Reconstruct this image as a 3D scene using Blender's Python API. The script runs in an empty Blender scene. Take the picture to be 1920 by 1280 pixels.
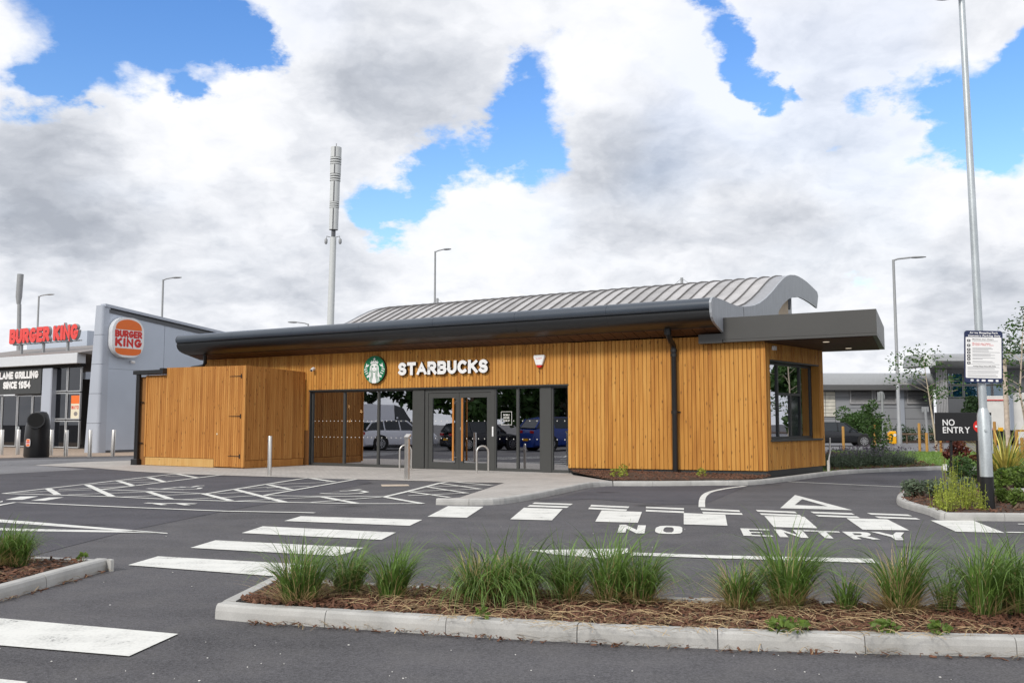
import bpy, bmesh, math, random
from mathutils import Vector, Matrix, noise
from mathutils.geometry import tessellate_polygon
random.seed(7)
R = math.radians
scene = bpy.context.scene
C = scene.collection

# ------------------------------------------------------------------ camera
FPX, HZ, CH = 1750.0, 790.0, 1.5           # focal length in photo pixels, horizon row, eye height
PITCH = math.atan((HZ - 640.0) / FPX)
cd = bpy.data.cameras.new('camera'); cam = bpy.data.objects.new('camera', cd); C.objects.link(cam)
cam.location = (0, 0, CH); cam.rotation_euler = (math.pi / 2 + PITCH, 0, 0)
cd.sensor_width = 36.0; cd.lens = 36.0 * FPX / 1920.0; cd.clip_start = 0.1; cd.clip_end = 3000
scene.camera = cam

# ------------------------------------------------------------------ render / exposure
scene.view_settings.view_transform = 'Standard'; scene.view_settings.look = 'None'
scene.view_settings.gamma = 1.0; scene.view_settings.exposure = 0.08
scene.view_settings.use_curve_mapping = False
scene.render.engine = 'CYCLES'
scene.cycles.use_denoising = True
scene.cycles.max_bounces = 8; scene.cycles.transparent_max_bounces = 12
scene.cycles.sample_clamp_indirect = 6.0

# ------------------------------------------------------------------ sun
SUN_EL, SUN_AZ = R(36), R(216)             # azimuth clockwise from +Y: behind the camera, a little to its left
sd = bpy.data.lights.new('sun', 'SUN'); sd.energy = 2.4; sd.angle = R(9); sd.color = (1.0, 0.955, 0.88)
sun = bpy.data.objects.new('sun', sd); C.objects.link(sun)
sdir = Vector((math.sin(SUN_AZ) * math.cos(SUN_EL), math.cos(SUN_AZ) * math.cos(SUN_EL), math.sin(SUN_EL)))
sun.rotation_euler = sdir.to_track_quat('Z', 'Y').to_euler(); sun.location = sdir * 60

# ------------------------------------------------------------------ pixel -> place helpers (survey of the photograph)
def ray(px, py):
    x = (px - 960.0) / FPX; v = (640.0 - py) / FPX
    return Vector((x, math.cos(PITCH) - math.sin(PITCH) * v, math.sin(PITCH) + math.cos(PITCH) * v))
EYE = Vector((0, 0, CH))
def G(px, py, z=0.0):
    d = ray(px, py); return EYE + d * ((z - CH) / d.z)
def AY(px, py, Y):
    d = ray(px, py); return EYE + d * (Y / d.y)
def PL(px, py, P0, nn):
    d = ray(px, py); return EYE + d * ((P0 - EYE).dot(nn) / d.dot(nn))

# ------------------------------------------------------------------ world: sky with broken cumulus
world = bpy.data.worlds.new('World'); scene.world = world; world.use_nodes = True
def build_world():
    nt = world.node_tree; N = nt.nodes; L = nt.links; N.clear()
    def nd(t, **k):
        x = N.new(t)
        for a, b in k.items(): setattr(x, a, b)
        return x
    def math_(op, a, b=None, c=None, clamp=False):
        m = nd('ShaderNodeMath', operation=op, use_clamp=clamp)
        for i, q in enumerate((a, b, c)):
            if q is None: continue
            if isinstance(q, (int, float)): m.inputs[i].default_value = q
            else: L.new(q, m.inputs[i])
        return m.outputs[0]
    def vmath(op, a, b=None, s=None):
        m = nd('ShaderNodeVectorMath', operation=op)
        for i, q in enumerate((a, b)):
            if q is None: continue
            if isinstance(q, (tuple, list, Vector)): m.inputs[i].default_value = tuple(q)
            else: L.new(q, m.inputs[i])
        if s is not None: m.inputs['Scale'].default_value = s
        return m
    def smooth(x, a, b):
        m = nd('ShaderNodeMapRange', interpolation_type='SMOOTHSTEP'); L.new(x, m.inputs[0])
        m.inputs[1].default_value = a; m.inputs[2].default_value = b
        return m.outputs[0]
    def noise_(v, scale, detail, rough=.55):
        t = nd('ShaderNodeTexNoise'); t.inputs['Scale'].default_value = scale; t.inputs['Detail'].default_value = detail; t.inputs['Roughness'].default_value = rough
        L.new(v, t.inputs['Vector']); return t
    tc = nd('ShaderNodeTexCoord')
    d = vmath('NORMALIZE', tc.outputs['Generated']).outputs[0]
    sp = nd('ShaderNodeSeparateXYZ'); L.new(d, sp.inputs[0])
    # flatten towards the horizon like a cloud deck seen from below
    inv = math_('DIVIDE', 1.0, math_('ADD', math_('MAXIMUM', sp.outputs[2], 0.0), 0.42))
    sc = nd('ShaderNodeVectorMath', operation='SCALE'); L.new(d, sc.inputs[0]); L.new(inv, sc.inputs['Scale'])
    P = sc.outputs[0]
    wn = noise_(P, 4.5, 7, .62)
    wv = vmath('SUBTRACT', wn.outputs['Color'], (0.5, 0.5, 0.5)).outputs[0]
    dw = vmath('ADD', d, vmath('SCALE', wv, s=.19).outputs[0]).outputs[0]
    Pw = vmath('ADD', P, vmath('SCALE', wv, s=.12).outputs[0]).outputs[0]
    n0 = noise_(vmath('ADD', Pw, (1.7, 3.1, 0.4)).outputs[0], 2.4, 8, .58).outputs[0]
    nL = noise_(vmath('ADD', P, (4.3, 0.7, 2.2)).outputs[0], 2.8, 3, .5).outputs[0]
    nM = noise_(vmath('ADD', Pw, (2.3, 5.7, 1.2)).outputs[0], 8.0, 6, .58).outputs[0]
    nU = noise_(vmath('ADD', Pw, (2.3, 5.7, 1.245)).outputs[0], 8.0, 4, .5).outputs[0]
    def field(spots, vec):
        tot = None
        for px, py, w, a in spots:
            c = ray(px, py).normalized()
            g = math_('MULTIPLY', smooth(vmath('DISTANCE', vec, c).outputs['Value'], w, 0.0), a)
            tot = g if tot is None else math_('ADD', tot, g)
        return tot
    gaps = [(130, 0, .11, 1.2), (230, 20, .09, 1.2), (340, 10, .085, 1.3), (425, 45, .05, 1.1), (478, 92, .036, 1.2), (85, 142, .045, 1.3), (358, 158, .03, 1.1),
            (1010, 140, .05, .9), (990, 205, .06, 1.2), (965, 270, .06, 1.25), (900, 290, .05, .9), (820, 310, .045, 1.1), (760, 350, .05, 1.25), (722, 390, .055, 1.25), (708, 430, .035, 1.0),
            (1330, 15, .042, 1.2), (1355, 72, .042, 1.2), (1400, 112, .035, 1.1), (1455, 135, .03, 1.1), (1515, 155, .026, .9), (1640, 190, .035, .8), (1750, 205, .05, 1.0),
            (1880, 195, .075, 1.35), (1840, 235, .045, 1.0), (1915, 50, .035, .9), (1880, 105, .035, .7), (1620, 570, .035, .8)]
    gap = field(gaps, dw)
    base = math_('ADD', smooth(n0, .22, .40), math_('MULTIPLY', smooth(sp.outputs[2], .30, .12), .5))
    D = math_('SUBTRACT', math_('ADD', math_('MINIMUM', base, 1.0), math_('MULTIPLY', math_('SUBTRACT', nM, .5), .75)), gap)
    cover = smooth(D, .20, .70)
    veil = math_('MULTIPLY', smooth(gap, .03, .50), .50)
    thin = math_('MULTIPLY', math_('MULTIPLY', smooth(nL, .46, .66), smooth(sp.outputs[2], .10, .30)), .13)
    cover = math_('MULTIPLY', cover, math_('SUBTRACT', 1.0, math_('MAXIMUM', veil, thin)))
    # light and shade of the cloud bodies
    lights = [(680, 110, .16, -.42), (830, 190, .12, -.34), (60, 350, .14, -.50), (150, 400, .16, -.35), (1160, 285, .13, -.42), (1260, 320, .12, -.30), (560, 520, .16, -.38), (330, 540, .22, -.22), (1560, 110, .14, -.22), 
              (1150, 430, .10, -.15), (1480, 400, .14, -.22), (1650, 520, .16, -.25), (1860, 540, .12, -.3), (1400, 500, .14, -.2), 
              (1090, 180, .09, .22), (1280, 110, .10, .18), (880, 340, .06, .2), (560, 60, .10, .2), (300, 200, .14, .22), (450, 330, .16, .2), (900, 420, .12, .12), (1800, 330, .1, .12), (1880, 410, .08, .16), (250, 590, .12, .18), (560, 600, .1, .16), (1640, 610, .08, .12)]
    dl = vmath('ADD', d, vmath('SCALE', wv, s=.10).outputs[0]).outputs[0]
    sh = math_('ADD', math_('MULTIPLY', field(lights, dl), .95), .84)
    sh = math_('ADD', sh, math_('MULTIPLY', math_('SUBTRACT', nL, .5), .62))
    sh = math_('ADD', sh, math_('MULTIPLY', math_('SUBTRACT', nM, nU), 1.05))       # tops of the billows catch the light
    sh = math_('ADD', sh, math_('MULTIPLY', math_('SUBTRACT', nM, .5), .20))
    sh = math_('ADD', sh, math_('MULTIPLY', math_('SUBTRACT', n0, .5), .25))
    cr = nd('ShaderNodeValToRGB'); e = cr.color_ramp.elements
    e[0].position = 0.0; e[0].color = (.42, .45, .51, 1); e[1].position = 1.0; e[1].color = (.975, .98, 1.0, 1)
    for pos, col in ((.25, (.54, .57, .63)), (.5, (.705, .73, .785)), (.78, (.89, .905, .945))):
        m_ = e.new(pos); m_.color = (*col, 1)
    L.new(sh, cr.inputs[0])
    csc = nd('ShaderNodeVectorMath', operation='SCALE'); L.new(cr.outputs[0], csc.inputs[0]); csc.inputs['Scale'].default_value = SKYC
    sky = nd('ShaderNodeTexSky', sky_type='NISHITA', sun_disc=False)
    sky.sun_elevation = SUN_EL; sky.sun_rotation = SUN_AZ
    sky.air_density = 1.3; sky.dust_density = 0.2; sky.ozone_density = 2.5
    hs = nd('ShaderNodeHueSaturation'); hs.inputs['Hue'].default_value = .515; hs.inputs['Saturation'].default_value = 1.32; hs.inputs['Value'].default_value = 1.85
    L.new(sky.outputs[0], hs.inputs['Color'])
    mx = nd('ShaderNodeMix', data_type='RGBA'); L.new(cover, mx.inputs[0])
    L.new(hs.outputs[0], mx.inputs[6]); L.new(csc.outputs[0], mx.inputs[7])
    bg = nd('ShaderNodeBackground'); bg.inputs['Strength'].default_value = 0.1
    L.new(mx.outputs[2], bg.inputs['Color'])
    out = nd('ShaderNodeOutputWorld'); L.new(bg.outputs[0], out.inputs[0])
SKYC = 10.0                                  # cloud radiance before the background strength of 0.1
build_world()
world.cycles.sampling_method = 'MANUAL'; world.cycles.sample_map_resolution = 256
# ------------------------------------------------------------------ materials
M = {}
def ramp_noise(nt, scale, detail, coord, stretch=None):
    N, L = nt.nodes, nt.links
    t = N.new('ShaderNodeTexNoise'); t.inputs['Scale'].default_value = scale; t.inputs['Detail'].default_value = detail
    if stretch:
        mp = N.new('ShaderNodeMapping'); mp.inputs['Scale'].default_value = stretch
        L.new(coord, mp.inputs[0]); L.new(mp.outputs[0], t.inputs['Vector'])
    else: L.new(coord, t.inputs['Vector'])
    return t.outputs[0]
def pm(name, col, rough=.6, metal=0.0, var=.12, scale=6.0, bump=0.0, bscale=60.0, spec=None, rand=0.0, fine=0.0, fscale=150.0, emit=None, stretch=None, transl=0.0):
    m = bpy.data.materials.new(name); m.use_nodes = True
    nt = m.node_tree; N, L = nt.nodes, nt.links
    b = N['Principled BSDF']; b.inputs['Roughness'].default_value = rough; b.inputs['Metallic'].default_value = metal
    if spec is not None: b.inputs['Specular IOR Level'].default_value = spec
    geo = N.new('ShaderNodeNewGeometry'); pos = geo.outputs['Position']
    fac = None
    def add(x, amp):
        nonlocal fac
        a = N.new('ShaderNodeMath'); a.operation = 'MULTIPLY_ADD'; L.new(x, a.inputs[0]); a.inputs[1].default_value = 2 * amp; a.inputs[2].default_value = -amp
        if fac is None: fac = a.outputs[0]
        else:
            s = N.new('ShaderNodeMath'); L.new(fac, s.inputs[0]); L.new(a.outputs[0], s.inputs[1]); fac = s.outputs[0]
    if var: add(ramp_noise(nt, scale, 5, pos, stretch), var * 1.6)
    if fine: add(ramp_noise(nt, fscale, 2, pos), fine * 1.6)
    if rand:
        oi = N.new('ShaderNodeObjectInfo'); add(oi.outputs['Random'], rand)
    if transl:
        add(geo.outputs['Random Per Island'], .42)
    if fac is not None:
        s = N.new('ShaderNodeMath'); s.inputs[1].default_value = 1.0; L.new(fac, s.inputs[0])
        v = N.new('ShaderNodeVectorMath'); v.operation = 'SCALE'; v.inputs[0].default_value = col; L.new(s.outputs[0], v.inputs['Scale'])
        L.new(v.outputs[0], b.inputs['Base Color']); colout = v.outputs[0]
    else:
        b.inputs['Base Color'].default_value = (*col, 1); colout = None
    if bump:
        bn = N.new('ShaderNodeBump'); bn.inputs['Strength'].default_value = bump; bn.inputs['Distance'].default_value = 0.01
        L.new(ramp_noise(nt, bscale, 4, pos), bn.inputs['Height']); L.new(bn.outputs[0], b.inputs['Normal'])
    if emit:
        b.inputs['Emission Color'].default_value = (*emit[0], 1); b.inputs['Emission Strength'].default_value = emit[1]
    if transl:
        tr = N.new('ShaderNodeBsdfTranslucent'); L.new(colout, tr.inputs[0])
        mx = N.new('ShaderNodeMixShader'); mx.inputs[0].default_value = transl
        L.new(b.outputs[0], mx.inputs[1]); L.new(tr.outputs[0], mx.inputs[2]); L.new(mx.outputs[0], N['Material Output'].inputs[0])
    M[name] = m
    return m

def wood(name, c1, c2, c3, rand=.5, knots=True):
    m = bpy.data.materials.new(name); m.use_nodes = True
    nt = m.node_tree; N, L = nt.nodes, nt.links; b = N['Principled BSDF']
    b.inputs['Roughness'].default_value = .62; b.inputs['Specular IOR Level'].default_value = .25
    geo = N.new('ShaderNodeNewGeometry'); oi = N.new('ShaderNodeObjectInfo')
    sh = N.new('ShaderNodeVectorMath'); sh.operation = 'SCALE'; sh.inputs[0].default_value = (3.1, 7.7, 41.0); L.new(oi.outputs['Random'], sh.inputs['Scale'])
    p = N.new('ShaderNodeVectorMath'); L.new(geo.outputs['Position'], p.inputs[0]); L.new(sh.outputs[0], p.inputs[1])
    g = ramp_noise(nt, 1.0, 6, p.outputs[0], (22, 22, .9))
    blot = ramp_noise(nt, 1.0, 3, p.outputs[0], (2.0, 2.0, .8))
    a = N.new('ShaderNodeMath'); a.operation = 'MULTIPLY_ADD'; L.new(oi.outputs['Random'], a.inputs[0]); a.inputs[1].default_value = rand; a.inputs[2].default_value = -.5 * rand
    s = N.new('ShaderNodeMath'); L.new(a.outputs[0], s.inputs[0]); L.new(g, s.inputs[1])
    s2 = N.new('ShaderNodeMath'); s2.operation = 'MULTIPLY_ADD'; L.new(blot, s2.inputs[0]); s2.inputs[1].default_value = .5; L.new(s.outputs[0], s2.inputs[2])
    s3 = N.new('ShaderNodeMath'); s3.operation = 'SUBTRACT'; L.new(s2.outputs[0], s3.inputs[0]); s3.inputs[1].default_value = .25
    cr = N.new('ShaderNodeValToRGB'); e = cr.color_ramp.elements
    e[0].position = .18; e[0].color = (*c3, 1); e[1].position = .85; e[1].color = (*c1, 1); q = e.new(.5); q.color = (*c2, 1)
    L.new(s3.outputs[0], cr.inputs[0]); out = cr.outputs[0]
    if knots:
        mp = N.new('ShaderNodeMapping'); mp.inputs['Scale'].default_value = (11, 11, 4.2); L.new(p.outputs[0], mp.inputs[0])
        v = N.new('ShaderNodeTexVoronoi'); v.inputs['Scale'].default_value = 1.0; L.new(mp.outputs[0], v.inputs['Vector'])
        r1 = N.new('ShaderNodeMapRange'); L.new(v.outputs['Distance'], r1.inputs[0]); r1.inputs[1].default_value = .10; r1.inputs[2].default_value = .24; r1.inputs[3].default_value = 1; r1.inputs[4].default_value = 0
        sepc = N.new('ShaderNodeSeparateColor'); L.new(v.outputs['Color'], sepc.inputs[0])
        gt = N.new('ShaderNodeMath'); gt.operation = 'GREATER_THAN'; L.new(sepc.outputs[0], gt.inputs[0]); gt.inputs[1].default_value = .55
        mu = N.new('ShaderNodeMath'); mu.operation = 'MULTIPLY'; L.new(r1.outputs[0], mu.inputs[0]); L.new(gt.outputs[0], mu.inputs[1])
        mu2 = N.new('ShaderNodeMath'); mu2.operation = 'MULTIPLY'; L.new(mu.outputs[0], mu2.inputs[0]); mu2.inputs[1].default_value = .75
        mx = N.new('ShaderNodeMix'); mx.data_type = 'RGBA'; L.new(mu2.outputs[0], mx.inputs[0]); L.new(out, mx.inputs[6]); mx.inputs[7].default_value = (.10, .04, .015, 1); out = mx.outputs[2]
    L.new(out, b.inputs['Base Color'])
    bn = N.new('ShaderNodeBump'); bn.inputs['Strength'].default_value = .25; bn.inputs['Distance'].default_value = .004; L.new(g, bn.inputs['Height']); L.new(bn.outputs[0], b.inputs['Normal'])
    M[name] = m

def asphalt(name, col, tint):
    m = bpy.data.materials.new(name); m.use_nodes = True
    nt = m.node_tree; N, L = nt.nodes, nt.links; b = N['Principled BSDF']
    b.inputs['Roughness'].default_value = .88; b.inputs['Specular IOR Level'].default_value = .3
    geo = N.new('ShaderNodeNewGeometry'); pos = geo.outputs['Position']
    big = ramp_noise(nt, .28, 4, pos); mid = ramp_noise(nt, 2.2, 5, pos); fine = ramp_noise(nt, 75, 3, pos)
    v = N.new('ShaderNodeTexVoronoi'); v.inputs['Scale'].default_value = 90; L.new(pos, v.inputs['Vector'])
    sc = N.new('ShaderNodeSeparateColor'); L.new(v.outputs['Color'], sc.inputs[0])
    def ma(x, k, prev):
        a = N.new('ShaderNodeMath'); a.operation = 'MULTIPLY_ADD'; L.new(x, a.inputs[0]); a.inputs[1].default_value = k
        if isinstance(prev, float): a.inputs[2].default_value = prev
        else: L.new(prev, a.inputs[2])
        return a.outputs[0]
    f = ma(big, 1.15, -.50); f = ma(mid, .55, f); f = ma(fine, .55, f); f = ma(sc.outputs[0], .95, f)   # mean about 1.05
    # worn, dusty tracks stretched along the aisle
    tr = ramp_noise(nt, 1.0, 4, pos, (.16, 1.3, 1)); f = ma(tr, .75, f)
    s = N.new('ShaderNodeVectorMath'); s.operation = 'SCALE'; s.inputs[0].default_value = tuple(c * .69 for c in col); L.new(f, s.inputs['Scale'])
    mx = N.new('ShaderNodeMix'); mx.data_type = 'RGBA'; L.new(s.outputs[0], mx.inputs[6]); mx.inputs[7].default_value = (*tint, 1)
    r1 = N.new('ShaderNodeMapRange'); L.new(mid, r1.inputs[0]); r1.inputs[1].default_value = .45; r1.inputs[2].default_value = .8; r1.inputs[4].default_value = .35; L.new(r1.outputs[0], mx.inputs[0])
    L.new(mx.outputs[2], b.inputs['Base Color'])
    # oil drips, gum and darker blotches with a shape of their own
    o1 = N.new('ShaderNodeTexVoronoi'); o1.inputs['Scale'].default_value = .55; L.new(pos, o1.inputs['Vector'])
    wob = ramp_noise(nt, 5.0, 4, pos); od = ma(wob, .35, o1.outputs['Distance'])
    r2 = N.new('ShaderNodeMapRange'); L.new(od, r2.inputs[0]); r2.inputs[1].default_value = .20; r2.inputs[2].default_value = .36; r2.inputs[3].default_value = .50; r2.inputs[4].default_value = 1.0
    g1 = N.new('ShaderNodeTexVoronoi'); g1.inputs['Scale'].default_value = 3.1; L.new(pos, g1.inputs['Vector'])
    r3 = N.new('ShaderNodeMapRange'); L.new(g1.outputs['Distance'], r3.inputs[0]); r3.inputs[1].default_value = .045; r3.inputs[2].default_value = .075; r3.inputs[3].default_value = .72; r3.inputs[4].default_value = 1.0
    mm = N.new('ShaderNodeMath'); mm.operation = 'MULTIPLY'; L.new(r2.outputs[0], mm.inputs[0]); L.new(r3.outputs[0], mm.inputs[1])
    st = N.new('ShaderNodeVectorMath'); st.operation = 'SCALE'; L.new(mx.outputs[2], st.inputs[0]); L.new(mm.outputs[0], st.inputs['Scale']); L.new(st.outputs[0], b.inputs['Base Color'])
    bn = N.new('ShaderNodeBump'); bn.inputs['Strength'].default_value = .5; bn.inputs['Distance'].default_value = .008
    L.new(v.outputs['Distance'], bn.inputs['Height']); L.new(bn.outputs[0], b.inputs['Normal'])
    M[name] = m

def paint(name, col):
    m = bpy.data.materials.new(name); m.use_nodes = True
    nt = m.node_tree; N, L = nt.nodes, nt.links; b = N['Principled BSDF']; b.inputs['Roughness'].default_value = .7
    geo = N.new('ShaderNodeNewGeometry'); pos = geo.outputs['Position']
    w = ramp_noise(nt, 3.0, 7, pos); fi = ramp_noise(nt, 45, 4, pos)
    tr = ramp_noise(nt, 1.0, 5, pos, (.7, 7, 1))
    def ma(x, k, prev):
        a = N.new('ShaderNodeMath'); a.operation = 'MULTIPLY_ADD'; L.new(x, a.inputs[0]); a.inputs[1].default_value = k
        if isinstance(prev, float): a.inputs[2].default_value = prev
        else: L.new(prev, a.inputs[2])
        return a.outputs[0]
    f = ma(w, .5, 0.0); f = ma(fi, .5, f); f = ma(tr, .35, f)
    cr = N.new('ShaderNodeValToRGB'); e = cr.color_ramp.elements
    e[0].position = .49; e[0].color = (.17, .17, .168, 1); e[1].position = .74; e[1].color = (*col, 1)
    q = e.new(.565); q.color = tuple(c * .82 for c in col) + (1,)
    L.new(f, cr.inputs[0]); L.new(cr.outputs[0], b.inputs['Base Color'])
    M[name] = m

def paving(name, col, joint, bw, bh, rot=0.0, amp=.25):
    m = bpy.data.materials.new(name); m.use_nodes = True
    nt = m.node_tree; N, L = nt.nodes, nt.links; b = N['Principled BSDF']; b.inputs['Roughness'].default_value = .85
    geo = N.new('ShaderNodeNewGeometry'); mp = N.new('ShaderNodeMapping'); mp.inputs['Rotation'].default_value = (0, 0, rot); L.new(geo.outputs['Position'], mp.inputs[0])
    br = N.new('ShaderNodeTexBrick'); L.new(mp.outputs[0], br.inputs['Vector']); br.inputs['Scale'].default_value = 1.0
    br.inputs['Brick Width'].default_value = bw; br.inputs['Row Height'].default_value = bh; br.inputs['Mortar Size'].default_value = .006
    br.inputs['Color1'].default_value = tuple(c * (1 - amp) for c in col) + (1,); br.inputs['Color2'].default_value = tuple(c * (1 + amp) for c in col) + (1,); br.inputs['Mortar'].default_value = (*joint, 1)
    big = ramp_noise(nt, .8, 5, geo.outputs['Position'])
    s = N.new('ShaderNodeMath'); s.operation = 'MULTIPLY_ADD'; L.new(big, s.inputs[0]); s.inputs[1].default_value = .5; s.inputs[2].default_value = .75
    v = N.new('ShaderNodeVectorMath'); v.operation = 'SCALE'; L.new(br.outputs[0], v.inputs[0]); L.new(s.outputs[0], v.inputs['Scale']); L.new(v.outputs[0], b.inputs['Base Color'])
    M[name] = m

def glass(name, tint, refl, rough=0.0, wav=0.0):
    m = bpy.data.materials.new(name); m.use_nodes = True
    nt = m.node_tree; N, L = nt.nodes, nt.links; N.remove(N['Principled BSDF'])
    tr = N.new('ShaderNodeBsdfTransparent'); tr.inputs[0].default_value = (*tint, 1)
    gl = N.new('ShaderNodeBsdfGlossy'); gl.inputs['Color'].default_value = (.92, .94, 1, 1); gl.inputs['Roughness'].default_value = rough
    fr = N.new('ShaderNodeFresnel'); fr.inputs[0].default_value = 1.5
    a = N.new('ShaderNodeMath'); a.operation = 'ADD'; a.use_clamp = True; L.new(fr.outputs[0], a.inputs[0]); a.inputs[1].default_value = refl
    mx = N.new('ShaderNodeMixShader'); L.new(a.outputs[0], mx.inputs[0]); L.new(tr.outputs[0], mx.inputs[1]); L.new(gl.outputs[0], mx.inputs[2])
    L.new(mx.outputs[0], N['Material Output'].inputs[0])
    if wav:
        geo = N.new('ShaderNodeNewGeometry'); bn = N.new('ShaderNodeBump'); bn.inputs['Strength'].default_value = wav; bn.inputs['Distance'].default_value = .02
        L.new(ramp_noise(nt, 1.3, 1, geo.outputs['Position']), bn.inputs['Height']); L.new(bn.outputs[0], gl.inputs['Normal'])
    M[name] = m

asphalt('asphalt', (.092, .0895, .096), (.116, .110, .106))
asphalt('asphalt_new', (.074, .072, .083), (.088, .083, .087))
asphalt('road_far', (.17, .17, .18), (.19, .185, .185))
paint('paint', (.70, .70, .665))
paving('block_paving', (.40, .375, .35), (.26, .25, .24), .20, .10, R(31), .10)
paving('tan_paving', (.36, .27, .20), (.24, .2, .17), .20, .10, R(31), .12)
pm('kerb_concrete', (.40, .395, .38), .85, var=.22, scale=4, fine=.12, fscale=120, bump=.25, bscale=150, rand=.06)
pm('soil', (.055, .033, .022), .95, var=.3, scale=9, bump=.9, bscale=45)
pm('bark', (.135, .062, .036), .9, rand=0, var=.65, scale=40, fine=.3, fscale=90)
pm('straw', (.45, .335, .185), .8, var=.3, scale=30, transl=.2)
pm('blade', (.14, .235, .05), .5, var=.4, scale=5, transl=.35)
pm('blade_dry', (.52, .39, .20), .7, var=.2, scale=12, transl=.3)
pm('lawn', (.12, .20, .035), .9, var=.35, scale=1.2, fine=.3, fscale=60, bump=.8, bscale=80)
pm('lawn_blade', (.15, .25, .045), .8, var=.2, scale=2, transl=.3)
wood('timber', (.605, .318, .082), (.51, .236, .050), (.36, .145, .029), .38)
wood('timber_store', (.55, .275, .080), (.455, .20, .049), (.32, .125, .028), .34)
wood('timber_pale', (.60, .40, .16), (.52, .30, .10), (.40, .21, .06), .3)
wood('post_wood', (.50, .30, .10), (.42, .22, .06), (.30, .14, .04), .3)
wood('handle_wood', (.60, .27, .07), (.52, .21, .05), (.42, .15, .03), .2, False)
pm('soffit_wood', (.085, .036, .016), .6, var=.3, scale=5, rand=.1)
pm('membrane', (.006, .006, .006), .95, var=0)
pm('groove_wood', (.26, .115, .032), .9, var=.1)
pm('anthracite', (.040, .042, .042), .42, var=.06, scale=3)
pm('frame_grey', (.055, .056, .054), .45, var=.05, scale=3)
pm('canopy_grey', (.062, .061, .058), .40, var=.10, scale=.8)
pm('fascia_black', (.020, .021, .023), .38, var=.05)
pm('fascia_sky_tint', (.055, .068, .088), .30, metal=.0, var=.08, scale=1.5)  # dark gutter metal, the sky's bluish reflection put into its base colour
pm('black_plastic', (.012, .012, .013), .35, var=.05)
pm('zinc', (.36, .365, .38), .42, metal=.55, var=.14, scale=3, rand=.10, stretch=(3, 3, .6))
pm('zinc_end', (.36, .38, .41), .5, metal=.2, var=.16, scale=4, stretch=(4, 4, .5))
pm('roof_zinc', (.45, .44, .44), .5, metal=.2, var=.20, scale=2.2, rand=.18)
pm('roof_seam', (.20, .19, .185), .55, metal=.3, var=.1)
pm('roof_flat', (.22, .22, .23), .8)
pm('beige_panel', (.48, .38, .28), .7, var=.1)
pm('steel', (.62, .60, .57), .32, metal=.85, var=.08, scale=8)
pm('galv', (.50, .54, .56), .42, metal=.6, var=.22, scale=9, fine=.10, fscale=40, stretch=(1, 1, .25))
pm('galv_dull', (.30, .31, .32), .6, metal=.2, var=.1)
pm('mast_paint', (.55, .57, .57), .55, var=.06)
pm('sign_black', (.010, .010, .011), .38, var=.05)
pm('white', (.80, .80, .80), .5, var=.03)
pm('white_dirty', (.70, .69, .66), .6, var=.14, scale=2)
pm('ink', (.03, .03, .035), .6, var=0)
pm('grey_ink', (.30, .30, .32), .6, var=0)
pm('navy', (.012, .022, .075), .4, var=.05)
pm('red', (.62, .018, .012), .35, var=.04)
pm('red_letters', (.74, .055, .045), .35, var=.06)
pm('orange', (.80, .155, .012), .35, var=.04)
pm('green_logo', (.0, .155, .062), .4, var=.03)
pm('cream', (.72, .66, .50), .6, var=.05)
pm('blind_blue', (.10, .24, .30), .6, var=.05)
pm('teal', (.12, .55, .50), .5, var=.05)
pm('yellow', (.85, .42, .005), .4, var=.05)
pm('bk_panel', (.47, .52, .60), .42, metal=.15, var=.06, scale=.7)
pm('bk_panel_light', (.42, .455, .52), .42, metal=.15, var=.06, scale=.7)
pm('bk_band', (.58, .60, .63), .45, var=.05)
pm('bk_roof', (.23, .21, .20), .7, var=.15, scale=3)
pm('aluminium', (.50, .51, .52), .38, metal=.5, var=.05)
pm('shed_wall', (.28, .29, .31), .6, var=.05, scale=.5)
pm('shed_dark', (.10, .105, .115), .6, var=.08)
pm('shed_roof', (.34, .35, .36), .45, metal=.3, var=.06)
pm('shed_louvre', (.36, .36, .37), .5)
pm('white_block', (.62, .60, .53), .8, var=.2, scale=3)
pm('leaf', (.055, .115, .026), .6, var=.2, scale=2, transl=.35)
pm('leaf_light', (.13, .20, .035), .6, var=.2, scale=2, transl=.4)
pm('leaf_dark', (.028, .062, .018), .6, var=.2, scale=2, transl=.3)
pm('leaf_red', (.13, .035, .022), .6, var=.2, scale=4, transl=.35)
pm('leaf_grey', (.12, .16, .10), .7, var=.2, scale=4, transl=.3)
pm('leaf_lime', (.33, .38, .06), .6, var=.2, scale=4, transl=.4)
pm('lavender', (.17, .15, .19), .8, var=.2, scale=4, transl=.3)
pm('phormium', (.62, .53, .14), .5, var=.3, scale=6, transl=.3)
pm('phormium_green', (.26, .32, .07), .5, var=.3, scale=6, transl=.3)
pm('birch_bark', (.48, .40, .32), .8, var=.3, scale=6)
pm('trunk', (.13, .09, .06), .9, var=.3, scale=8)
pm('tyre', (.012, .012, .012), .8, var=0)
pm('car_glass', (.02, .025, .03), .06, var=0)
pm('rim', (.45, .45, .46), .3, metal=.8, var=0)
pm('lamp_red', (.45, .01, .01), .25, var=0)
pm('lamp_clear', (.75, .75, .75), .15, var=0)
pm('paint_black_car', (.010, .011, .014), .18, var=0)
pm('paint_white_car', (.74, .75, .80), .22, var=0)
pm('paint_blue_car', (.015, .045, .24), .22, var=0)
pm('paint_silver_car', (.42, .44, .47), .25, metal=.5, var=0)
pm('lorry_white', (.70, .69, .66), .5, var=.14, scale=1.5)
pm('interior_wall', (.16, .085, .05), .8, var=.15)
pm('interior_dark', (.045, .04, .036), .8, var=.1)
pm('interior_floor', (.14, .12, .10), .5, var=.1)
pm('bulb', (1, .75, .45), .4, var=0, emit=((1.0, .62, .28), 14.0))
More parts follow.
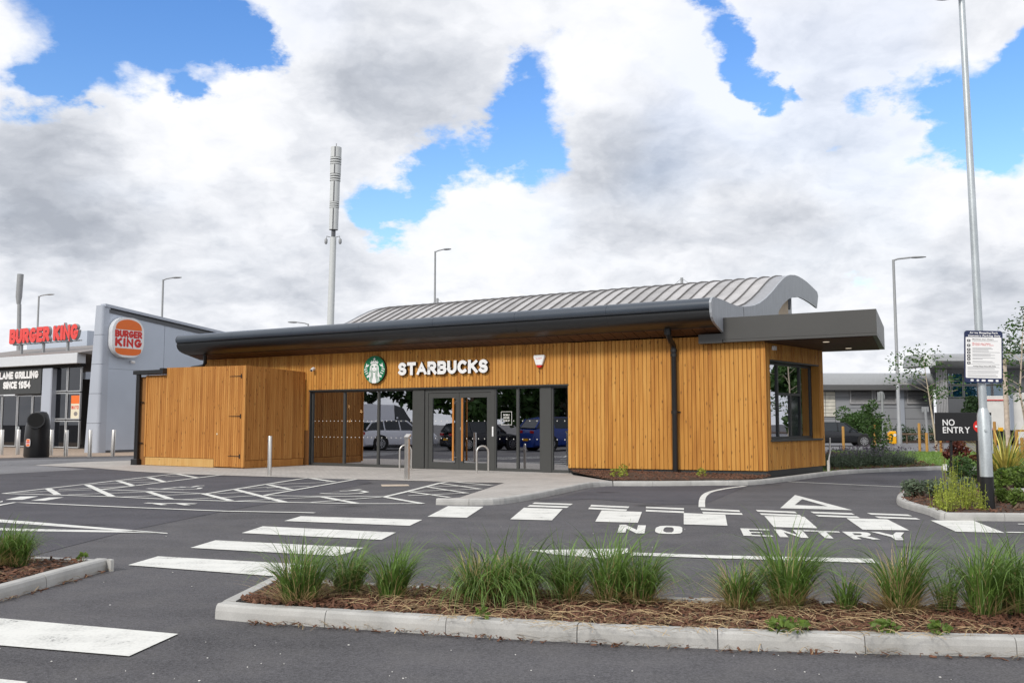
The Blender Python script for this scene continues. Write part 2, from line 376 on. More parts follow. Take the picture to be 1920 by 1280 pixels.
pm('downlight', (1, .9, .75), .4, var=0, emit=((1.0, .85, .65), .55))
glass('shop_glass', (.34, .33, .32), .42, 0.0, .03)
glass('bay_glass', (.28, .29, .30), .45, 0.0, .03)
glass('bk_glass', (.10, .11, .12), .03)
glass('tower_glass', (.55, .75, .82), .10)

# ------------------------------------------------------------------ mesh building
class MB:
    def __init__(s): s.v = []; s.f = []
    def add(s, vs, fs):
        k = len(s.v); s.v += [Vector(x) for x in vs]; s.f += [tuple(i + k for i in f) for f in fs]; return s
    def boxf(s, o, a, b, c):            # corner + three edge vectors
        o, a, b, c = map(Vector, (o, a, b, c))
        vs = [o, o + a, o + a + b, o + b, o + c, o + a + c, o + a + b + c, o + b + c]
        fs = [(3, 2, 1, 0), (4, 5, 6, 7), (0, 1, 5, 4), (1, 2, 6, 5), (2, 3, 7, 6), (3, 0, 4, 7)]
        if a.cross(b).dot(c) < 0: fs = [tuple(reversed(f)) for f in fs]
        return s.add(vs, fs)
    def box(s, x0, x1, y0, y1, z0, z1): return s.boxf((x0, y0, z0), (x1 - x0, 0, 0), (0, y1 - y0, 0), (0, 0, z1 - z0))
    def prism(s, pts, ext):             # planar polygon (3-D points) swept by ext
        pts = [Vector(p) for p in pts]; ext = Vector(ext); n = len(pts)
        nrm = Vector((0, 0, 0))
        for i in range(n): nrm += pts[i].cross(pts[(i + 1) % n])
        if nrm.dot(ext) < 0: pts.reverse()
        k = len(s.v); s.v += pts + [p + ext for p in pts]
        tr = tessellate_polygon([pts])
        for t in tr:
            a, b, c = t
            if (pts[b] - pts[a]).cross(pts[c] - pts[a]).dot(ext) > 0: a, c = c, a
            s.f.append((k + a, k + b, k + c)); s.f.append((k + n + c, k + n + b, k + n + a))
        for i in range(n):
            j = (i + 1) % n; s.f.append((k + i, k + j, k + n + j, k + n + i))
        return s
    def sheet(s, pts, holes=(), up=Vector((0, 0, 1))):
        loops = [[Vector(p) for p in pts]] + [[Vector(p) for p in h] for h in holes]
        allp = [p for l in loops for p in l]; k = len(s.v); s.v += allp
        for a, b, c in tessellate_polygon(loops):
            if (allp[b] - allp[a]).cross(allp[c] - allp[a]).dot(up) < 0: a, c = c, a
            s.f.append((k + a, k + b, k + c))
        return s
    def tube(s, pts, rad, n=10, cap=True):
        pts = [Vector(p) for p in pts]
        if not isinstance(rad, (list, tuple)): rad = [rad] * len(pts)
        k0 = len(s.v); prev = None
        for i, p in enumerate(pts):
            t = (pts[min(i + 1, len(pts) - 1)] - pts[max(i - 1, 0)]).normalized()
            if prev is None:
                a = Vector((1, 0, 0)) if abs(t.x) < .8 else Vector((0, 1, 0)); a = (a - t * a.dot(t)).normalized()
            else: a = (prev - t * prev.dot(t)).normalized()
            prev = a; b = t.cross(a)
            for j in range(n):
                q = 2 * math.pi * j / n; s.v.append(p + (a * math.cos(q) + b * math.sin(q)) * rad[i])
        for i in range(len(pts) - 1):
            for j in range(n):
                j2 = (j + 1) % n; A_ = k0 + i * n
                s.f.append((A_ + j, A_ + j2, A_ + n + j2, A_ + n + j))
        if cap:
            s.f.append(tuple(k0 + j for j in reversed(range(n)))); s.f.append(tuple(k0 + (len(pts) - 1) * n + j for j in range(n)))
        return s
    def lathe(s, base, prof, n=20):     # prof: (radius, height)
        base = Vector(base); k0 = len(s.v)
        for r, h in prof:
            for j in range(n):
                q = 2 * math.pi * j / n; s.v.append(base + Vector((r * math.cos(q), r * math.sin(q), h)))
        for i in range(len(prof) - 1):
            for j in range(n):
                j2 = (j + 1) % n; A_ = k0 + i * n; s.f.append((A_ + j, A_ + j2, A_ + n + j2, A_ + n + j))
        s.f.append(tuple(k0 + j for j in reversed(range(n)))); s.f.append(tuple(k0 + (len(prof) - 1) * n + j for j in range(n)))
        return s
    def build(s, name, mat, parent=None, org=None, smooth=False, bevel=0.0):
        me = bpy.data.meshes.new(name); o = Vector(org) if org is not None else Vector((0, 0, 0))
        me.from_pydata([tuple(v - o) for v in s.v], [], s.f); me.update()
        me.materials.append(M[mat] if isinstance(mat, str) else mat)
        if bevel:
            bm = bmesh.new(); bm.from_mesh(me); bmesh.ops.remove_doubles(bm, verts=bm.verts, dist=1e-5)
            ed = [e for e in bm.edges if len(e.link_faces) == 2 and e.calc_face_angle(0) > .5]
            bmesh.ops.bevel(bm, geom=ed, offset=bevel, segments=1, affect='EDGES', clamp_overlap=True); bm.to_mesh(me); bm.free()
        if smooth:
            for p in me.polygons: p.use_smooth = True
            try: me.set_sharp_from_angle(angle=R(40))
            except Exception: pass
        ob = bpy.data.objects.new(name, me); C.objects.link(ob)
        if parent is not None: ob.parent = parent
        elif org is not None: ob.location = o
        return ob

def tag(o, label=None, cat=None, group=None, kind=None):
    if label: o['label'] = label
    if cat: o['category'] = cat
    if group: o['group'] = group
    if kind: o['kind'] = kind
    return o
def thing(name, loc, label=None, cat=None, group=None, kind=None):
    e = bpy.data.objects.new(name, None); C.objects.link(e); e.location = loc; e.empty_display_size = .2
    return tag(e, label, cat, group, kind)
def inst(ob, parent=None, loc=None, scale=None, rot=None):
    c = ob.copy(); C.objects.link(c)
    if parent is not None: c.parent = parent
    if loc is not None: c.location = loc
    if scale is not None: c.scale = scale
    if rot is not None: c.rotation_euler = rot
    return c
def copy_tree(root, parent=None):
    c = root.copy(); C.objects.link(c); c.parent = parent
    for ch in [o for o in bpy.data.objects if o.parent == root]: copy_tree(ch, c)
    return c

GC = {}
def glyph_mesh(text, size, depth, offset=0.0, bevel=0.0):
    key = (text, round(offset, 4), depth)
    if key in GC: return GC[key]
    cu = bpy.data.curves.new('glyph', 'FONT'); cu.body = text; cu.size = size; cu.extrude = depth / 2; cu.offset = offset
    cu.align_x = 'LEFT'; cu.resolution_u = 4
    ob = bpy.data.objects.new('glyph', cu); C.objects.link(ob)
    dg = bpy.context.evaluated_depsgraph_get(); me = bpy.data.meshes.new_from_object(ob.evaluated_get(dg))
    bpy.data.objects.remove(ob); bpy.data.curves.remove(cu)
    GC[key] = me
    return me
glyph_mesh('H', 1.0, .0, 0.0)
for tx_, bo_ in [('MOBILERDPICKU', .02), ('ALRM', 0.0), ('MAYO', .05), ('ArenShopigPkCustmlyO', .05), ('Maxiumsty3hor', .03), ('noreturwihs2', .02), ('Parkingche£10(PCN)to', .02), ('NOETRY', .012)]:
    for ch_ in set(tx_): glyph_mesh(ch_, 1.0, .001, bo_)
# heavy letters drawn as thick strokes
def arc_(cx, cy, rx, ry, a0, a1, n=10): return [(cx + rx * math.cos(R(a0 + (a1 - a0) * i / n)), cy + ry * math.sin(R(a0 + (a1 - a0) * i / n))) for i in range(n + 1)]
STROKES = {
 'A': (1.0, [[(0, 0), (.5, 1), (1, 0)], [(.2, .30), (.8, .30)]]),
 'B': (.82, [[(0, 0), (0, 1), (.55, 1)] + arc_(.6, .76, .36, .24, 90, -90) + [(0, .52)], [(.55, .52)] + arc_(.62, .26, .38, .26, 90, -90) + [(0, 0)]]),
 'C': (.88, [arc_(.55, .5, .55, .5, 50, 310, 16)]),
 'E': (.72, [[(1, 1), (0, 1), (0, 0), (1, 0)], [(0, .5), (.88, .5)]]),
 'F': (.70, [[(1, 1), (0, 1), (0, 0)], [(0, .48), (.85, .48)]]),
 'G': (.95, [arc_(.5, .5, .5, .5, 50, 350, 18) + [(1, .44), (.62, .44)]]),
 'I': (.0, [[(.5, 0), (.5, 1)]]),
 'K': (.88, [[(0, 0), (0, 1)], [(.95, 1), (.12, .48)], [(.30, .60), (1, 0)]]),
 'L': (.66, [[(0, 1), (0, 0), (1, 0)]]),
 'M': (1.1, [[(0, 0), (0, 1), (.5, .25), (1, 1), (1, 0)]]),
 'N': (.86, [[(0, 0), (0, 1), (1, 0), (1, 1)]]),
 'R': (.86, [[(0, 0), (0, 1), (.5, 1)] + arc_(.58, .73, .36, .27, 90, -90) + [(0, .46)], [(.46, .46), (1, 0)]]),
 'S': (.78, [arc_(.5, .745, .46, .255, 25, 270, 12) + arc_(.5, .25, .5, .25, 90, -155, 12)[1:]]),
 'T': (.84, [[(0, 1), (1, 1)], [(.5, 1), (.5, 0)]]),
 'U': (.86, [[(0, 1), (0, .42)] + arc_(.5, .42, .5, .42, 180, 360, 12) + [(1, 1)]]),
 '1': (.36, [[(0, .78), (.75, 1), (.75, 0)]]), '9': (.78, [arc_(.5, .68, .5, .32, 0, 360, 14) + [(1, .5), (.9, .2), (.6, 0), (.2, .02)]]),
 '5': (.76, [[(.95, 1), (.12, 1), (.05, .58)] + arc_(.48, .32, .52, .32, 120, -140, 12)]), '4': (.86, [[(.75, 0), (.75, 1), (0, .28), (1, .28)]])}
def stroke_text(text, P, ex, ez, width, height, depth, mat, parent, org, name='letter', weight=.24, gap=.10, rounded=False, shrink=0.0):
    """letters of thick strokes; every stroke a hair prouder than the last so that no faces coincide"""
    ex = Vector(ex).normalized(); ez = Vector(ez).normalized(); eo = ex.cross(ez); P = Vector(P); H = height; w = weight * H
    tot = 0.0
    for ch in text: tot += (.42 * H if ch == ' ' else STROKES[ch][0] * (H - w) * .92 + w + gap * H)
    tot -= gap * H; k = width / tot; x = 0.0; obs = []
    for ch in text:
        if ch == ' ': x += .42 * H * k; continue
        bw = STROKES[ch][0] * (H - w) * .92 * k; mb = MB(); n_s = 0; hw = w / 2 - shrink
        for pts in STROKES[ch][1]:
            q = [Vector((x + w * k / 2 + a * bw, w / 2 + b * (H - w))) for a, b in pts]
            kx = k if abs(k - 1) < .35 else 1
            Lf, Rt = [], []
            for i, p in enumerate(q):
                d0 = (q[i] - q[i - 1]).normalized() if i > 0 else (q[1] - q[0]).normalized(); d1 = (q[i + 1] - q[i]).normalized() if i < len(q) - 1 else d0
                t_ = (d0 + d1); t_ = t_.normalized() if t_.length > .2 else d0; nn2 = Vector((-t_.y, t_.x)); m_ = 1 / max(.5, nn2.dot(Vector((-d0.y, d0.x))))
                e_ = Vector((0, 0))
                if i == 0: e_ = -d0 * (0 if rounded else min(hw, w / 2))
                if i == len(q) - 1: e_ = d1 * (0 if rounded else min(hw, w / 2))
                Lf.append(p + e_ + nn2 * hw * m_); Rt.append(p + e_ - nn2 * hw * m_)
            dz = depth + n_s * .0009; n_s += 1
            if ch in 'AK' and not rounded:      # trim slanted stroke ends to the letter's foot and head
                for li_ in (Lf, Rt):
                    for v in li_: v.y = max(shrink, min(H - shrink, v.y))
            m2 = len(q); kk = len(mb.v)
            for z_ in (0, dz):
                mb.v += [P + ex * v.x + ez * v.y + eo * z_ for v in Lf] + [P + ex * v.x + ez * v.y + eo * z_ for v in Rt]
            for i in range(m2 - 1):
                mb.f.append((kk + 2 * m2 + i, kk + 3 * m2 + i, kk + 3 * m2 + i + 1, kk + 2 * m2 + i + 1))
                mb.f.append((kk + i, kk + i + 1, kk + 2 * m2 + i + 1, kk + 2 * m2 + i)[::-1]); mb.f.append((kk + m2 + i, kk + m2 + i + 1, kk + 3 * m2 + i + 1, kk + 3 * m2 + i))
            for i in (0, m2 - 1): mb.f.append((kk + i, kk + m2 + i, kk + 3 * m2 + i, kk + 2 * m2 + i))
            if rounded:
                for p in (q[0], q[-1]):
                    n_s += 1; mb.prism([P + ex * (p.x + hw * math.cos(a)) + ez * (p.y + hw * math.sin(a)) for a in [2 * math.pi * i / 14 for i in range(14)]], eo * (depth + n_s * .0009))
        obs.append(mb.build(name, mat, parent, org)); x += bw + w * k + gap * H * k
    return obs
def put_text(text, P, ex, ez, width, height, depth, mat, parent, org, name='letter', bold=0.0, per_letter=True, gap=.08, sx=1.0):
    """letters laid from P along ex (right) and ez (up); the face looks along ex x ez; fits width and cap height"""
    ex = Vector(ex).normalized(); ez = Vector(ez).normalized(); eo = ex.cross(ez)
    glyphs = []; x = 0.0
    cap = glyph_mesh('H', 1.0, .0, 0.0); hv = [v.co.y for v in cap.vertices]; H = max(hv) - min(hv)
    for ch in text:
        if ch == ' ': x += .32; continue
        me = glyph_mesh(ch, 1.0, 0.001, bold); xs = [v.co.x for v in me.vertices]
        glyphs.append((ch, me, x - min(xs))); x += max(xs) - min(xs) + gap
    tot = x - gap; kx = width / tot; ky = height / (H + 2 * bold)
    obs = []
    bmj = MB()
    for ch, me, dx in glyphs:
        mb = MB() if per_letter else bmj
        zs = [v.co.z for v in me.vertices]; zmid = (max(zs) + min(zs)) / 2
        vs = [Vector(P) + ex * ((v.co.x + dx) * kx) + ez * ((v.co.y + bold) * ky) + eo * (depth if v.co.z > zmid else 0.0) for v in me.vertices]
        mb.add(vs, [tuple(p.vertices) for p in me.polygons])
        if per_letter: obs.append(mb.build(name, mat, parent, org))
    if not per_letter: obs.append(bmj.build(name, mat, parent, org))
    return obs
def disc_pts(c, ex, ez, r, n=32, r2=None):
    ex, ez = Vector(ex), Vector(ez); r2 = r2 or r
    return [Vector(c) + ex * (r * math.cos(2 * math.pi * i / n)) + ez * (r2 * math.sin(2 * math.pi * i / n)) for i in range(n)]
def rrect(c, ex, ez, w, h, r, n=6):
    ex, ez = Vector(ex), Vector(ez); out = []
    for qx, qz, a0 in ((1, 1, 0), (-1, 1, 90), (-1, -1, 180), (1, -1, 270)):
        for i in range(n + 1):
            a = R(a0 + 90 * i / n); out.append(Vector(c) + ex * (qx * (w / 2 - r) + r * math.cos(a)) + ez * (qz * (h / 2 - r) + r * math.sin(a)))
    return out

# shop facade frame: A = foot of the glazing's left end, U along the facade, NN out towards the car park
A = G(580, 872.9); B_ = G(1069, 889); U = (B_ - A).normalized(); NN = Vector((U.y, -U.x, 0))
if NN.y > 0: NN = -NN
Z = Vector((0, 0, 1))
def W(s, o, z): return A + U * s + NN * o + Z * z
def FP(px, py, o=0.0): return PL(px, py, A + NN * o, NN)
def FS(px, py, o=0.0): return (FP(px, py, o) - A).dot(U)

# ================================================================== THE SETTING
ground = MB().sheet([(-400, -250, 0), (400, -250, 0), (400, 700, 0), (-400, 700, 0)]).build('car_park', 'asphalt')
tag(ground, 'grey asphalt car park surface', kind='structure')
def gp(L, z): return [Vector((G(x, y).x, G(x, y).y, z)) for x, y in L]
# newer, darker asphalt of the accessible bays
patch = MB().sheet(gp([(-60, 1070), (60, 1042), (250, 993), (430, 956), (510, 943), (697, 905), (690, 900), (500, 894), (330, 889), (165, 876), (-60, 889)], .004)).build('asphalt_bays', 'asphalt_new')
tag(patch, 'darker asphalt of the parking bays', kind='structure')
# lane of the drive-through, darker
lane = MB().sheet(gp([(1160, 906), (1330, 903), (1425, 896), (1548, 884), (1720, 877), (1790, 877), (2100, 884), (2100, 925), (1715, 912), (1478, 903), (1400, 912), (1320, 945), (1240, 945), (1110, 935), (1010, 940)], .004)).build('drive_through_lane', 'asphalt_new')
tag(lane, 'dark asphalt drive-through lane beside the cafe', kind='structure')
far_road = MB().sheet([Vector((14, 47.5, .004)), Vector((120, 44.0, .004)), Vector((120, 63, .004)), Vector((5, 66, .004)), Vector((5, 49, .004))]).build('road', 'road_far')
tag(far_road, 'pale grey road beyond the lawn', kind='structure')
bk_pave = MB().sheet(gp([(-400, 868), (-100, 860), (40, 858), (265, 854), (420, 846), (420, 815), (-500, 820)], .006)).build('pavement', 'tan_paving')
tag(bk_pave, 'tan block pavement in front of the grey restaurant', kind='structure')
grey_strip = MB().sheet(gp([(-300, 872), (0, 864), (60, 862), (265, 857), (265, 866), (62, 872), (165, 880), (0, 889), (-300, 898)], .008)).build('access_road', 'road_far')
tag(grey_strip, 'pale worn asphalt of the access road', kind='structure')

# ---- footway in front of the cafe: flush along the bays, up to kerb height at its outer curve
fw = []
for x, y, z in [(62, 872, .012), (165, 876, .012), (250, 883, .012), (335, 888, .012), (500, 893, .012), (705, 899, .012), (945, 905, .014), (905, 918, .03), (862, 932, .075), (832, 934, .10), (885, 935, .105), (945, 932, .105), (1010, 921, .105), (1080, 909, .105), (1112, 903, .105), (1150, 902, .105), (1112, 896, .08), (1075, 890, .05), (1069, 885, .03), (580, 869, .02), (578, 866, .02), (455, 866, .014), (268, 862, .014), (150, 866, .012)]:
    g = G(x, y, z); fw.append(g)
footway = MB().sheet(fw).build('footway', 'block_paving')
tag(footway, 'pale block paved footway in front of the cafe', kind='structure')

# ---- kerb runs: every stone its own piece
def resample(path, step):
    path = [Vector(p) for p in path]; acc = [0.0]
    for a, b in zip(path, path[1:]): acc.append(acc[-1] + (b - a).length)
    tot = acc[-1]; n = max(1, round(tot / step)); out = []
    def at(t):
        for i in range(len(path) - 1):
            if t <= acc[i + 1] + 1e-9:
                k = (t - acc[i]) / max(1e-9, acc[i + 1] - acc[i]); return path[i].lerp(path[i + 1], k)
        return path[-1]
    for i in range(n):
        t0, t1 = tot * i / n, tot * (i + 1) / n
        pts = [at(t0)] + [path[j] for j in range(1, len(path) - 1) if t0 + .03 < acc[j] < t1 - .03] + [at(t1)]
        out.append(pts)
    return out
def kerb_run(path, parent, side, h=.115, w=.125, step=.915, gap=.006, rnd=random.Random(3)):
    """path = foot of the exposed face; side = +1 when the bed lies to the left of the walking direction"""
    for pts in resample(path, step):
        pts = [Vector((p.x, p.y, 0)) for p in pts]
        L_ = [(b - a).normalized() for a, b in zip(pts, pts[1:])]
        pts[0] = pts[0] + L_[0] * gap / 2; pts[-1] = pts[-1] - L_[-1] * gap / 2
        dz = rnd.uniform(-.003, .003); jx = rnd.uniform(-.003, .003)
        rings = []
        for i, p in enumerate(pts):
            t = (L_[max(0, i - 1)] + L_[min(i, len(L_) - 1)]).normalized(); nrm = Vector((-t.y, t.x, 0)) * side
            prof = [(0 + jx, -.05), (0.004 + jx, h * .55), (.014 + jx, h - .016 + dz), (.032 + jx, h + dz), (w, h + dz), (w, -.05)]
            rings.append([p + nrm * q + Z * zz for q, zz in prof])
        mb = MB(); n = 6
        for r_ in rings: mb.v += r_
        for i in range(len(rings) - 1):
            for j in range(n):
                j2 = (j + 1) % n; q = (i * n + j, i * n + j2, (i + 1) * n + j2, (i + 1) * n + j)
                mb.f.append(q if side < 0 else q[::-1])
        mb.f.append(tuple(range(n)) if side > 0 else tuple(reversed(range(n)))); e = (len(rings) - 1) * n
        mb.f.append(tuple(e + j for j in (reversed(range(n)) if side > 0 else range(n))))
        mb.build('kerb_stone', 'kerb_concrete', parent)
def smooth_path(P, k=4):
    P = [Vector(p) for p in P]; out = []
    for i in range(len(P) - 1):
        p0, p1, p2, p3 = P[max(0, i - 1)], P[i], P[i + 1], P[min(len(P) - 1, i + 2)]
        for j in range(k):
            t = j / k
            out.append(.5 * ((2 * p1) + (p2 - p0) * t + (2 * p0 - 5 * p1 + 4 * p2 - p3) * t * t + (3 * p1 - p0 - 3 * p2 + p3) * t ** 3))
    return out + [P[-1]]

# front bed
fb = [G(*p) for p in [(520, 1097), (402, 1160), (466, 1166), (682, 1180), (911, 1195), (1154, 1208), (1409, 1219), (1674, 1226), (1925, 1232), (2200, 1238)]]
fb_back = [Vector((G(x, y, .115).x, G(x, y, .115).y, 0)) for x, y in [(525, 1082), (845, 1099), (1252, 1117), (1330, 1119), (1774, 1131), (1925, 1137), (2200, 1146)]]
def bed(name, outline, z, label, mound=.03, inset=0.0):
    """soil sheet with a little relief"""
    zs = MB(); pts = [Vector((p.x, p.y, z)) for p in outline]
    zs.sheet(pts); me = bpy.data.meshes.new(name); me.from_pydata([tuple(v) for v in zs.v], [], zs.f)
    bm = bmesh.new(); bm.from_mesh(me)
    for _ in range(4): bmesh.ops.subdivide_edges(bm, edges=[e for e in bm.edges if e.calc_length() > .35], cuts=1, use_grid_fill=False)
    bmesh.ops.triangulate(bm, faces=bm.faces)
    for v in bm.verts:
        if not v.is_boundary: v.co.z += mound * (.5 + .8 * noise.noise(v.co * 1.7)) + .012 * noise.noise(v.co * 9)
    bm.to_mesh(me); bm.free(); me.materials.append(M['soil'])
    o = bpy.data.objects.new(name, me); C.objects.link(o); tag(o, label, kind='structure'); return o
def inside(p, poly):
    r = False; n = len(poly)
    for i in range(n):
        a, b = poly[i], poly[(i + 1) % n]
        if (a.y > p.y) != (b.y > p.y) and p.x < (b.x - a.x) * (p.y - a.y) / (b.y - a.y) + a.x: r = not r
    return r
def scatter(poly, n, rnd):
    xs = [p.x for p in poly]; ys = [p.y for p in poly]; out = []; k = 0
    while len(out) < n and k < n * 60:
        k += 1; p = Vector((rnd.uniform(min(xs), max(xs)), rnd.uniform(min(ys), max(ys)), 0))
        if inside(p, poly): out.append(p)
    return out
def chips(name, poly, n, z, size, mat, label, rnd, thick=.25, zj=.03, parent=None):
    mb = MB()
    for p in scatter(poly, n, rnd):
        L_ = size * rnd.uniform(.5, 1.5); w_ = L_ * rnd.uniform(.18, .5); t_ = max(.003, w_ * thick)
        rot = Matrix.Rotation(rnd.uniform(0, 6.28), 3, 'Z') @ Matrix.Rotation(rnd.gauss(0, .35), 3, 'Y') @ Matrix.Rotation(rnd.gauss(0, .4), 3, 'X')
        c = Vector((p.x, p.y, z + .03 * (.5 + .8 * noise.noise(Vector((p.x, p.y, z)) * 1.7)) + rnd.uniform(0, zj)))
        vs = []
        for dx, dy, dz in ((-1, -.6, -1), (1, -1, -1), (.8, 1, -1), (-1, .8, -1), (-.9, -.5, 1), (.9, -.9, 1), (.7, .8, 1), (-.9, .7, 1)):
            vs.append(c + rot @ Vector((dx * L_ / 2, dy * w_ / 2, dz * t_ / 2)))
        mb.add(vs, [(3, 2, 1, 0), (4, 5, 6, 7), (0, 1, 5, 4), (1, 2, 6, 5), (2, 3, 7, 6), (3, 0, 4, 7)])
    o = mb.build(name, mat, parent); tag(o, label, name.replace('_', ' '), kind='stuff'); return o

front_poly = [Vector((p.x, p.y, 0)) for p in ([fb[0] + Vector((.13, 0, 0)), fb[1] + Vector((.16, .14, 0))] + [p + Vector((0, .12, 0)) for p in fb[2:]] + [p - Vector((0, .06, 0)) for p in reversed(fb_back)])]
front_bed = bed('planting_bed', front_poly, .085, 'mulched island bed with ornamental grasses in the foreground')
kerb_run(smooth_path(fb[1:], 1), front_bed, +1)
kerb_run([fb[1] + Vector((.0, .13, 0)), fb[0]], front_bed, -1)
kerb_run(fb_back, front_bed, -1, step=.915)
RB = random.Random(11)
chips('bark_mulch', front_poly, 9000, .082, .048, 'bark', 'brown bark chips covering the front grass bed', RB)
def straws(name, poly, n, z, mat, label, rnd, lmin=.06, lmax=.24, zj=.03, w=.0014, maindir=None):
    mb = MB()
    for p in scatter(poly, n, rnd):
        a = rnd.uniform(0, 6.28) if maindir is None else rnd.gauss(maindir, .55)
        L_ = rnd.uniform(lmin, lmax); d = Vector((math.cos(a), math.sin(a), 0)); side = Vector((-d.y, d.x, 0)) * w * rnd.uniform(.6, 1.3)
        c = Vector((p.x, p.y, z + rnd.uniform(.004, zj))); bow = rnd.uniform(0, .03); pts = []
        bend = Vector((-d.y, d.x, 0)) * rnd.uniform(-.12, .12) * L_
        for i in range(5):
            t = i / 4; pts.append(c + d * (t - .5) * L_ + Z * bow * math.sin(math.pi * t) + bend * (t - .5) ** 2 * 4)
        k = len(mb.v)
        for q in pts: mb.v += [q - side + Z * .001, q + side - Z * .001]
        for i in range(4): mb.f.append((k + 2 * i, k + 2 * i + 1, k + 2 * i + 3, k + 2 * i + 2))
    o = mb.build(name, mat); tag(o, label, name.replace('_', ' '), kind='stuff'); return o
# straw lies mostly round the clumps, on the right two thirds of the bed
sp_ = [G(x, y, .1) for x, y in [(690, 1150), (900, 1175), (1150, 1190), (1500, 1200), (1800, 1205), (1900, 1190), (1700, 1150), (1400, 1135), (1050, 1120), (800, 1110)]]
straws('dead_grass_litter', sp_, 1350, .116, 'straw', 'dry straw coloured grass lying over the front bed', RB)
straws('dead_grass_litter', [G(x, y, .1) for x, y in [(520, 1128), (660, 1140), (760, 1140), (700, 1105), (560, 1105)]], 160, .12, 'straw', 'dry straw lying in the left end of the front bed', RB)

# left island
li = [G(*p) for p in [(-260, 1200), (0, 1127), (110, 1095), (204, 1068)]]
li_back = [Vector((G(x, y, .115).x, G(x, y, .115).y, 0)) for x, y in [(198, 1047), (60, 1041), (-260, 1028)]]
left_poly = [p + Vector((-.12, .07, 0)) for p in li[:-1]] + [li[-1] + Vector((-.16, .02, 0)), li_back[0] + Vector((-.1, -.05, 0))] + [p - Vector((0, .06, 0)) for p in li_back[1:]]
left_bed = bed('planting_bed', left_poly, .085, 'mulched island bed at the left edge')
kerb_run(li, left_bed, +1)
kerb_run(li_back, left_bed, +1, step=.915)
kerb_run([li[-1] + Vector((0, .006, 0)), li_back[0]], left_bed, +1, step=2)
chips('bark_mulch', left_poly, 1600, .082, .055, 'bark', 'brown bark chips in the left island bed', RB)
straws('dead_grass_litter', left_poly, 130, .115, 'straw', 'dry straw lying in the left island bed', RB)

# bed before the cafe's right wall, with kerb that runs on round the corner into the lane
cb = smooth_path([G(*p) for p in [(1150, 911), (1245, 911), (1340, 910), (1403, 909.5), (1447, 906), (1490, 900.5), (1548, 892.5), (1600, 887.5), (1680, 884), (1780, 880.5), (1850, 883), (1990, 889)]], 3)
corner = W(15.66, 0, 0)
bay_end = G(1548, 872.5, .25); bay_end.z = 0
UB = (bay_end - corner).normalized(); NB = Vector((UB.y, -UB.x, 0)); LB = (bay_end - corner).length
lawn_back = [G(x, y) for x, y in [(1990, 852), (1830, 850), (1700, 849), (1560, 847)]]
cafe_poly = [Vector((p.x, p.y, 0)) for p in [G(1069, 885, .03), G(1075, 890, .05), G(1112, 896, .08), G(1150, 902, .105)]] + [p + Vector((0, .11, 0)) for p in cb[:11]] + [corner + Vector((.05, -.15, 0)), corner + Vector((.02, -.03, 0)), W(9.95, -.05, 0)]
cafe_poly = [Vector((p.x, p.y, 0)) for p in cafe_poly]
cafe_bed = bed('planting_bed', cafe_poly, .125, 'mulched strip below the timber wall of the cafe', .06)
chips('bark_mulch', cafe_poly, 3600, .122, .065, 'bark', 'brown bark chips below the timber wall of the cafe', RB)
kerb_run(cb, cafe_bed, +1)
# outer kerb of the footway
fk = smooth_path([G(*p) for p in [(817, 946), (885, 947), (945, 944.5), (1010, 934), (1080, 919), (1112, 913), (1149, 911)]], 3)
kerb_run(fk, footway, +1, step=.62)
# lavender bed and lawn beyond the lane
ci = min(range(len(cb)), key=lambda i: (cb[i] - G(1548, 892.5)).length)
lav_poly = [p + Vector((0, .12, 0)) for p in cb[ci:ci + 10]] + [G(1715, 868), G(1690, 860), G(1550, 850), bay_end + Vector((.05, .2, 0))]
lav_poly = [Vector((p.x, p.y, 0)) for p in lav_poly]
lav_bed = bed('planting_bed', lav_poly, .085, 'mulched lavender bed beyond the drive-through lane', .03)
chips('bark_mulch', lav_poly, 1500, .085, .08, 'bark', 'brown bark chips in the lavender bed', RB)
lawn_poly = [p + Vector((0, .125, 0)) for p in cb[ci:]] + lawn_back + [bay_end + Vector((.3, 1.5, 0))]
lawn = MB().sheet([Vector((p.x, p.y, .075)) for p in lawn_poly]).build('lawn', 'lawn'); tag(lawn, 'green lawn between the lane and the road', kind='structure')
rg = random.Random(5); mb = MB()
for p in scatter([Vector((q.x, q.y, 0)) for q in lawn_poly], 14000, rg):
    a = rg.uniform(0, 6.28); h = rg.uniform(.04, .10); w_ = Vector((math.cos(a), math.sin(a), 0)) * .012; ln = Vector((rg.gauss(0, .03), rg.gauss(0, .03), 0))
    k = len(mb.v); b0 = Vector((p.x, p.y, .07)); mb.v += [b0 - w_, b0 + w_, b0 + ln + Z * h]; mb.f.append((k, k + 1, k + 2))
tag(mb.build('lawn_grass', 'lawn_blade'), 'short mown grass of the lawn', 'grass', kind='stuff')

# right island with the sign
ri = smooth_path([G(*p) for p in [(1712, 922), (1690, 931), (1681, 941), (1692, 951), (1740, 965), (1762, 974), (1800, 976)]], 3) + [G(1925, 977), G(2250, 983)]
ri_back = [G(1712, 921), G(1862, 928), G(2250, 943)]
right_poly = [Vector((p.x, p.y, 0)) for p in [q + Vector((.07, .07, 0)) for q in ri] + [q - Vector((0, .05, 0)) for q in reversed(ri_back)]]
right_bed = bed('planting_bed', right_poly, .085, 'mulched island bed round the sign at the right')
kerb_run(ri, right_bed, +1)
chips('bark_mulch', right_poly, 2600, .085, .06, 'bark', 'brown bark chips in the right island bed', RB)
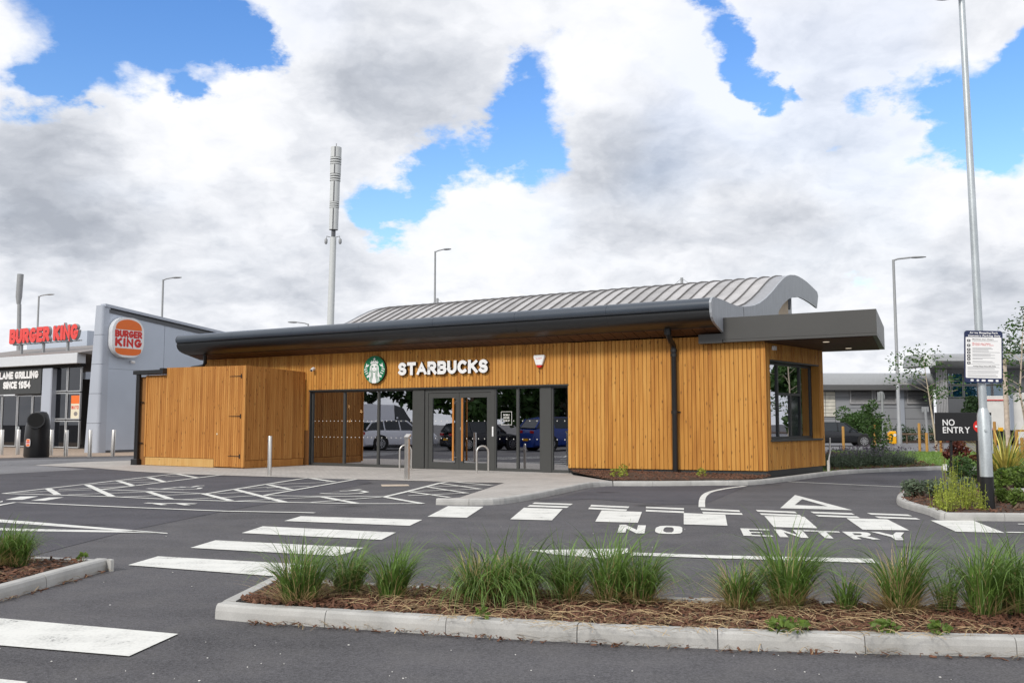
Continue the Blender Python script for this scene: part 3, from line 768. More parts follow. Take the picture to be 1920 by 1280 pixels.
# bed behind it with the phormium
pb = [G(1790, 912), G(1862, 925), G(1925, 926), G(2250, 930)]
pb_poly = [Vector((p.x, p.y, 0)) for p in [G(1795, 911), G(1862, 921), G(1925, 922), G(2250, 926), G(2250, 896), G(1850, 894), G(1800, 903)]]
ph_bed = bed('planting_bed', pb_poly, .085, 'mulched bed with the yellow sword-leaved plant')
kerb_run(pb, ph_bed, +1)
chips('bark_mulch', pb_poly, 900, .085, .06, 'bark', 'brown bark chips in the bed of the yellow sword-leaved plant', RB)

# ------------------------------------------------------------------ painted markings: every mark its own piece of the car park
PZ = .0085
def mark(name, pts, hole=None, mat='paint'):
    p3 = [Vector((G(x, y).x, G(x, y).y, PZ)) for x, y in pts]
    h3 = [[Vector((G(x, y).x, G(x, y).y, PZ)) for x, y in hole]] if hole else []
    return MB().sheet(p3, h3).build(name, mat, ground)
lz = [0]
def line(name, pts, w=.09):
    lz[0] = (lz[0] + 1) % 12
    z = PZ + .0006 * lz[0]
    P = [Vector((G(x, y).x, G(x, y).y, z)) for x, y in pts]; mb = MB(); k = 0
    for i, p in enumerate(P):
        t = (P[min(i + 1, len(P) - 1)] - P[max(i - 1, 0)]).normalized(); n_ = Vector((-t.y, t.x, 0)) * w / 2
        mb.v += [p - n_, p + n_]
    for i in range(len(P) - 1): mb.f.append((2 * i, 2 * i + 2, 2 * i + 3, 2 * i + 1))
    return mb.build(name, 'paint', ground)
for q in [[(240, 1060), (296, 1043.5), (594, 1060), (527, 1082)], [(357, 1027.5), (404, 1013.3), (682, 1027.5), (633, 1043)], [(453, 999.7), (493, 987), (742.5, 998.7), (715, 1012.5)],
          [(533, 977), (564, 968), (792, 974.7), (768, 986)], [(0, 1160), (334, 1189.6), (242, 1231.5), (-60, 1206), (-200, 1190), (-130, 1150)], [(-80, 1266), (52, 1280), (-60, 1330), (-300, 1300)],
          [(801.3, 969), (840, 949), (906.7, 950), (875, 970.8)], [(956.7, 973.8), (982.5, 952), (1055, 954.5), (1035, 975.8)], [(1116, 978.3), (1128, 957), (1203.7, 960), (1196, 980.3)],
          [(1282, 962), (1360, 965.3), (1364, 985.8), (1282, 983.3)], [(1433, 967.5), (1508, 969), (1533, 990.8), (1451, 988.3)], [(1587, 971.7), (1664, 974), (1704.7, 994.7), (1617.5, 993.3)],
          [(1745, 976), (1824, 976), (1884, 999.5), (1792.5, 997)]]:
    mark('zebra_stripe', q)
for a, b, t in [((1000, 943.5), (1072, 946), 2.6), ((991, 948.5), (1065, 951), 3), ((1107.5, 948), (1179, 951.3), 3), ((1104, 953), (1175, 956.8), 3.2), ((1211, 951.5), (1282.5, 954.5), 3), ((1211, 957.5), (1282.5, 960.5), 3.3),
                ((1314, 954.8), (1387, 958.5), 3.2), ((1317.5, 961.3), (1391.7, 964), 3.3), ((1419, 957.8), (1492.5, 961), 3.2), ((1426, 964), (1501, 967), 3.3), ((1522.5, 961), (1600, 964), 3.2), ((1531.7, 967), (1610, 970), 3.3),
                ((1629.7, 963.5), (1706.7, 966.5), 3.2), ((1644, 970), (1721.7, 973), 3.3)]:
    sk = (b[0] - 1300) * .010
    mark('give_way_dash', [(a[0] - sk, a[1] - t / 2), (b[0] - sk, b[1] - t / 2), (b[0] + sk, b[1] + t / 2), (a[0] + sk, a[1] + t / 2)])
cl = smooth_path([Vector(p) for p in [(1316, 951, 0), (1316.5, 938, 0), (1321, 929, 0), (1333, 922, 0), (1361, 916, 0), (1397, 911.3, 0)]], 4)
line('curved_line', [(v.x, v.y) for v in cl], .115)
mark('give_way_triangle', [(1490.8, 928), (1598, 956.7), (1463, 953)], [(1504, 936), (1551.7, 949.5), (1490, 947)])
line('lane_line', [(1478, 903), (1713, 914)], .10)
mark('stop_line', [(1180, 1036), (1340, 1041.5), (1638, 1048), (1648, 1056.5), (1600, 1054.8), (1340, 1047), (1180, 1041.5)])
mark('arrow_wedge', [(991, 1031.7), (1040, 1031.3), (1177.5, 1028.7), (1177, 1036), (1138, 1048), (1040, 1040)])
def E6(ox, oy, L_): return [(ox + x / 6.0, oy + y / 6.0) for x, y in L_]
mark('road_letter', E6(1040, 860, [(730, 745), (800, 745), (925, 803), (938, 750), (1027, 752), (1010, 842), (918, 842), (808, 788), (798, 833), (707, 832)]))
mark('road_letter', E6(1040, 860, [(1130, 805), (1140, 778), (1185, 760), (1250, 756), (1340, 758), (1410, 764), (1436, 778), (1436, 825), (1415, 842), (1340, 849), (1230, 847), (1165, 840), (1132, 825)]),
     E6(1040, 860, [(1222, 803), (1236, 780), (1260, 773), (1320, 775), (1340, 788), (1338, 815), (1318, 832), (1255, 832), (1225, 820)]))
mark('road_letter', E6(1340, 860, [(287, 785), (608, 795), (620, 808), (385, 803), (397, 825), (525, 828), (537, 839), (405, 836), (420, 858), (645, 866), (662, 880), (325, 868)]))
mark('road_letter', E6(1340, 860, [(668, 795), (745, 798), (940, 862), (880, 803), (985, 808), (1060, 894), (980, 892), (775, 828), (832, 886), (735, 884)]))
mark('road_letter', E6(1340, 860, [(990, 805), (1395, 820), (1412, 833), (1255, 828), (1338, 900), (1245, 897), (1160, 824), (1005, 818)]))
mark('road_letter', E6(1340, 860, [(1432, 822), (1640, 826), (1720, 833), (1755, 848), (1750, 866), (1715, 874), (1868, 910), (1785, 912), (1640, 882), (1598, 882), (1655, 908), (1565, 910)]),
     E6(1340, 860, [(1548, 840), (1640, 843), (1658, 852), (1640, 862), (1575, 862)]))
mark('road_letter', E6(1600, 860, [(192, 823), (290, 827), (440, 862), (478, 830), (572, 832), (535, 875), (572, 918), (478, 918), (425, 882)]))
line('edge_line', [(1887, 998.5), (2100, 1001)], .10)
line('edge_line', [(1909, 983), (2000, 985)], .08)
# accessible bays: edges, hatching and symbols
for pts, w in [([(6, 925.5), (160, 908), (330, 888.3)], .10), ([(6, 925.5), (215, 931.7), (323, 936.7), (433, 940), (532, 942), (675, 944.7), (792, 944.6)], .10), ([(416, 890.4), (240, 912.5), (190, 918)], .10),
               ([(190, 918), (320, 923), (387, 926)], .09), ([(387, 926), (560, 898.7), (578, 896.2)], .10), ([(668, 898.8), (500, 928.5), (496, 930)], .10), ([(498, 929.6), (600, 931.2), (720, 931.7)], .09),
               ([(720, 931.7), (760, 922.3), (825, 905.6), (838, 903.6)], .11), ([(838, 903.6), (943, 905.6)], .08), ([(720, 931.7), (792, 944.4)], .13), ([(330, 888.6), (416, 890.8)], .07), ([(578, 896.4), (668, 899.2)], .07)]:
    line('bay_line', pts, w)
for a, b in [((90, 916.5), (108, 927.5)), ((163, 909), (210, 931)), ((222, 902), (250, 911)), ((279, 895.5), (307, 903.5)), ((332, 889), (370, 896)), ((278, 922.5), (320, 936.3)), ((382, 926.3), (432, 939.2)), ((440, 917.5), (533, 941.5)),
             ((503, 908.6), (546, 918.2)), ((582, 896.5), (627, 903.4)), ((603, 931.6), (668, 943.8)), ((767, 922), (843, 932.8)), ((797, 912.5), (877, 925)), ((825, 906.3), (902, 917.2)), ((853, 904.2), (923, 910))]:
    line('hatch_line', [a, b], .14 if a[0] < 700 else .10)
for a, b in [((23, 924.3), (172, 918.5)), ((110, 918.5), (242, 912.2)), ((172, 908.6), (293, 903.6)), ((232, 901.9), (302, 898.5)), ((127, 927.5), (275, 922.2)), ((222, 932), (380, 925.6)), ((340, 936.9), (482, 929.2)), ((400, 926), (540, 918.6)),
             ((457, 916), (515, 912.8)), ((440, 940), (600, 931.9)), ((510, 908.4), (617, 904.4)), ((500, 915.2), (580, 911.6)), ((583, 942.4), (716, 932.2)), ((772, 921.8), (902, 917.2)), ((808, 913), (920, 910.2)), ((765, 930), (875, 924.9)), ((310, 893), (345, 892))]:
    line('hatch_line', [a, b], .075)
# wheelchair signs
def symbol(name, polys, w=.10):
    for pts in polys: line(name, pts, w)
symbol('wheelchair_mark', [[(276, 916), (300, 917), (345, 918), (372, 916.5), (376, 914.5)], [(337, 913), (360, 913.3), (372, 911), (383, 910.6)], [(300, 917.2), (330, 914), (348, 913.5)]], .11)
symbol('wheelchair_mark', [[(601, 925.2), (620, 926), (650, 926.3), (675, 925), (688, 922.6), (678, 920.5), (658, 920)], [(637, 921), (655, 920.5), (676, 917.8)]], .11)
symbol('pedestrian_mark', [[(273, 943.5), (300, 944.5), (335, 944.2), (367, 945)], [(292, 944.8), (308, 947.3)], [(335, 944.5), (352, 947.8)]], .12)
for q in [[(10, 937), (38, 931), (72, 930.6), (42, 937)], [(58, 938.5), (92, 932.8), (120, 932.4), (84, 938.8)], [(0, 940.5), (5, 939), (5, 941), (0, 942)]]: mark('direction_dash', q)
line('edge_line', [(-80, 966), (0, 947.5), (28, 942.6), (50, 943.3), (240, 951.7), (423, 959), (560, 961.4), (590, 962.2)], .10)
mark('chevron', [(0, 974), (60, 978.5), (313, 999.5), (315, 1001), (250, 997.2), (0, 979.5), (-120, 971), (-120, 965)])
mark('chevron', [(-120, 986), (33, 991.5), (250, 995.6), (300, 1000), (250, 999), (33, 995.8), (-120, 990)])
# worn yellowish gully grating and stray specks
mark('drain_grate', [(714, 908.5), (765, 908.2), (768, 911.2), (716, 912)], mat='birch_bark')
rs = random.Random(21); mb = MB()
for i in range(110):
    px = rs.uniform(-50, 1950); py = rs.choice([rs.uniform(1065, 1280), rs.uniform(960, 1090), rs.uniform(1200, 1290)])
    g = G(px, py)
    if inside(g, front_poly) or inside(g, left_poly) or inside(g, right_poly): continue
    a = rs.uniform(0, 3.14); l_ = rs.uniform(.003, .012); w_ = l_ * rs.uniform(.4, .9); d = Vector((math.cos(a), math.sin(a), 0)) * l_; e = Vector((-d.y, d.x, 0)) * (w_ / l_)
    mb.boxf(Vector((g.x, g.y, .003)) - d / 2 - e / 2, d, e, Z * .004)
tag(mb.build('litter_specks', 'white_dirty'), 'tiny pale specks of grit scattered over the asphalt', 'grit', kind='stuff')
# straw and bark washed against the front kerb
kb = [Vector((p.x, p.y, 0)) for p in [q + Vector((0, -.005, 0)) for q in fb[2:9]] + [q + Vector((0, -.10, 0)) for q in reversed(fb[2:9])]]
straws('kerb_litter', kb, 160, .004, 'straw', 'dry straw washed up along the foot of the front kerb', RB, .05, .24, .02, .003, -.15)
chips('kerb_debris', kb, 150, -.006, .035, 'bark', 'bark crumbs along the foot of the front kerb', RB, zj=.012)
kb2 = [Vector((p.x, p.y, 0)) for p in [q + Vector((.01, -.01, 0)) for q in li] + [q + Vector((.08, -.06, 0)) for q in reversed(li)]]
straws('kerb_litter', kb2, 60, .004, 'straw', 'dry straw along the kerb of the left island', RB, .05, .2, .02, .003, .5)
chips('kerb_debris', kb2, 70, -.006, .035, 'bark', 'bark crumbs along the kerb of the left island', RB, zj=.012)

# ================================================================== THE CAFE BUILDING
cafe = thing('cafe_building', A, 'single storey timber clad cafe with wavy zinc roof and dark glazed entrance', 'building')
OA = A
S0, S1 = -5.35, 15.66                 # ends of the front wall
GL0, GL1, HEAD = -.06, 9.95, 2.565    # glazing
def cb_box(s0, s1, o0, o1, z0, z1): return MB().boxf(W(s0, o0, z0), U * (s1 - s0), NN * (o1 - o0), Z * (z1 - z0))
def wtop(s): return 3.835 - .0035 * (s - S0)
# wall core behind the boards
mb = MB()
for s0, s1, z0, z1 in [(S0, GL0, 0, 3.80), (GL0, GL1, HEAD + .06, 3.80), (GL1, S1, .255, 3.74)]:
    mb.boxf(W(s0, -.25, z0), U * (s1 - s0), NN * .232, Z * (z1 - z0))
front_wall = mb.build('front_wall', 'groove_wood', cafe, OA)
# one board mesh, unit height, shared
PITCH_B = .1165
def board_mesh(w, t, ex, eo):
    prof = [(-w / 2, 0), (-w / 2, t * .72), (-w / 2 + .007, t), (w / 2 - .007, t), (w / 2, t * .72), (w / 2, 0)]
    vs = [Vector(ex) * a + Vector(eo) * b for a, b in prof] + [Vector(ex) * a + Vector(eo) * b + Z for a, b in prof]
    fs = [(i, (i + 1) % 6, 6 + (i + 1) % 6, 6 + i) for i in range(6)] + [(5, 4, 3, 2, 1, 0), (6, 7, 8, 9, 10, 11)]
    me = bpy.data.meshes.new('cladding_board'); me.from_pydata([tuple(v) for v in vs], [], [tuple(reversed(f)) for f in fs]); me.update()
    return me
bm_front = board_mesh(PITCH_B - .011, .032, U, NN); bm_front.materials.append(M['timber'])
rb = random.Random(9)
def board(me, parent, base, z0, z1, name='cladding_board'):
    o = bpy.data.objects.new(name, me); C.objects.link(o); o.parent = parent
    o.location = Vector(base) - OA + Z * z0; o.scale = (1, 1, z1 - z0); return o
nb = int((S1 - S0) / PITCH_B)
for i in range(nb):
    s = S0 + (i + .5) * (S1 - S0) / nb
    if s < GL0 - .05: z0 = 1.2
    elif s < GL1 - .02: z0 = HEAD + .012
    else: z0 = .185 + .065 * (s - GL1) / (S1 - GL1)
    j = rb.uniform(-.0025, .0025)
    board(bm_front, front_wall, W(s, -.030 + j, 0), z0, wtop(s) - .02)
# plinth
mb = MB(); mb.boxf(W(GL1 + .01, -.25, 0), U * (S1 - GL1 - .03), NN * .205, Z * .25)
mb.build('plinth', 'anthracite', cafe, OA)
# head trim over the glazing
MB().boxf(W(GL0 - .02, -.20, HEAD - .03), U * (GL1 - GL0 + .04), NN * .215, Z * .035).build('head_trim', 'anthracite', cafe, OA)
for s in (GL0, GL1): MB().boxf(W(s - .02, -.2, .02), U * .04, NN * .175, Z * (HEAD - .055)).build('jamb_trim', 'anthracite', cafe, OA)

# ---- glazing
GO = -.12
def fbar(s0, s1, z0, z1, o0=GO - .06, o1=GO + .02, mb=None): return (mb or MB()).boxf(W(s0, o0, z0), U * (s1 - s0), NN * (o1 - o0), Z * (z1 - z0))
def glazed(s0, s1, z0, z1, name='window', fw=.055, mat='shop_glass', dots=True, o=GO):
    """frame with its pane, and the two rows of manifestation dots"""
    mb = MB()
    fbar(s0, s1, z0, z0 + fw * 1.5, o - .06, o + .02, mb); fbar(s0, s1, z1 - fw, z1, o - .06, o + .02, mb)
    fbar(s0, s0 + fw * .7, z0 + fw * 1.5, z1 - fw, o - .06, o + .02, mb); fbar(s1 - fw * .7, s1, z0 + fw * 1.5, z1 - fw, o - .06, o + .02, mb)
    f = mb.build(name, 'frame_grey', cafe, OA)
    pane(f, s0 + fw * .6, s1 - fw * .6, z0 + fw * 1.4, z1 - fw * .9, dots, mat, o - .02)
    return f
def pane(parent, s0, s1, z0, z1, dots=True, mat='shop_glass', o=GO - .02):
    MB().boxf(W(s0, o - .008, z0), U * (s1 - s0), NN * .008, Z * (z1 - z0)).build('pane', mat, parent, OA)
    if dots:
        d = MB(); n = max(2, int((s1 - s0 - .1) / .16))
        for zz in (1.52, .98):
            for i in range(n):
                c = W(s0 + (i + .5) * (s1 - s0) / n, o + .0015, zz); d.sheet(disc_pts(c, U, Z, .016, 8), up=NN)
        tag(d.build('manifestation_dots', 'white_dirty', parent, OA), kind='stuff')
for s0, s1 in [(-.02, 1.43), (1.43, 2.89), (2.89, 4.33)]: glazed(s0, s1, .03, HEAD - .03)
glazed(7.40, 8.20, .03, HEAD - .03); glazed(8.20, 9.00, .03, HEAD - .03); glazed(9.36, 9.93, .03, HEAD - .03)
fbar(4.33, 4.775, .03, HEAD - .03, GO - .05, GO + .05).build('pier_panel', 'frame_grey', cafe, OA, bevel=.01)
fbar(9.00, 9.36, .03, HEAD - .03, GO - .05, GO + .05).build('pier_panel', 'frame_grey', cafe, OA, bevel=.01)
# double doors
mb = MB(); fbar(4.80, 7.40, HEAD - .17, HEAD - .03, GO - .05, GO + .03, mb); fbar(4.80, 4.92, .03, HEAD - .17, GO - .05, GO + .03, mb); fbar(7.27, 7.40, .03, HEAD - .17, GO - .05, GO + .03, mb)
mb.build('door_frame', 'frame_grey', cafe, OA)
for k, (s0, s1) in enumerate([(4.925, 6.09), (6.10, 7.265)]):
    z0, z1 = .035, HEAD - .18; mb = MB(); f = .15
    fbar(s0, s1, z0, z0 + .21, GO - .045, GO + .012, mb); fbar(s0, s1, z1 - f, z1, GO - .045, GO + .012, mb); fbar(s0, s0 + f, z0 + .21, z1 - f, GO - .045, GO + .012, mb); fbar(s1 - f, s1, z0 + .21, z1 - f, GO - .045, GO + .012, mb)
    door = mb.build('door', 'frame_grey', cafe, OA)
    pane(door, s0 + f - .005, s1 - f + .005, z0 + .20, z1 - f + .005)
    sh = s1 - .16 if k == 0 else s0 + .17
    zz0, zz1 = .30, 2.22
    MB().tube([W(sh, GO + .10, zz0), W(sh, GO + .10, zz1)], .032, 12).build('pull_handle', 'handle_wood', door, OA, True)
    for zz in (zz0 + .1, zz1 - .1): MB().tube([W(sh, GO + .10, zz), W(sh + (.07 if k == 0 else -.07), GO + .005, zz)], .010, 8).build('handle_bracket', 'steel', door, OA)
MB().boxf(W(6.135, GO + .012, 1.24), U * .03, NN * .012, Z * .09).build('door_lock', 'steel', cafe, OA)
MB().boxf(W(7.32, GO + .03, 1.05), U * .05, NN * .03, Z * .30).build('access_reader', 'white', cafe, OA, bevel=.008)
# vinyl notice on the glass right of the doors
vz = GO - .0185
vm = MB(); c = W(7.79, vz, 1.60)
for a, b, w_, h_ in [(-.19, -.20, .38, .012), (-.19, .188, .38, .012), (-.19, -.188, .012, .376), (.178, -.188, .012, .376)]:
    vm.boxf(c + U * a + Z * b, U * w_, NN * .002, Z * h_)
vin = tag(vm.build('vinyl_notice', 'white_dirty', None, c), 'white outlined vinyl notice on the window right of the doors', 'notice')
for k, t in enumerate(('MOBILE', 'ORDER', 'PICK UP')):
    put_text(t, c + U * -.11 + Z * (.07 - k * .085) , U, Z, .22, .055, .002, 'white_dirty', vin, c, 'lettering', .02, False)

# ---- eaves: gutter sections (upper roll), black fascia, boarded soffit
ES0, ES1 = -5.58, 14.60
up_prof = [(1.085, 4.345), (1.125, 4.37), (1.15, 4.43), (1.15, 4.50), (1.12, 4.57), (1.05, 4.625), (.95, 4.655), (.75, 4.665), (.40, 4.65), (.05, 4.62), (.05, 4.50), (.9, 4.40)]
lo_prof = [(1.06, 4.338), (1.10, 4.30), (1.10, 4.25), (1.06, 4.16), (.98, 4.08), (.86, 4.02), (.70, 3.97), (.55, 3.935), (.55, 4.10), (.9, 4.33)]
def extrude(prof, s0, s1): return MB().prism([W(s0, o, z) for o, z in prof], U * (s1 - s0))
roof = cb_box(ES0 + .1, ES1 - .02, -10.0, .3, 4.40, 4.50).build('roof', 'roof_flat', cafe, OA)
for i in range(7):
    a = ES0 + (ES1 - ES0) * i / 7; b = ES0 + (ES1 - ES0) * (i + 1) / 7
    extrude(up_prof, a + .003, b - .003).build('gutter_section', 'fascia_sky_tint', roof, OA, True)
    extrude(lo_prof, a + .002, b - .002).build('fascia_section', 'fascia_black', roof, OA, True)
extrude([(.55, 3.94), (.55, 3.97), (-.1, 3.84), (-.1, 3.80)], ES0 + .02, ES1 - .02).build('soffit_backing', 'membrane', roof, OA)
nsf = 60
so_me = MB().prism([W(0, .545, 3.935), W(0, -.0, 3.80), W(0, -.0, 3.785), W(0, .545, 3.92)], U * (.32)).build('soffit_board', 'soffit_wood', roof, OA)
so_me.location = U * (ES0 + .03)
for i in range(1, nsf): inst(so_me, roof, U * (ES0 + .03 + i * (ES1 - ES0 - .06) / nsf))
# left end plate of the eaves
MB().prism([W(ES0, o, z) for o, z in up_prof[:9] + [(-.3, 4.62), (-.3, 3.80), (0, 3.79)] + [(.55, 3.93), (.70, 3.965), (.86, 4.015), (.98, 4.075), (1.06, 4.155), (1.095, 4.25), (1.095, 4.30)]], -U * .02).build('end_plate', 'fascia_black', roof, OA)

# ---- the wave roof: standing seam panels
top = [(.10, 4.635), (-.36, 4.61), (-1.0, 4.61), (-1.6, 4.65), (-2.11, 4.72), (-2.6, 4.80), (-3.1, 4.92), (-3.77, 5.14), (-4.53, 5.45), (-5.21, 5.76), (-5.76, 5.99), (-6.2, 6.13), (-6.6, 6.22), (-7.2, 6.295), (-7.7, 6.31), (-8.2, 6.30), (-8.8, 6.265), (-9.5, 6.19), (-10.22, 6.10)]
BS0, BS1 = -2.30, 14.20
top_b = [p for p in top if p[0] <= -1.0]
th = .05
npan = 39; pw = (BS1 - BS0) / npan
def strip(prof, s0, s1, t=th):
    mb = MB(); n = len(prof)
    for s in (s0, s1):
        mb.v += [W(s, o, z) for o, z in prof] + [W(s, o, z - t) for o, z in prof]
    for i in range(n - 1):
        mb.f.append((i, i + 1, 2 * n + i + 1, 2 * n + i)); mb.f.append((n + i, 2 * n + n + i, 2 * n + n + i + 1, n + i + 1))
        mb.f.append((i, n + i, n + i + 1, i + 1)); mb.f.append((2 * n + i, 2 * n + i + 1, 3 * n + i + 1, 3 * n + i))
    mb.f.append((0, 2 * n, 3 * n, n)); mb.f.append((n - 1, 2 * n - 1, 4 * n - 1, 3 * n - 1))
    return mb
pan = strip(top_b, 0, pw - .022).build('roof_panel', 'roof_zinc', roof, OA, True); pan.location = U * BS0
seam = strip([(o, z + .055) for o, z in top_b], -.022, 0, .10).build('standing_seam', 'roof_seam', roof, OA); seam.location = U * (BS0 + pw)
for i in range(1, npan): inst(pan, roof, U * (BS0 + pw * i))
for i in range(1, npan): inst(seam, roof, U * (BS0 + pw * (i + 1)))
# zinc flashing with blue film and end fascia at the right, fascia at the left end
strip([(o, z + .012) for o, z in top if o <= .1], 14.20, 14.585).build('verge_flashing', 'zinc', roof, OA, True)
strip([(o, z) for o, z in top if o >= -1.0] , BS0, 14.20).build('valley_sheet', 'zinc', roof, OA, True)
endp = [(1.15, 4.50), (1.12, 4.57), (1.05, 4.63), (.95, 4.66), (.66, 4.67)] + [(o, z + .03) for o, z in top] + [(-10.36, 6.0), (-10.14, 5.53), (-9.3, 5.60), (-8.5, 5.64), (-7.72, 5.65), (-6.97, 5.57), (-6.23, 5.40), (-5.55, 5.15), (-5.10, 4.90), (-4.95, 4.3), (-4.0, 4.05), (0.2, 3.80), (.55, 3.90), (.70, 3.945), (.86, 3.995), (.98, 4.055), (1.07, 4.14), (1.12, 4.25), (1.13, 4.35)]
MB().prism([W(14.60, o, z) for o, z in endp], U * .06).build('end_fascia', 'zinc_end', roof, OA)
MB().boxf(W(14.662, -1.55, 4.05), U * .004, NN * .02, Z * .62).build('fascia_joint', 'roof_seam', roof, OA)
lend = [(o, z + .03) for o, z in top_b] + [(-10.2, 4.5), (-1.0, 4.5)]
MB().prism([W(BS0 - .05, o, z) for o, z in lend], U * .05).build('end_fascia', 'zinc_end', roof, OA)
# upper wall in the shelter of the wave
MB().prism([W(14.26, o, z) for o, z in [(-4.9, 4.45), (-7.45, 4.45), (-7.45, 6.15), (-6.6, 6.12), (-5.76, 5.9), (-4.9, 5.5)]], U * .08).build('gable_panel', 'beige_panel', roof, OA)
MB().prism([W(14.10, o, z) for o, z in [(-7.4, 4.45), (-8.6, 4.45), (-8.6, 6.1), (-7.7, 6.18), (-7.4, 6.15)]], U * .06).build('gable_window', 'car_glass', roof, OA)
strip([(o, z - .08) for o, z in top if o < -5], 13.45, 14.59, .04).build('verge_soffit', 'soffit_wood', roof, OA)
# fall arrest posts on the ridge
for s in (-.1, 10.6):
    c = W(s, -7.5, 6.30); mb = MB(); mb.tube([c, c + Z * .30], .05, 10); mb.tube([c - U * .3 + Z * .06, c + Z * .28], .008, 5); mb.tube([c + U * .3 + Z * .06, c + Z * .28], .008, 5); mb.boxf(c - U * .32 - NN * .05, U * .64, NN * .1, Z * .06)
    mb.build('roof_anchor', 'galv_dull', roof, OA)
# side and back walls close the building
mb = MB(); mb.boxf(W(S0, -10.0, 0), U * .2, NN * 9.75, Z * 4.4); mb.boxf(W(S0 + .2, -10.0, 0), U * 19.0, NN * .2, Z * 4.4); mb.boxf(W(14.0, -9.8, 0), U * .2, NN * 5.0, Z * 4.4)
mb.boxf(W(BS0 + .1, -10.0, 4.52), U * 15.3, NN * .15, Z * 1.4)
mb.build('outer_wall', 'membrane', cafe, OA)

# ---- drive-through bay: boards, window in a deep reveal
def Bq(t, o, z): return corner + UB * t + NB * o + Z * z
WT0, WT1, WZ0, WZ1 = .28, 3.53, 1.03, 3.10
mb = MB()
for t0, t1, z0, z1 in [(0.02, WT0 - .0, .27, 3.50), (WT1, LB, .27, 3.50), (WT0, WT1, .27, WZ0 - .05), (WT0, WT1, WZ1, 3.50)]: mb.boxf(Bq(t0, -.30, z0), UB * (t1 - t0), NB * .282, Z * (z1 - z0))
bay_wall = mb.build('bay_wall', 'groove_wood', cafe, OA)
bm_bay = board_mesh(PITCH_B - .011, .032, UB, NB); bm_bay.materials.append(M['timber'])
nbb = int(LB / PITCH_B)
for i in range(nbb):
    t = (i + .5) * LB / nbb; b0 = Bq(t, -.03 + rb.uniform(-.002, .002), 0)
    if WT0 - .05 < t < WT1 + .05:
        board(bm_bay, bay_wall, b0, .255, WZ0 - .045); board(bm_bay, bay_wall, b0, WZ1 + .01, 3.53)
    else: board(bm_bay, bay_wall, b0, .255, 3.53)
MB().boxf(corner - U * .035 - NN * .03 + Z * .25, U * .05, NN * .035, Z * 3.25).build('corner_board', 'timber', cafe, OA)
MB().boxf(Bq(.05, -.3, 0), UB * (LB - .1), NB * .24, Z * .255).build('plinth', 'anthracite', cafe, OA)
# reveal linings of timber
rl = MB(); rl.boxf(Bq(WT1 - .02, -.30, WZ0), UB * .02, NB * .29, Z * (WZ1 - WZ0)); rl.boxf(Bq(WT0, -.30, WZ0), UB * .02, NB * .29, Z * (WZ1 - WZ0)); rl.build('reveal_lining', 'timber', cafe, OA)
MB().boxf(Bq(WT0 + .02, -.30, WZ1 - .03), UB * (WT1 - WT0 - .04), NB * .30, Z * .03).build('reveal_head', 'anthracite', cafe, OA)
MB().boxf(Bq(WT0 - .03, -.30, WZ0 - .045), UB * (WT1 - WT0 + .06), NB * .36, Z * .045).build('window_sill', 'anthracite', cafe, OA)
def bbar(t0, t1, z0, z1, mb, o0=-.30, o1=-.23): mb.boxf(Bq(t0, o0, z0), UB * (t1 - t0), NB * (o1 - o0), Z * (z1 - z0))
win = MB(); a, b, z0, z1 = WT0 + .021, WT1 - .021, WZ0 + .001, WZ1 - .031
bbar(a, b, z0, z0 + .07, win); bbar(a, b, z1 - .06, z1, win); bbar(a, a + .06, z0 + .07, z1 - .06, win); bbar(b - .06, b, z0 + .07, z1 - .06, win)
m1, m2, tz = 1.25, 2.72, 2.24
bbar(m1 - .035, m1 + .035, z0 + .07, z1 - .06, win); bbar(m2 - .035, m2 + .035, z0 + .07, z1 - .06, win); bbar(m1 + .035, m2 - .035, tz - .035, tz + .035, win)
bbar(2.02, 2.10, z0 + .07, tz - .035, win)
bay_win = win.build('serving_window', 'anthracite', cafe, OA)
for t0, t1, za, zb in [(a + .06, m1 - .035, z0 + .07, z1 - .06), (m2 + .035, b - .06, z0 + .07, z1 - .06), (m1 + .035, m2 - .035, tz + .035, z1 - .06), (m1 + .035, 2.02, z0 + .07, tz - .035), (2.10, m2 - .035, z0 + .07, tz - .035)]:
    MB().boxf(Bq(t0 - .004, -.275, za - .004), UB * (t1 - t0 + .008), NB * .008, Z * (zb - za + .008)).build('pane', 'bay_glass' if t0 != 2.10 else 'car_glass', bay_win, OA)
mb = MB(); mb.boxf(Bq(.02, -3.4, 0), UB * .1, NB * 3.1, Z * 3.5); bb = MB()
bb.boxf(Bq(-.4, -3.2, 0), UB * (LB + .3), NB * .1, Z * 3.5).build('inner_wall', 'interior_dark', cafe, OA)
MB().boxf(Bq(LB - .12, -3.1, 0), UB * .1, NB * 2.8, Z * 3.5).build('side_wall', 'membrane', cafe, OA)

# ---- dark flat canopy over the serving window
CS1 = 18.44
co, ct, cz = .25, 4.195, 3.535
back_r = W(CS1 - .62, co - 4.75, 0); fr = W(CS1, co, 0); fl = W(13.98, co, 0); bl = W(13.98, co - 4.75, 0)
can = MB().prism([p + Z * (cz + .09) for p in (fl + U * .64, fr, back_r, bl + U * .64)], Z * (ct - cz - .09)).build('canopy', 'canopy_grey', cafe, OA)
MB().boxf(fl + U * .0 + Z * (cz + .01) - NN * .20, U * .645, NN * .197, Z * .24).build('canopy_flange', 'canopy_grey', can, OA)
MB().prism([p + Z * (cz + .02) for p in (fl + U * .66, fr, back_r, bl + U * .66)], Z * .065).build('canopy_trim', 'canopy_grey', can, OA)
sfc = [fl + U * 1.0 - NN * .35, fr - U * .12 - NN * .12, back_r - U * .12 + NN * .12, bl + U * 1.0 + NN * .12]
MB().prism([p + Z * (cz + .005) for p in sfc], Z * .012).build('canopy_soffit', 'soffit_wood', can, OA)
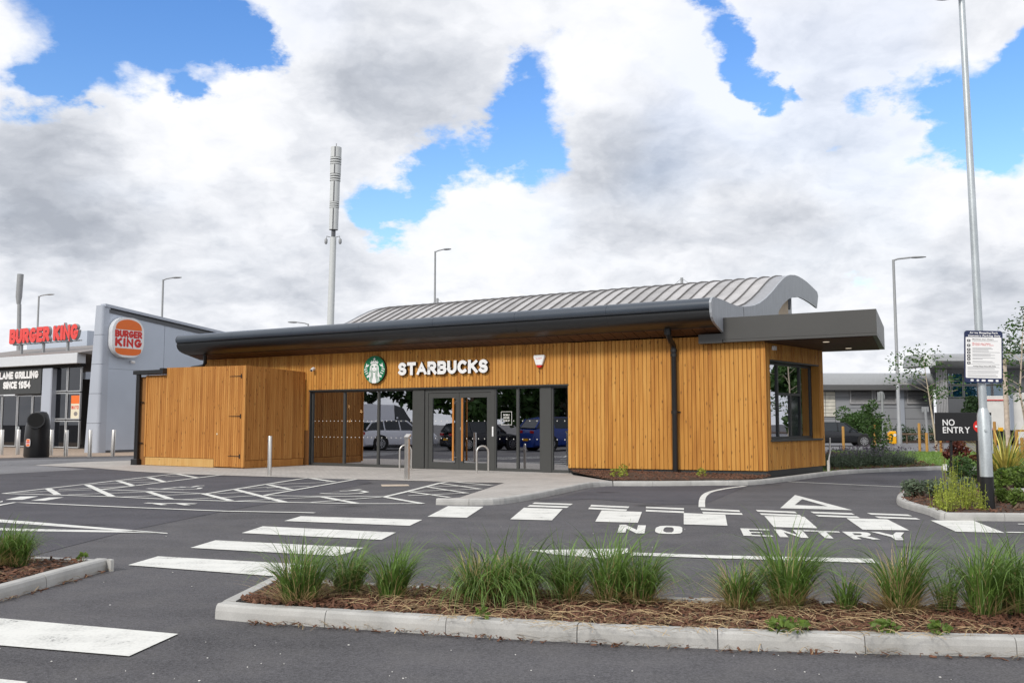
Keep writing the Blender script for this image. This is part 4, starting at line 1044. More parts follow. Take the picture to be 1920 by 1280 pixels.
for px, py in [(1549, 641), (1591, 653)]:
    p = G(px, py, cz); MB().prism(disc_pts(p - Z * .004, (1, 0, 0), (0, 1, 0), .08, 16), Z * .008).build('downlight', 'downlight', can, OA)
# ---- rainwater pipes
def pipe(pts, r, name='downpipe', mat='black_plastic', parent=cafe, org=OA, smooth=True): return MB().tube(pts, r, 12).build(name, mat, parent, org, smooth)
sx = 13.235
dp = pipe([W(sx, .55, 4.05), W(sx, .55, 3.88), W(sx, .50, 3.78), W(sx, .30, 3.62), W(sx, .16, 3.55), W(sx, .12, 3.45), W(sx, .12, .12)], .075)
for zz in (3.40, 3.28, 1.75): MB().tube([W(sx, .12, zz - .04), W(sx, .12, zz + .04)], .092, 14).build('pipe_collar', 'black_plastic', dp, OA, True)
MB().boxf(W(sx - .13, 0.004, 1.74), U * .26, NN * .03, Z * .03).build('pipe_bracket', 'black_plastic', dp, OA)
MB().tube([W(sx, .53, 3.80), W(sx, .55, 3.96)], .10, 14).build('pipe_hopper', 'black_plastic', dp, OA, True)
sl = -4.75
dp2 = pipe([W(sl, .55, 4.05), W(sl, .5, 3.86), W(sl, .5, 3.62), W(sl - .1, .5, 3.52), W(sl - .6, .55, 3.48), W(sl - .75, .6, 3.38)], .065)
# white angle piece at the bay's far corner
ang = [G(1556, 820, .2), ]
e0 = Bq(LB + .06, .02, 0)
mb = MB(); mb.boxf(e0 + Z * .05, UB * .06, NB * .06, Z * .35)
mb.build('corner_guard', 'white_dirty', cafe, OA)
g0 = e0 + UB * .10
gd = thing('bent_rail', g0, 'thin white bent metal rail beside the far corner of the cafe', 'rail')
MB().tube([g0 + Z * .32 , g0 + Z * .45 + UB * .05, AY(1556, 848, g0.y + .25), AY(1556, 820, g0.y + .25)], .022, 8).build('rail', 'white_dirty', gd, g0)

# ---- inside the cafe
MB().boxf(W(S0 + .3, -9.5, .01), U * 18.2, NN * 9.2, Z * .015).build('cafe_floor', 'interior_floor', cafe, OA)
MB().boxf(W(S0 + .3, -9.5, 3.3), U * 18.2, NN * 9.2, Z * .02).build('cafe_ceiling', 'interior_dark', cafe, OA)
MB().boxf(W(S0 + .3, -5.6, .03), U * 18.0, NN * .1, Z * 3.25).build('cafe_back_wall', 'interior_wall', cafe, OA)
MB().boxf(W(S0 + .3, -5.4, .03), U * .1, NN * 5.0, Z * 3.25).build('cafe_end_wall', 'interior_wall', cafe, OA)
cnt = thing('serving_counter', W(7.5, -4.0, .025), 'dark serving counter inside the cafe', 'counter')
MB().boxf(W(4.8, -4.3, .026), U * 6.0, NN * .6, Z * 1.0).build('counter_front', 'interior_wall', cnt, W(7.5, -4.0, .025))
MB().boxf(W(4.75, -4.35, 1.03), U * 6.1, NN * .72, Z * .05).build('counter_top', 'interior_dark', cnt, W(7.5, -4.0, .025))
def cafe_table(s, o, label):
    p = W(s, o, .025); t = thing('cafe_table', p, label, 'table', 'tables inside the cafe')
    MB().lathe(p + Z * .71, [(.36, 0), (.38, .01), (.38, .03), (.36, .04)], 24).build('table_top', 'handle_wood', t, p)
    MB().lathe(p, [(.24, 0), (.24, .02), (.04, .05), (.04, .71)], 16).build('pedestal', 'handle_wood', t, p)
cafe_table(1.75, -1.3, 'round wooden cafe table behind the left windows'); cafe_table(8.3, -1.6, 'round wooden cafe table behind the window right of the doors')
for i, (px, py, o) in enumerate([(654.5, 762, -1.6), (677, 771.5, -2.2), (655.5, 789.5, -1.2)]):
    p = FP(px, py, o); t = thing('pendant_lamp', p, ['upper left glowing pendant bulb behind the cafe window', 'right hand glowing pendant bulb behind the cafe window', 'lowest glowing pendant bulb behind the cafe window'][i], 'lamp', 'pendant lamps inside the cafe')
    MB().lathe(p - Z * .05, [(.012, 0), (.035, .02), (.042, .05), (.03, .085), (.016, .11)], 12).build('bulb', 'bulb', t, p, True)
    MB().tube([p + Z * .06, Vector((p.x, p.y, 3.29))], .006, 6).build('cord', 'black_plastic', t, p)
def cup(s, o, h, label, sc=1.0):
    p = W(s, o, .03); t = thing('display_stand', p, label, 'display')
    MB().boxf(p - U * .12 - NN * .08, U * .24, NN * .16, Z * h).build('box', 'teal', t, p, bevel=.01)
    MB().lathe(p + Z * h, [(.05, 0), (.06, .02), (.04, .16), (.03, .18)], 12).build('bottle', 'teal', t, p)
cup(8.05, -.45, .22, 'turquoise carton and bottle on the floor behind the window')

# ---- signs on the cafe
def emblem():
    c = W(2.88, .0, 3.19); r = .45
    t = thing('round_sign', c, 'round green sign with a white crowned long-haired figure above the left windows', 'sign')
    MB().prism(disc_pts(c + NN * .01, U, Z, r, 48), NN * .09).build('sign_box', 'sign_black', t, c, bevel=.004)
    face = MB().prism(disc_pts(c + NN * .1, U, Z, r * .995, 48), NN * .012).build('sign_face', 'green_logo', t, c)
    def P(x, y, k=0): return c + NN * (.1135 + .0012 * k) + U * (x * r) + Z * (y * r)
    def poly(pts, mat='white', k=0): return MB().sheet([P(x, y, k) for x, y in pts], up=NN).build('emblem_shape', mat, face, c)
    # star and crown
    st = []
    for i in range(10):
        a = R(90 + 36 * i); q = .14 if i % 2 == 0 else .058; st.append((q * math.cos(a), .76 + q * math.sin(a)))
    poly(st)
    poly([(-.33, .40), (-.39, .56), (-.30, .53), (-.27, .68), (-.17, .57), (-.10, .67), (0, .58), (.10, .67), (.17, .57), (.27, .68), (.30, .53), (.39, .56), (.33, .40), (.16, .46), (0, .48), (-.16, .46)])
    # head of hair and robe: one white silhouette, cut by green waves
    sil = [(0, .44), (.14, .43), (.28, .36), (.38, .24), (.42, .08), (.42, -.08), (.46, -.24), (.56, -.40), (.66, -.50), (.74, -.57)]
    poly_pts = [(0, .44), (.14, .43), (.28, .36), (.38, .24), (.42, .08), (.42, -.08), (.45, -.24), (.53, -.38), (.70, -.47), (.66, -.60), (.50, -.52), (.42, -.60), (.50, -.78), (.46, -.86), (.30, -.93), (.12, -.985), (0, -.985)]
    poly(poly_pts + [(-x, y) for x, y in reversed(poly_pts[1:-1])])
    for sg in (-1, 1):
        for x0, amp in [(.17, .045), (.245, .05), (.32, .055)]:
            pts = []; ww = .020
            for i in range(15):
                y = -.06 - .9 * i / 14; pts.append((x0 * (1.0 + .12 * i / 14) + amp * math.sin(i / 14 * 6.0 + 2.4), y))
            mb = MB(); k = 0
            for x, y in pts: mb.v += [P(sg * (x - ww), y, 1), P(sg * (x + ww), y, 1)]
            for i in range(14): mb.f.append((2 * i, 2 * i + 1, 2 * i + 3, 2 * i + 2) if sg < 0 else (2 * i, 2 * i + 2, 2 * i + 3, 2 * i + 1))
            mb.build('emblem_wave', 'green_logo', face, c)
        for x0 in (.24, .31):   # hair lines beside the face
            mb = MB()
            for i in range(8):
                y = .30 - .36 * i / 7; x = x0 - .05 * (1 - i / 7) ** 2 + .01 * math.sin(i); mb.v += [P(sg * (x - .012), y, 1), P(sg * (x + .012), y, 1)]
            for i in range(7): mb.f.append((2 * i, 2 * i + 1, 2 * i + 3, 2 * i + 2))
            mb.build('emblem_wave', 'green_logo', face, c)
        # raised tail: fluke and scales
        poly([(sg * .72, .50), (sg * .66, .34), (sg * .46, .38), (sg * .60, .22), (sg * .72, .20), (sg * .88, .10), (sg * .80, .24)])
        for i in range(5):
            y = .06 - .15 * i; xo = .955 - .02 * i - .025 * i * i; poly([(sg * (xo - .30 + .02 * i), y + .06), (sg * xo, y - .035), (sg * (xo - .01), y - .105), (sg * (xo - .27), y - .01)])
        poly([(sg * .08, .26), (sg * .20, .25), (sg * .20, .16), (sg * .09, .16)], 'green_logo', 1)
    poly([(0, -.16), (.10, -.12), (.15, -.02), (.13, -.14), (.05, -.21), (-.05, -.21), (-.13, -.14), (-.15, -.02), (-.10, -.12)], 'green_logo', 1)
    poly([(-.05, .0), (.05, .0), (0, -.04)], 'green_logo', 1)
emblem()
c = W(3.86, .0, 3.0)
ls = thing('letter_sign', c, 'raised white capital letters spelling STARBUCKS above the doors', 'sign')
for sd_m, sd_n, dep, shr, oo in (('sign_black', 'letter', .07, 0.0, .03), ('white', 'letter_face', .012, .004, .1025)):
    got = stroke_text('STARBUCKS', W(3.86, oo, 2.965), U, Z, 3.42, .42, dep, sd_m, ls, c, sd_n, .27, .07, False, shr)
    if sd_n == 'letter': cases = got
    else:
        for a_o, b_o in zip(got, cases): a_o.parent = b_o
# alarm box and camera
c = W(9.04, .0, 3.27); al = thing('alarm_box', c, 'white wedge shaped alarm box with red base on the timber wall', 'alarm box')
MB().prism([c + NN * .005 + U * x + Z * z for x, z in [(-.17, .17), (.17, .17), (.19, .12), (.10, -.13), (-.10, -.13), (-.19, .12)]], NN * .09).build('cover', 'white', al, c, bevel=.015)
MB().prism([c + NN * .005 + U * x + Z * z for x, z in [(-.095, -.132), (.095, -.132), (.05, -.20), (-.05, -.20)]], NN * .085).build('strobe', 'red', al, c, bevel=.01)
put_text('ALARM', c + NN * .096 + U * -.10 + Z * .05, U, Z, .20, .035, .002, 'red', al, c, 'lettering', .0, False)
def cctv(c, d, label):
    t = thing('security_camera', c, label, 'camera'); d = Vector(d).normalized()
    MB().tube([c, c + NN * .06], .045, 12).build('mount', 'white', t, c, True)
    MB().tube([c + NN * .06 + d * -.02 + Z * .0, c + NN * .06 + d * .13 - Z * .02], [.055, .05], 14).build('housing', 'white', t, c, True)
    MB().tube([c + NN * .06 + d * .13 - Z * .02, c + NN * .06 + d * .142 - Z * .022], .036, 12).build('lens', 'sign_black', t, c, True)
cctv(W(.16, .005, 3.30), NN + U * .2 - Z * .4, 'small white security camera on the timber wall above the left window')
p = PL(1449, 653, corner + NB * .01, NB); t = thing('wall_light', p, 'small white box light near the corner of the serving window', 'light'); MB().boxf(p - UB * .08 - Z * .05, UB * .16, NB * .08, Z * .11).build('box', 'white', t, p, bevel=.012)

# ================================================================== TIMBER BIN STORE
eL, eC, eR = W(-5.52, 2.70, 0), W(-.25, 2.72, 0), W(-.21, .035, 0)
UE = (eC - eL).normalized(); NE = Vector((UE.y, -UE.x, 0)); LE = (eC - eL).length
US_ = (eR - eC).normalized(); NS_ = Vector((US_.y, -US_.x, 0)); LS = (eR - eC).length
def TE(px, py=800): return (PL(px, py, eL, NE) - eL).dot(UE)
TLOW, TSTART = TE(310), TE(275)
store = thing('bin_store', eL, 'tall timber board enclosure with hinged gate joined to the left of the cafe', 'enclosure')
OS = eL
bmE = board_mesh(.0885, .025, UE, NE); bmE.materials.append(M['timber_store'])
bmS = board_mesh(.0885, .025, US_, NS_); bmS.materials.append(M['timber_store'])
def sboard(me, base, z0, z1, par, j=.002):
    o = bpy.data.objects.new('board', me); C.objects.link(o); o.parent = par; o.location = Vector(base) - OS + Z * z0; o.scale = (1, 1, z1 - z0)
front = MB().boxf(eL + Z * .0 - NE * .10, UE * (LE - .02), NE * .07, Z * 3.05).build('front_panel', 'groove_wood', store, OS)
GX = TE(403)                                  # gate starts here
n = int((LE) / .0955)
gate = MB().boxf(eL + UE * GX - NE * .028 + Z * .06, UE * (LE - GX - .03), NE * .03, Z * 3.10).build('gate', 'groove_wood', store, OS)
for i in range(n):
    t = .36 + (i + .5) * (LE - .36) / n if False else (i + .5) * LE / n
    if t < TSTART - .05: continue
    zt = 3.09 if t < TLOW else 3.325 - .03 * (t - TLOW) / 4
    if t < GX: sboard(bmE, eL + UE * t - NE * .028, .30, zt, front)
    else: sboard(bmE, eL + UE * t + NE * (.004), .055, zt - .01, gate)
gvs = [(TSTART, TE(312)), (TE(312) + .005, TE(357)), (TE(357) + .005, GX - .01)]
for a, b in gvs: MB().boxf(eL + UE * a - NE * .026 + Z * .02, UE * (b - a), NE * .045, Z * .265).build('gravel_board', 'timber_pale', front, OS, bevel=.006)
MB().boxf(eL + UE * (TSTART - .08) - NE * .026 + Z * .31, UE * .08, NE * .05, Z * 2.77).build('end_post', 'timber_store', store, OS)
side = MB().boxf(eC + NS_ * -.1, US_ * LS, NS_ * .07, Z * 2.95).build('side_panel', 'groove_wood', store, OS)
n2 = int(LS / .0955)
for i in range(n2):
    t = (i + .5) * LS / n2; sboard(bmS, eC + US_ * t - NS_ * .028, .27, 3.295 - .10 * t / LS, side)
MB().boxf(eC + US_ * .03 - NS_ * .026 + Z * .02, US_ * (LS - .08), NS_ * .04, Z * .235).build('gravel_board', 'timber_store', side, OS, bevel=.006)
MB().boxf(eC - UE * .005 - NE * .02 + Z * .06, UE * .05, NE * .055, Z * 3.23).build('corner_post', 'timber_store', store, OS)
for zz in (2.95, 1.67, .40):
    h0 = eL + UE * (LE - .16) + NE * .032 + Z * zz
    mb = MB(); mb.prism([h0 + Z * .012, h0 - UE * .52 + Z * .006, h0 - UE * .52 - Z * .006, h0 - Z * .016], NE * .008); mb.boxf(h0 + Z * -.07, UE * .035, NE * .01, Z * .14)
    mb.tube([h0 + UE * .03 - Z * .05 + NE * .008, h0 + UE * .03 + Z * .05 + NE * .008], .012, 8); mb.build('strap_hinge', 'sign_black', gate, OS)
MB().tube([eL + UE * (GX + .15) + NE * .028 + Z * 1.10, eL + UE * (GX + .15) + NE * .045 + Z * 1.10], .025, 12).build('gate_knob', 'cream', gate, OS)
# black gutter and pipe at the store's left end
mb = MB(); mb.boxf(eL - UE * .12 + Z * 3.125 - NE * .25, UE * (TLOW + .10), NE * .42, Z * .14); mb.boxf(eL + UE * (TLOW - .16) + Z * 3.115, UE * .16, NE * .19, Z * .20)
mb.build('gutter', 'fascia_black', store, OS, bevel=.012)
pp = MB().tube([eL + UE * .08 + NE * .07 + Z * 3.12, eL + UE * .08 + NE * .07 + Z * .02], .085, 12).build('downpipe', 'black_plastic', store, OS, True)
for zz in (2.15, .75): MB().boxf(eL + UE * .06 + NE * .0 + Z * zz, UE * .25, NE * .03, Z * .03).build('pipe_bracket', 'black_plastic', pp, OS)
MB().boxf(eL - UE * .08 - NE * .02 + Z * .0, UE * .32, NE * .2, Z * .22).build('pipe_shoe', 'black_plastic', pp, OS, bevel=.02)
mb = MB(); mb.boxf(eL - NE * 3.2 + UE * .3, UE * .08, NE * 3.1, Z * 3.1); mb.build('back_panel', 'timber_store', store, OS)

# ================================================================== GREY RESTAURANT AT THE LEFT
K0 = G(187, 849)                       # foot of the fin wall's near edge
def K(s, o, z): return K0 + U * s + NN * o + Z * z
def KP(px, py, o=0.0): return PL(px, py, K0 + NN * o, NN)
def KS(px, py, o=0.0): return (KP(px, py, o) - K0).dot(U)
rest = thing('restaurant_building', K0, 'grey panelled restaurant with tall tapering fin wall and glazed front at the left', 'building')
GOF = -3.6                             # glazing plane behind the fin's nose
# fin wall running back, roof line falling
HF0, HF1, LF = 7.05, 5.6, 14.0
fin = MB().prism([K(-.28, 0, 0), K(-.28, 0, HF0), K(-.28, -LF, HF1), K(-.28, -LF, 0)], U * .22).build('fin_wall', 'shed_dark', rest, K0)
npl = 4; 
for i in range(npl):
    o0, o1 = -LF * i / npl, -LF * (i + 1) / npl
    for r_ in range(2):
        za, zb = (.12, 4.05) if r_ == 0 else (4.06, None)
        t0 = zb or HF0 + (HF1 - HF0) * i / npl - .14; t1 = zb or HF0 + (HF1 - HF0) * (i + 1) / npl - .14
        MB().prism([K(-.06, o0 - .01, za), K(-.06, o0 - .01, t0), K(-.06, o1 + .01, t1), K(-.06, o1 + .01, za)], U * .05).build('wall_panel', 'bk_panel', fin, K0)
for k in range(24):
    z = .45 + k * .148
    MB().boxf(K(-.0095, -LF + .1, z), U * .006, NN * (LF - .2), Z * .012).build('panel_rib', 'shed_louvre' if False else 'bk_panel', fin, K0)
MB().prism([K(-.32, .02, HF0 + .0), K(-.32, .02, HF0 + .14), K(-.32, -LF, HF1 + .14), K(-.32, -LF, HF1)], U * .38).build('coping', 'bk_panel_light', fin, K0)
MB().prism([K(-.005, -.25, HF0 - .28), K(-.005, -.25, HF0 - .12), K(-.005, -LF, HF1 - .12), K(-.005, -LF, HF1 - .28)], U * .03).build('gutter_line', 'shed_dark', fin, K0)
MB().boxf(K(-.06, -LF, 0), U * .02, NN * LF, Z * .10).build('plinth', 'shed_dark', fin, K0)
MB().boxf(K(.012, -3.05, .2), U * .03, NN * .45, Z * 3.8).build('cover_strip', 'bk_panel', fin, K0)
# nose of the fin: slanting rounded leading edge, in stacked panels
zs = [0.0, 1.42, 2.84, 4.26, 5.68, 7.12]
def nose_w(z): return 1.05 - .50 * z / 7.1
for a, b in zip(zs, zs[1:]):
    mb = MB(); n = 7; ring = []
    for z in (a + .008, b - .008):
        w_ = nose_w(z); r = []
        r.append(K(.0, -.3, z)); r.append(K(.0, -.04, z))
        for i in range(n):
            q = math.pi / 2 * i / (n - 1); r.append(K(-.16 + .16 * math.cos(q), .16 * math.sin(q) * 1.0 , z))
        r.append(K(-w_ + .12, .16, z))
        for i in range(n):
            q = math.pi / 2 * i / (n - 1); r.append(K(-w_ + .12 - .12 * math.sin(q), .16 - .12 + .12 * math.cos(q), z))
        r.append(K(-w_, -.3, z)); ring.append(r)
    m_ = len(ring[0]); mb.v = ring[0] + ring[1]
    for i in range(m_): mb.f.append((i, m_ + i, m_ + (i + 1) % m_, (i + 1) % m_))
    mb.f.append(tuple(range(m_))); mb.f.append(tuple(reversed(range(m_, 2 * m_))))
    mb.build('nose_panel', 'bk_panel_light', fin, K0, True)
# glazed front to the left of the fin
SL = -22.0
BZ0, BZ1 = KP(100, 683, GOF + .5).z, KP(100, 664, GOF + .5).z
front_r = KS(150, 800, GOF)
for z0, z1, mat, nm, oo in [(3.30, 3.75, 'bk_band', 'eaves_band', .55)]:
    MB().boxf(K(SL, GOF, BZ0), U * (front_r - SL + .3), NN * oo, Z * (BZ1 - BZ0)).build('eaves_band', 'bk_band', rest, K0, bevel=.02)
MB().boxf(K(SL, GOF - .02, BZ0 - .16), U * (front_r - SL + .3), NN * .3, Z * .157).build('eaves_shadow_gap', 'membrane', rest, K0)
MB().prism([K(SL, GOF + .5, BZ1 + .03), K(SL, GOF - 5.5, BZ1 + 1.15), K(SL, GOF - 5.5, BZ0), K(SL, GOF + .5, BZ1 + .003)], U * (front_r - SL + .6)).build('roof', 'bk_roof', rest, K0)
MB().boxf(K(SL, -13.0, 0), U * (KS(163, 640, -9.5) - SL), NN * 3.5, Z * 7.45).build('rear_block', 'bk_panel', rest, K0)
MB().boxf(K(SL, GOF - 5.4, 0), U * 20.5, NN * .2, Z * 4.2).build('inner_wall', 'interior_dark', rest, K0)
MB().boxf(K(SL, GOF - 5.2, .01), U * 20.5, NN * 5.1, Z * .02).build('inner_floor', 'interior_floor', rest, K0)
def kpane(px0, px1, py0, py1, name='window', mull=True):
    s0, s1 = KS(px0, 760, GOF), KS(px1, 760, GOF); pxm = (px0 + px1) / 2
    z1 = KP(pxm, py0, GOF).z; z0 = max(.05, KP(pxm, py1, GOF).z)
    f = .06; mb = MB()
    for a, b, c_, d_ in [(s0, s1, z0, z0 + f), (s0, s1, z1 - f, z1), (s0, s0 + f, z0 + f, z1 - f), (s1 - f, s1, z0 + f, z1 - f)]: mb.boxf(K(a, GOF - .06, c_), U * (b - a), NN * .10, Z * (d_ - c_))
    fr_ = mb.build(name, 'aluminium', rest, K0)
    MB().boxf(K(s0 + f, GOF - .01, z0 + f), U * (s1 - s0 - 2 * f), NN * .01, Z * (z1 - z0 - 2 * f)).build('pane', 'bk_glass', fr_, K0)
    return fr_
for px0, px1 in [(99, 125), (126, 151)]:
    for py0, py1 in [(684, 734), (736, 786), (788, 842)]: kpane(px0, px1, py0, py1)
kpane(62, 79, 741, 842); kpane(-40, 4, 741, 842); kpane(-120, -42, 684, 842)
for px0, px1 in [(5, 33), (34, 61)]:
    d_ = kpane(px0, px1, 741, 842, 'door')
    p = KP((33 if px0 < 10 else 35), 803, GOF + .05); MB().boxf(p - U * .12 - Z * .12, U * .24, NN * .05, Z * .24).build('door_plate', 'galv', d_, K0)
a, b = KS(80, 760, GOF + .2), KS(98, 760, GOF + .2); MB().boxf(K(a, GOF - .1, 0), U * (b - a), NN * .42, Z * (BZ0 - .17)).build('corner_column', 'bk_panel_light', rest, K0, bevel=.05)
for px in (99,): pass
# fascia board with white lettering (its left end lies outside the picture)
s1 = KS(80, 710, GOF + .15); z1, z0 = KP(70, 685, GOF + .15).z, KP(70, 738, GOF + .15).z
c = K(s1 - 4.6, GOF + .10, z0); fb_ = thing('fascia_sign', c, 'dark fascia board with white lettering FLAME GRILLING SINCE 1954 over the door', 'sign')
MB().boxf(c, U * 4.6, NN * .14, Z * (z1 - z0)).build('board', 'anthracite', fb_, c, bevel=.01)
hh = z1 - z0; sL = KS(-6, 712, GOF + .24); sR = KS(72.5, 700, GOF + .24)
stroke_text('FLAME GRILLING', K(sL, GOF + .242, z0 + hh * .55), U, Z, sR - sL, hh * .26, .03, 'white', fb_, c, 'letter', .26, .07)
sL2, sR2 = KS(7, 720, GOF + .24), KS(57.5, 720, GOF + .24)
stroke_text('SINCE 1954', K(sL2, GOF + .242, z0 + hh * .2), U, Z, sR2 - sL2, hh * .26, .03, 'white', fb_, c, 'letter', .26, .07)
# red letters standing on the roof
oR = GOF - 1.2
pL, pR = KP(23, 640, oR), KP(151, 634, oR); zb = (pL.z + pR.z) / 2; wL = (pR - pL).dot(U); hL = KP(90, 612, oR).z - KP(90, 641, oR).z
c = Vector((pL.x, pL.y, 4.6)); rl_ = thing('rooftop_letters', c, 'red capital letters spelling BURGER KING standing on the restaurant roof', 'sign')
base = K(KS(23, 640, oR), oR, KP(90, 641, oR).z + .0)
stroke_text('BURGER KING', base, U, Z, wL, hL, .16, 'galv_dull', rl_, c, 'letter_case', .29, .07, True)
stroke_text('BURGER KING', base + NN * .172, U, Z, wL, hL, .02, 'red_letters', rl_, c, 'letter_face', .29, .07, True, .012)
mb = MB(); mb.boxf(base + NN * -.12 - Z * .06, U * wL, NN * .08, Z * .06); mb.build('rail', 'galv_dull', rl_, c)
for f_ in (.12, .45, .80): MB().boxf(base + U * wL * f_ + NN * -.14 + Z * -.75, U * .14, NN * .12, Z * .70).build('stand', 'galv_dull', rl_, c)
# burger shaped sign on the fin wall
ew = -NN; eo_ = U                       # along the wall (rightwards in view), out of the wall
def FW(px, py, out=0.0): return PL(px, py, K0 + U * out, U)
c = FW(240.5, 633, .3); wS = abs((FW(270.5, 633, .3) - FW(210.5, 633, .3)).dot(ew)); hS = FW(240, 595.5, .3).z - FW(240, 671, .3).z
bs = thing('burger_sign', c, 'white rounded sign with orange bun and red letters BURGER KING on the fin wall', 'sign')
MB().prism(rrect(c - U * .28, ew, Z, wS, hS, wS * .40, 8), U * .30).build('sign_case', 'bk_band', bs, c, True)
face = MB().prism(rrect(c + U * .022, ew, Z, wS * .97, hS * .97, wS * .39, 8), U * .012).build('sign_face', 'white', bs, c)
f0 = c + U * .0345
def bun(pts): return MB().prism([f0 + ew * (x * wS) + Z * (z * hS) for x, z in pts], U * .006).build('bun', 'orange', face, c)
tp = [(-.41, .19), (.41, .19)] + [(.41 * math.cos(q) , .19 + .26 * math.sin(q) ** .8) for q in [math.pi * i / 16 for i in range(1, 16)]]
bun(tp)
bt = [(.41, -.27), (-.41, -.27)] + [(-.41 * abs(math.cos(q)) ** .6 * (1 if math.cos(q) > 0 else -1), -.27 - .17 * math.sin(q) ** .7) for q in [math.pi * i / 16 for i in range(1, 16)]]
bun(bt)
stroke_text('BURGER', f0 + ew * (-.42 * wS) + Z * (-.005 * hS), ew, Z, .84 * wS, .18 * hS, .006, 'red', face, c, 'letter', .28, .07, True)
stroke_text('KING', f0 + ew * (-.42 * wS) + Z * (-.235 * hS), ew, Z, .84 * wS, .22 * hS, .006, 'red', face, c, 'letter', .29, .08, True)
p = FW(245, 677, .02); t = thing('security_camera', p, 'small white camera below the burger sign', 'camera'); MB().tube([p, p + U * .1], .04, 10).build('mount', 'white', t, p); MB().tube([p + U * .1 - Z * .03 + ew * -.05, p + U * .16 - Z * .05 + ew * .12], .065, 12).build('housing', 'white', t, p, True); MB().tube([p + U * .16 - Z * .05 + ew * .12, p + U * .165 - Z * .052 + ew * .13], .04, 10).build('lens', 'sign_black', t, p)
# poster in the window
s0, s1 = KS(133, 765, GOF + .01), KS(150, 765, GOF + .01); z0, z1 = KP(141, 784, GOF).z, KP(141, 741, GOF).z
c = K(s0, GOF + .006, z0); po = thing('poster', c, 'orange and cream burger poster in the restaurant window', 'poster')
MB().boxf(c, U * (s1 - s0), NN * .006, Z * (z1 - z0)).build('sheet', 'cream', po, c)
MB().boxf(c + NN * .007 + Z * (z1 - z0) * .64, U * (s1 - s0), NN * .002, Z * (z1 - z0) * .36).build('top_band', 'orange', po, c)
MB().prism(disc_pts(c + NN * .007 + U * (s1 - s0) * .55 + Z * (z1 - z0) * .2, U, Z, .17, 20, .12), NN * .003).build('burger_print', 'bk_roof', po, c)
put_text('MAYO', c + NN * .007 + U * .05 + Z * (z1 - z0) * .40, U, Z, (s1 - s0) * .8, (z1 - z0) * .16, .002, 'red', po, c, 'lettering', .05, False)

# ================================================================== STREET FURNITURE
def steel_post(p, h, r, label, group, mat='steel', lean=Vector((0, 0, 0))):
    t = thing('bollard', p, label, 'bollard', group)
    top = p + Z * h + lean * h
    MB().tube([p, top - Z * .01, top], [r, r, r * .92], 14).build('post', mat, t, p, True)
    MB().lathe(p, [(r * 1.25, 0), (r * 1.25, .012)], 14).build('base_ring', mat, t, p)
    return t
bl = [(2, 853, 'steel bollard cut by the left edge of the picture'), (33, 852, 'steel bollard just left of the black litter bin'), (95, 854, 'steel bollard just right of the black litter bin'), (123, 856, 'second steel bollard to the right of the black litter bin'), (168, 856, 'steel bollard in front of the nose of the fin wall'), (211, 855, 'steel bollard below the burger sign')]
for px, py, lb in bl:
    steel_post(G(px, py), 1.14, .085, lb, 'bollards outside the restaurant', lean=Vector((.0, 0, 0)) if px < 200 else U * .04)
steel_post(G(505, 892), 1.10, .057, 'thin steel bollard in front of the timber bin store', None)
# door button post
p = G(763, 898, .012); t = thing('door_button_post', p, 'square steel post with slanted push plate left of the doors', 'post')
MB().boxf(p - U * .06 - NN * .045, U * .12, NN * .09, Z * 1.05).build('post', 'steel', t, p, bevel=.008)
MB().prism([p + Z * 1.05 - U * .075 + NN * .05, p + Z * 1.13 - U * .075 - NN * .06, p + Z * 1.17 - U * .075 - NN * .06, p + Z * 1.09 - U * .075 + NN * .05], U * .15).build('push_plate', 'steel', t, p)
def hoop(c, ang, label):
    t = thing('cycle_stand', c, label, 'cycle stand', 'cycle stands'); d = Vector((math.cos(ang), math.sin(ang), 0)); w_, h_ = .36 / 2, .80; pts = [c - d * w_]
    pts.append(c - d * w_ + Z * (h_ - w_))
    for i in range(1, 9): q = math.pi * (1 - i / 9); pts.append(c + d * w_ * math.cos(q) + Z * (h_ - w_ + w_ * math.sin(q)))
    pts += [c + d * w_ + Z * (h_ - w_), c + d * w_]
    MB().tube(pts, .026, 10).build('hoop', 'steel', t, c, True)
    mb = MB()
    for k in (-1, 1): mb.lathe(c + d * w_ * k, [(.05, 0), (.05, .008)], 14)
    mb.build('base_plates', 'steel', t, c)
a_ = math.atan2(U.y, U.x)
hoop((G(752, 883) + G(765, 884)) / 2 + U * .03, a_ + .9, 'steel hoop stand behind the square post left of the doors')
hoop((G(898, 889) + G(911, 887)) / 2, a_ + .95, 'steel hoop stand in front of the right door leaf')
# litter bin with hooded mouth
p = G(68, 857); t = thing('litter_bin', p, 'black hooded litter bin with a small burger badge', 'litter bin'); h = 1.95
rings = []; n = 24
for z, rx, ry, dx in [(0, .46, .42, 0), (.08, .49, .45, 0), (.9, .47, .44, 0), (1.28, .46, .43, .02), (1.55, .41, .38, .07), (1.78, .33, .30, .13), (1.90, .20, .20, .20), (1.93, .04, .05, .24)]:
    rings.append([p + U * (dx + rx * math.copysign(abs(math.cos(2 * math.pi * i / n)) ** .75, math.cos(2 * math.pi * i / n))) + NN * (ry * math.copysign(abs(math.sin(2 * math.pi * i / n)) ** .75, math.sin(2 * math.pi * i / n))) + Z * z for i in range(n)])
mb = MB()
for r_ in rings: mb.v += r_
for i in range(len(rings) - 1):
    for j in range(n): mb.f.append((i * n + j, i * n + (j + 1) % n, (i + 1) * n + (j + 1) % n, (i + 1) * n + j))
mb.f.append(tuple(range(n))); mb.build('body', 'black_plastic', t, p, True)
mo = p + U * .22 + NN * .20 + Z * 1.50
MB().tube([mo, mo + (U * .75 + NN * .55 + Z * .2).normalized() * .26], [.33, .34], 20).build('mouth_hood', 'black_plastic', t, p, True)
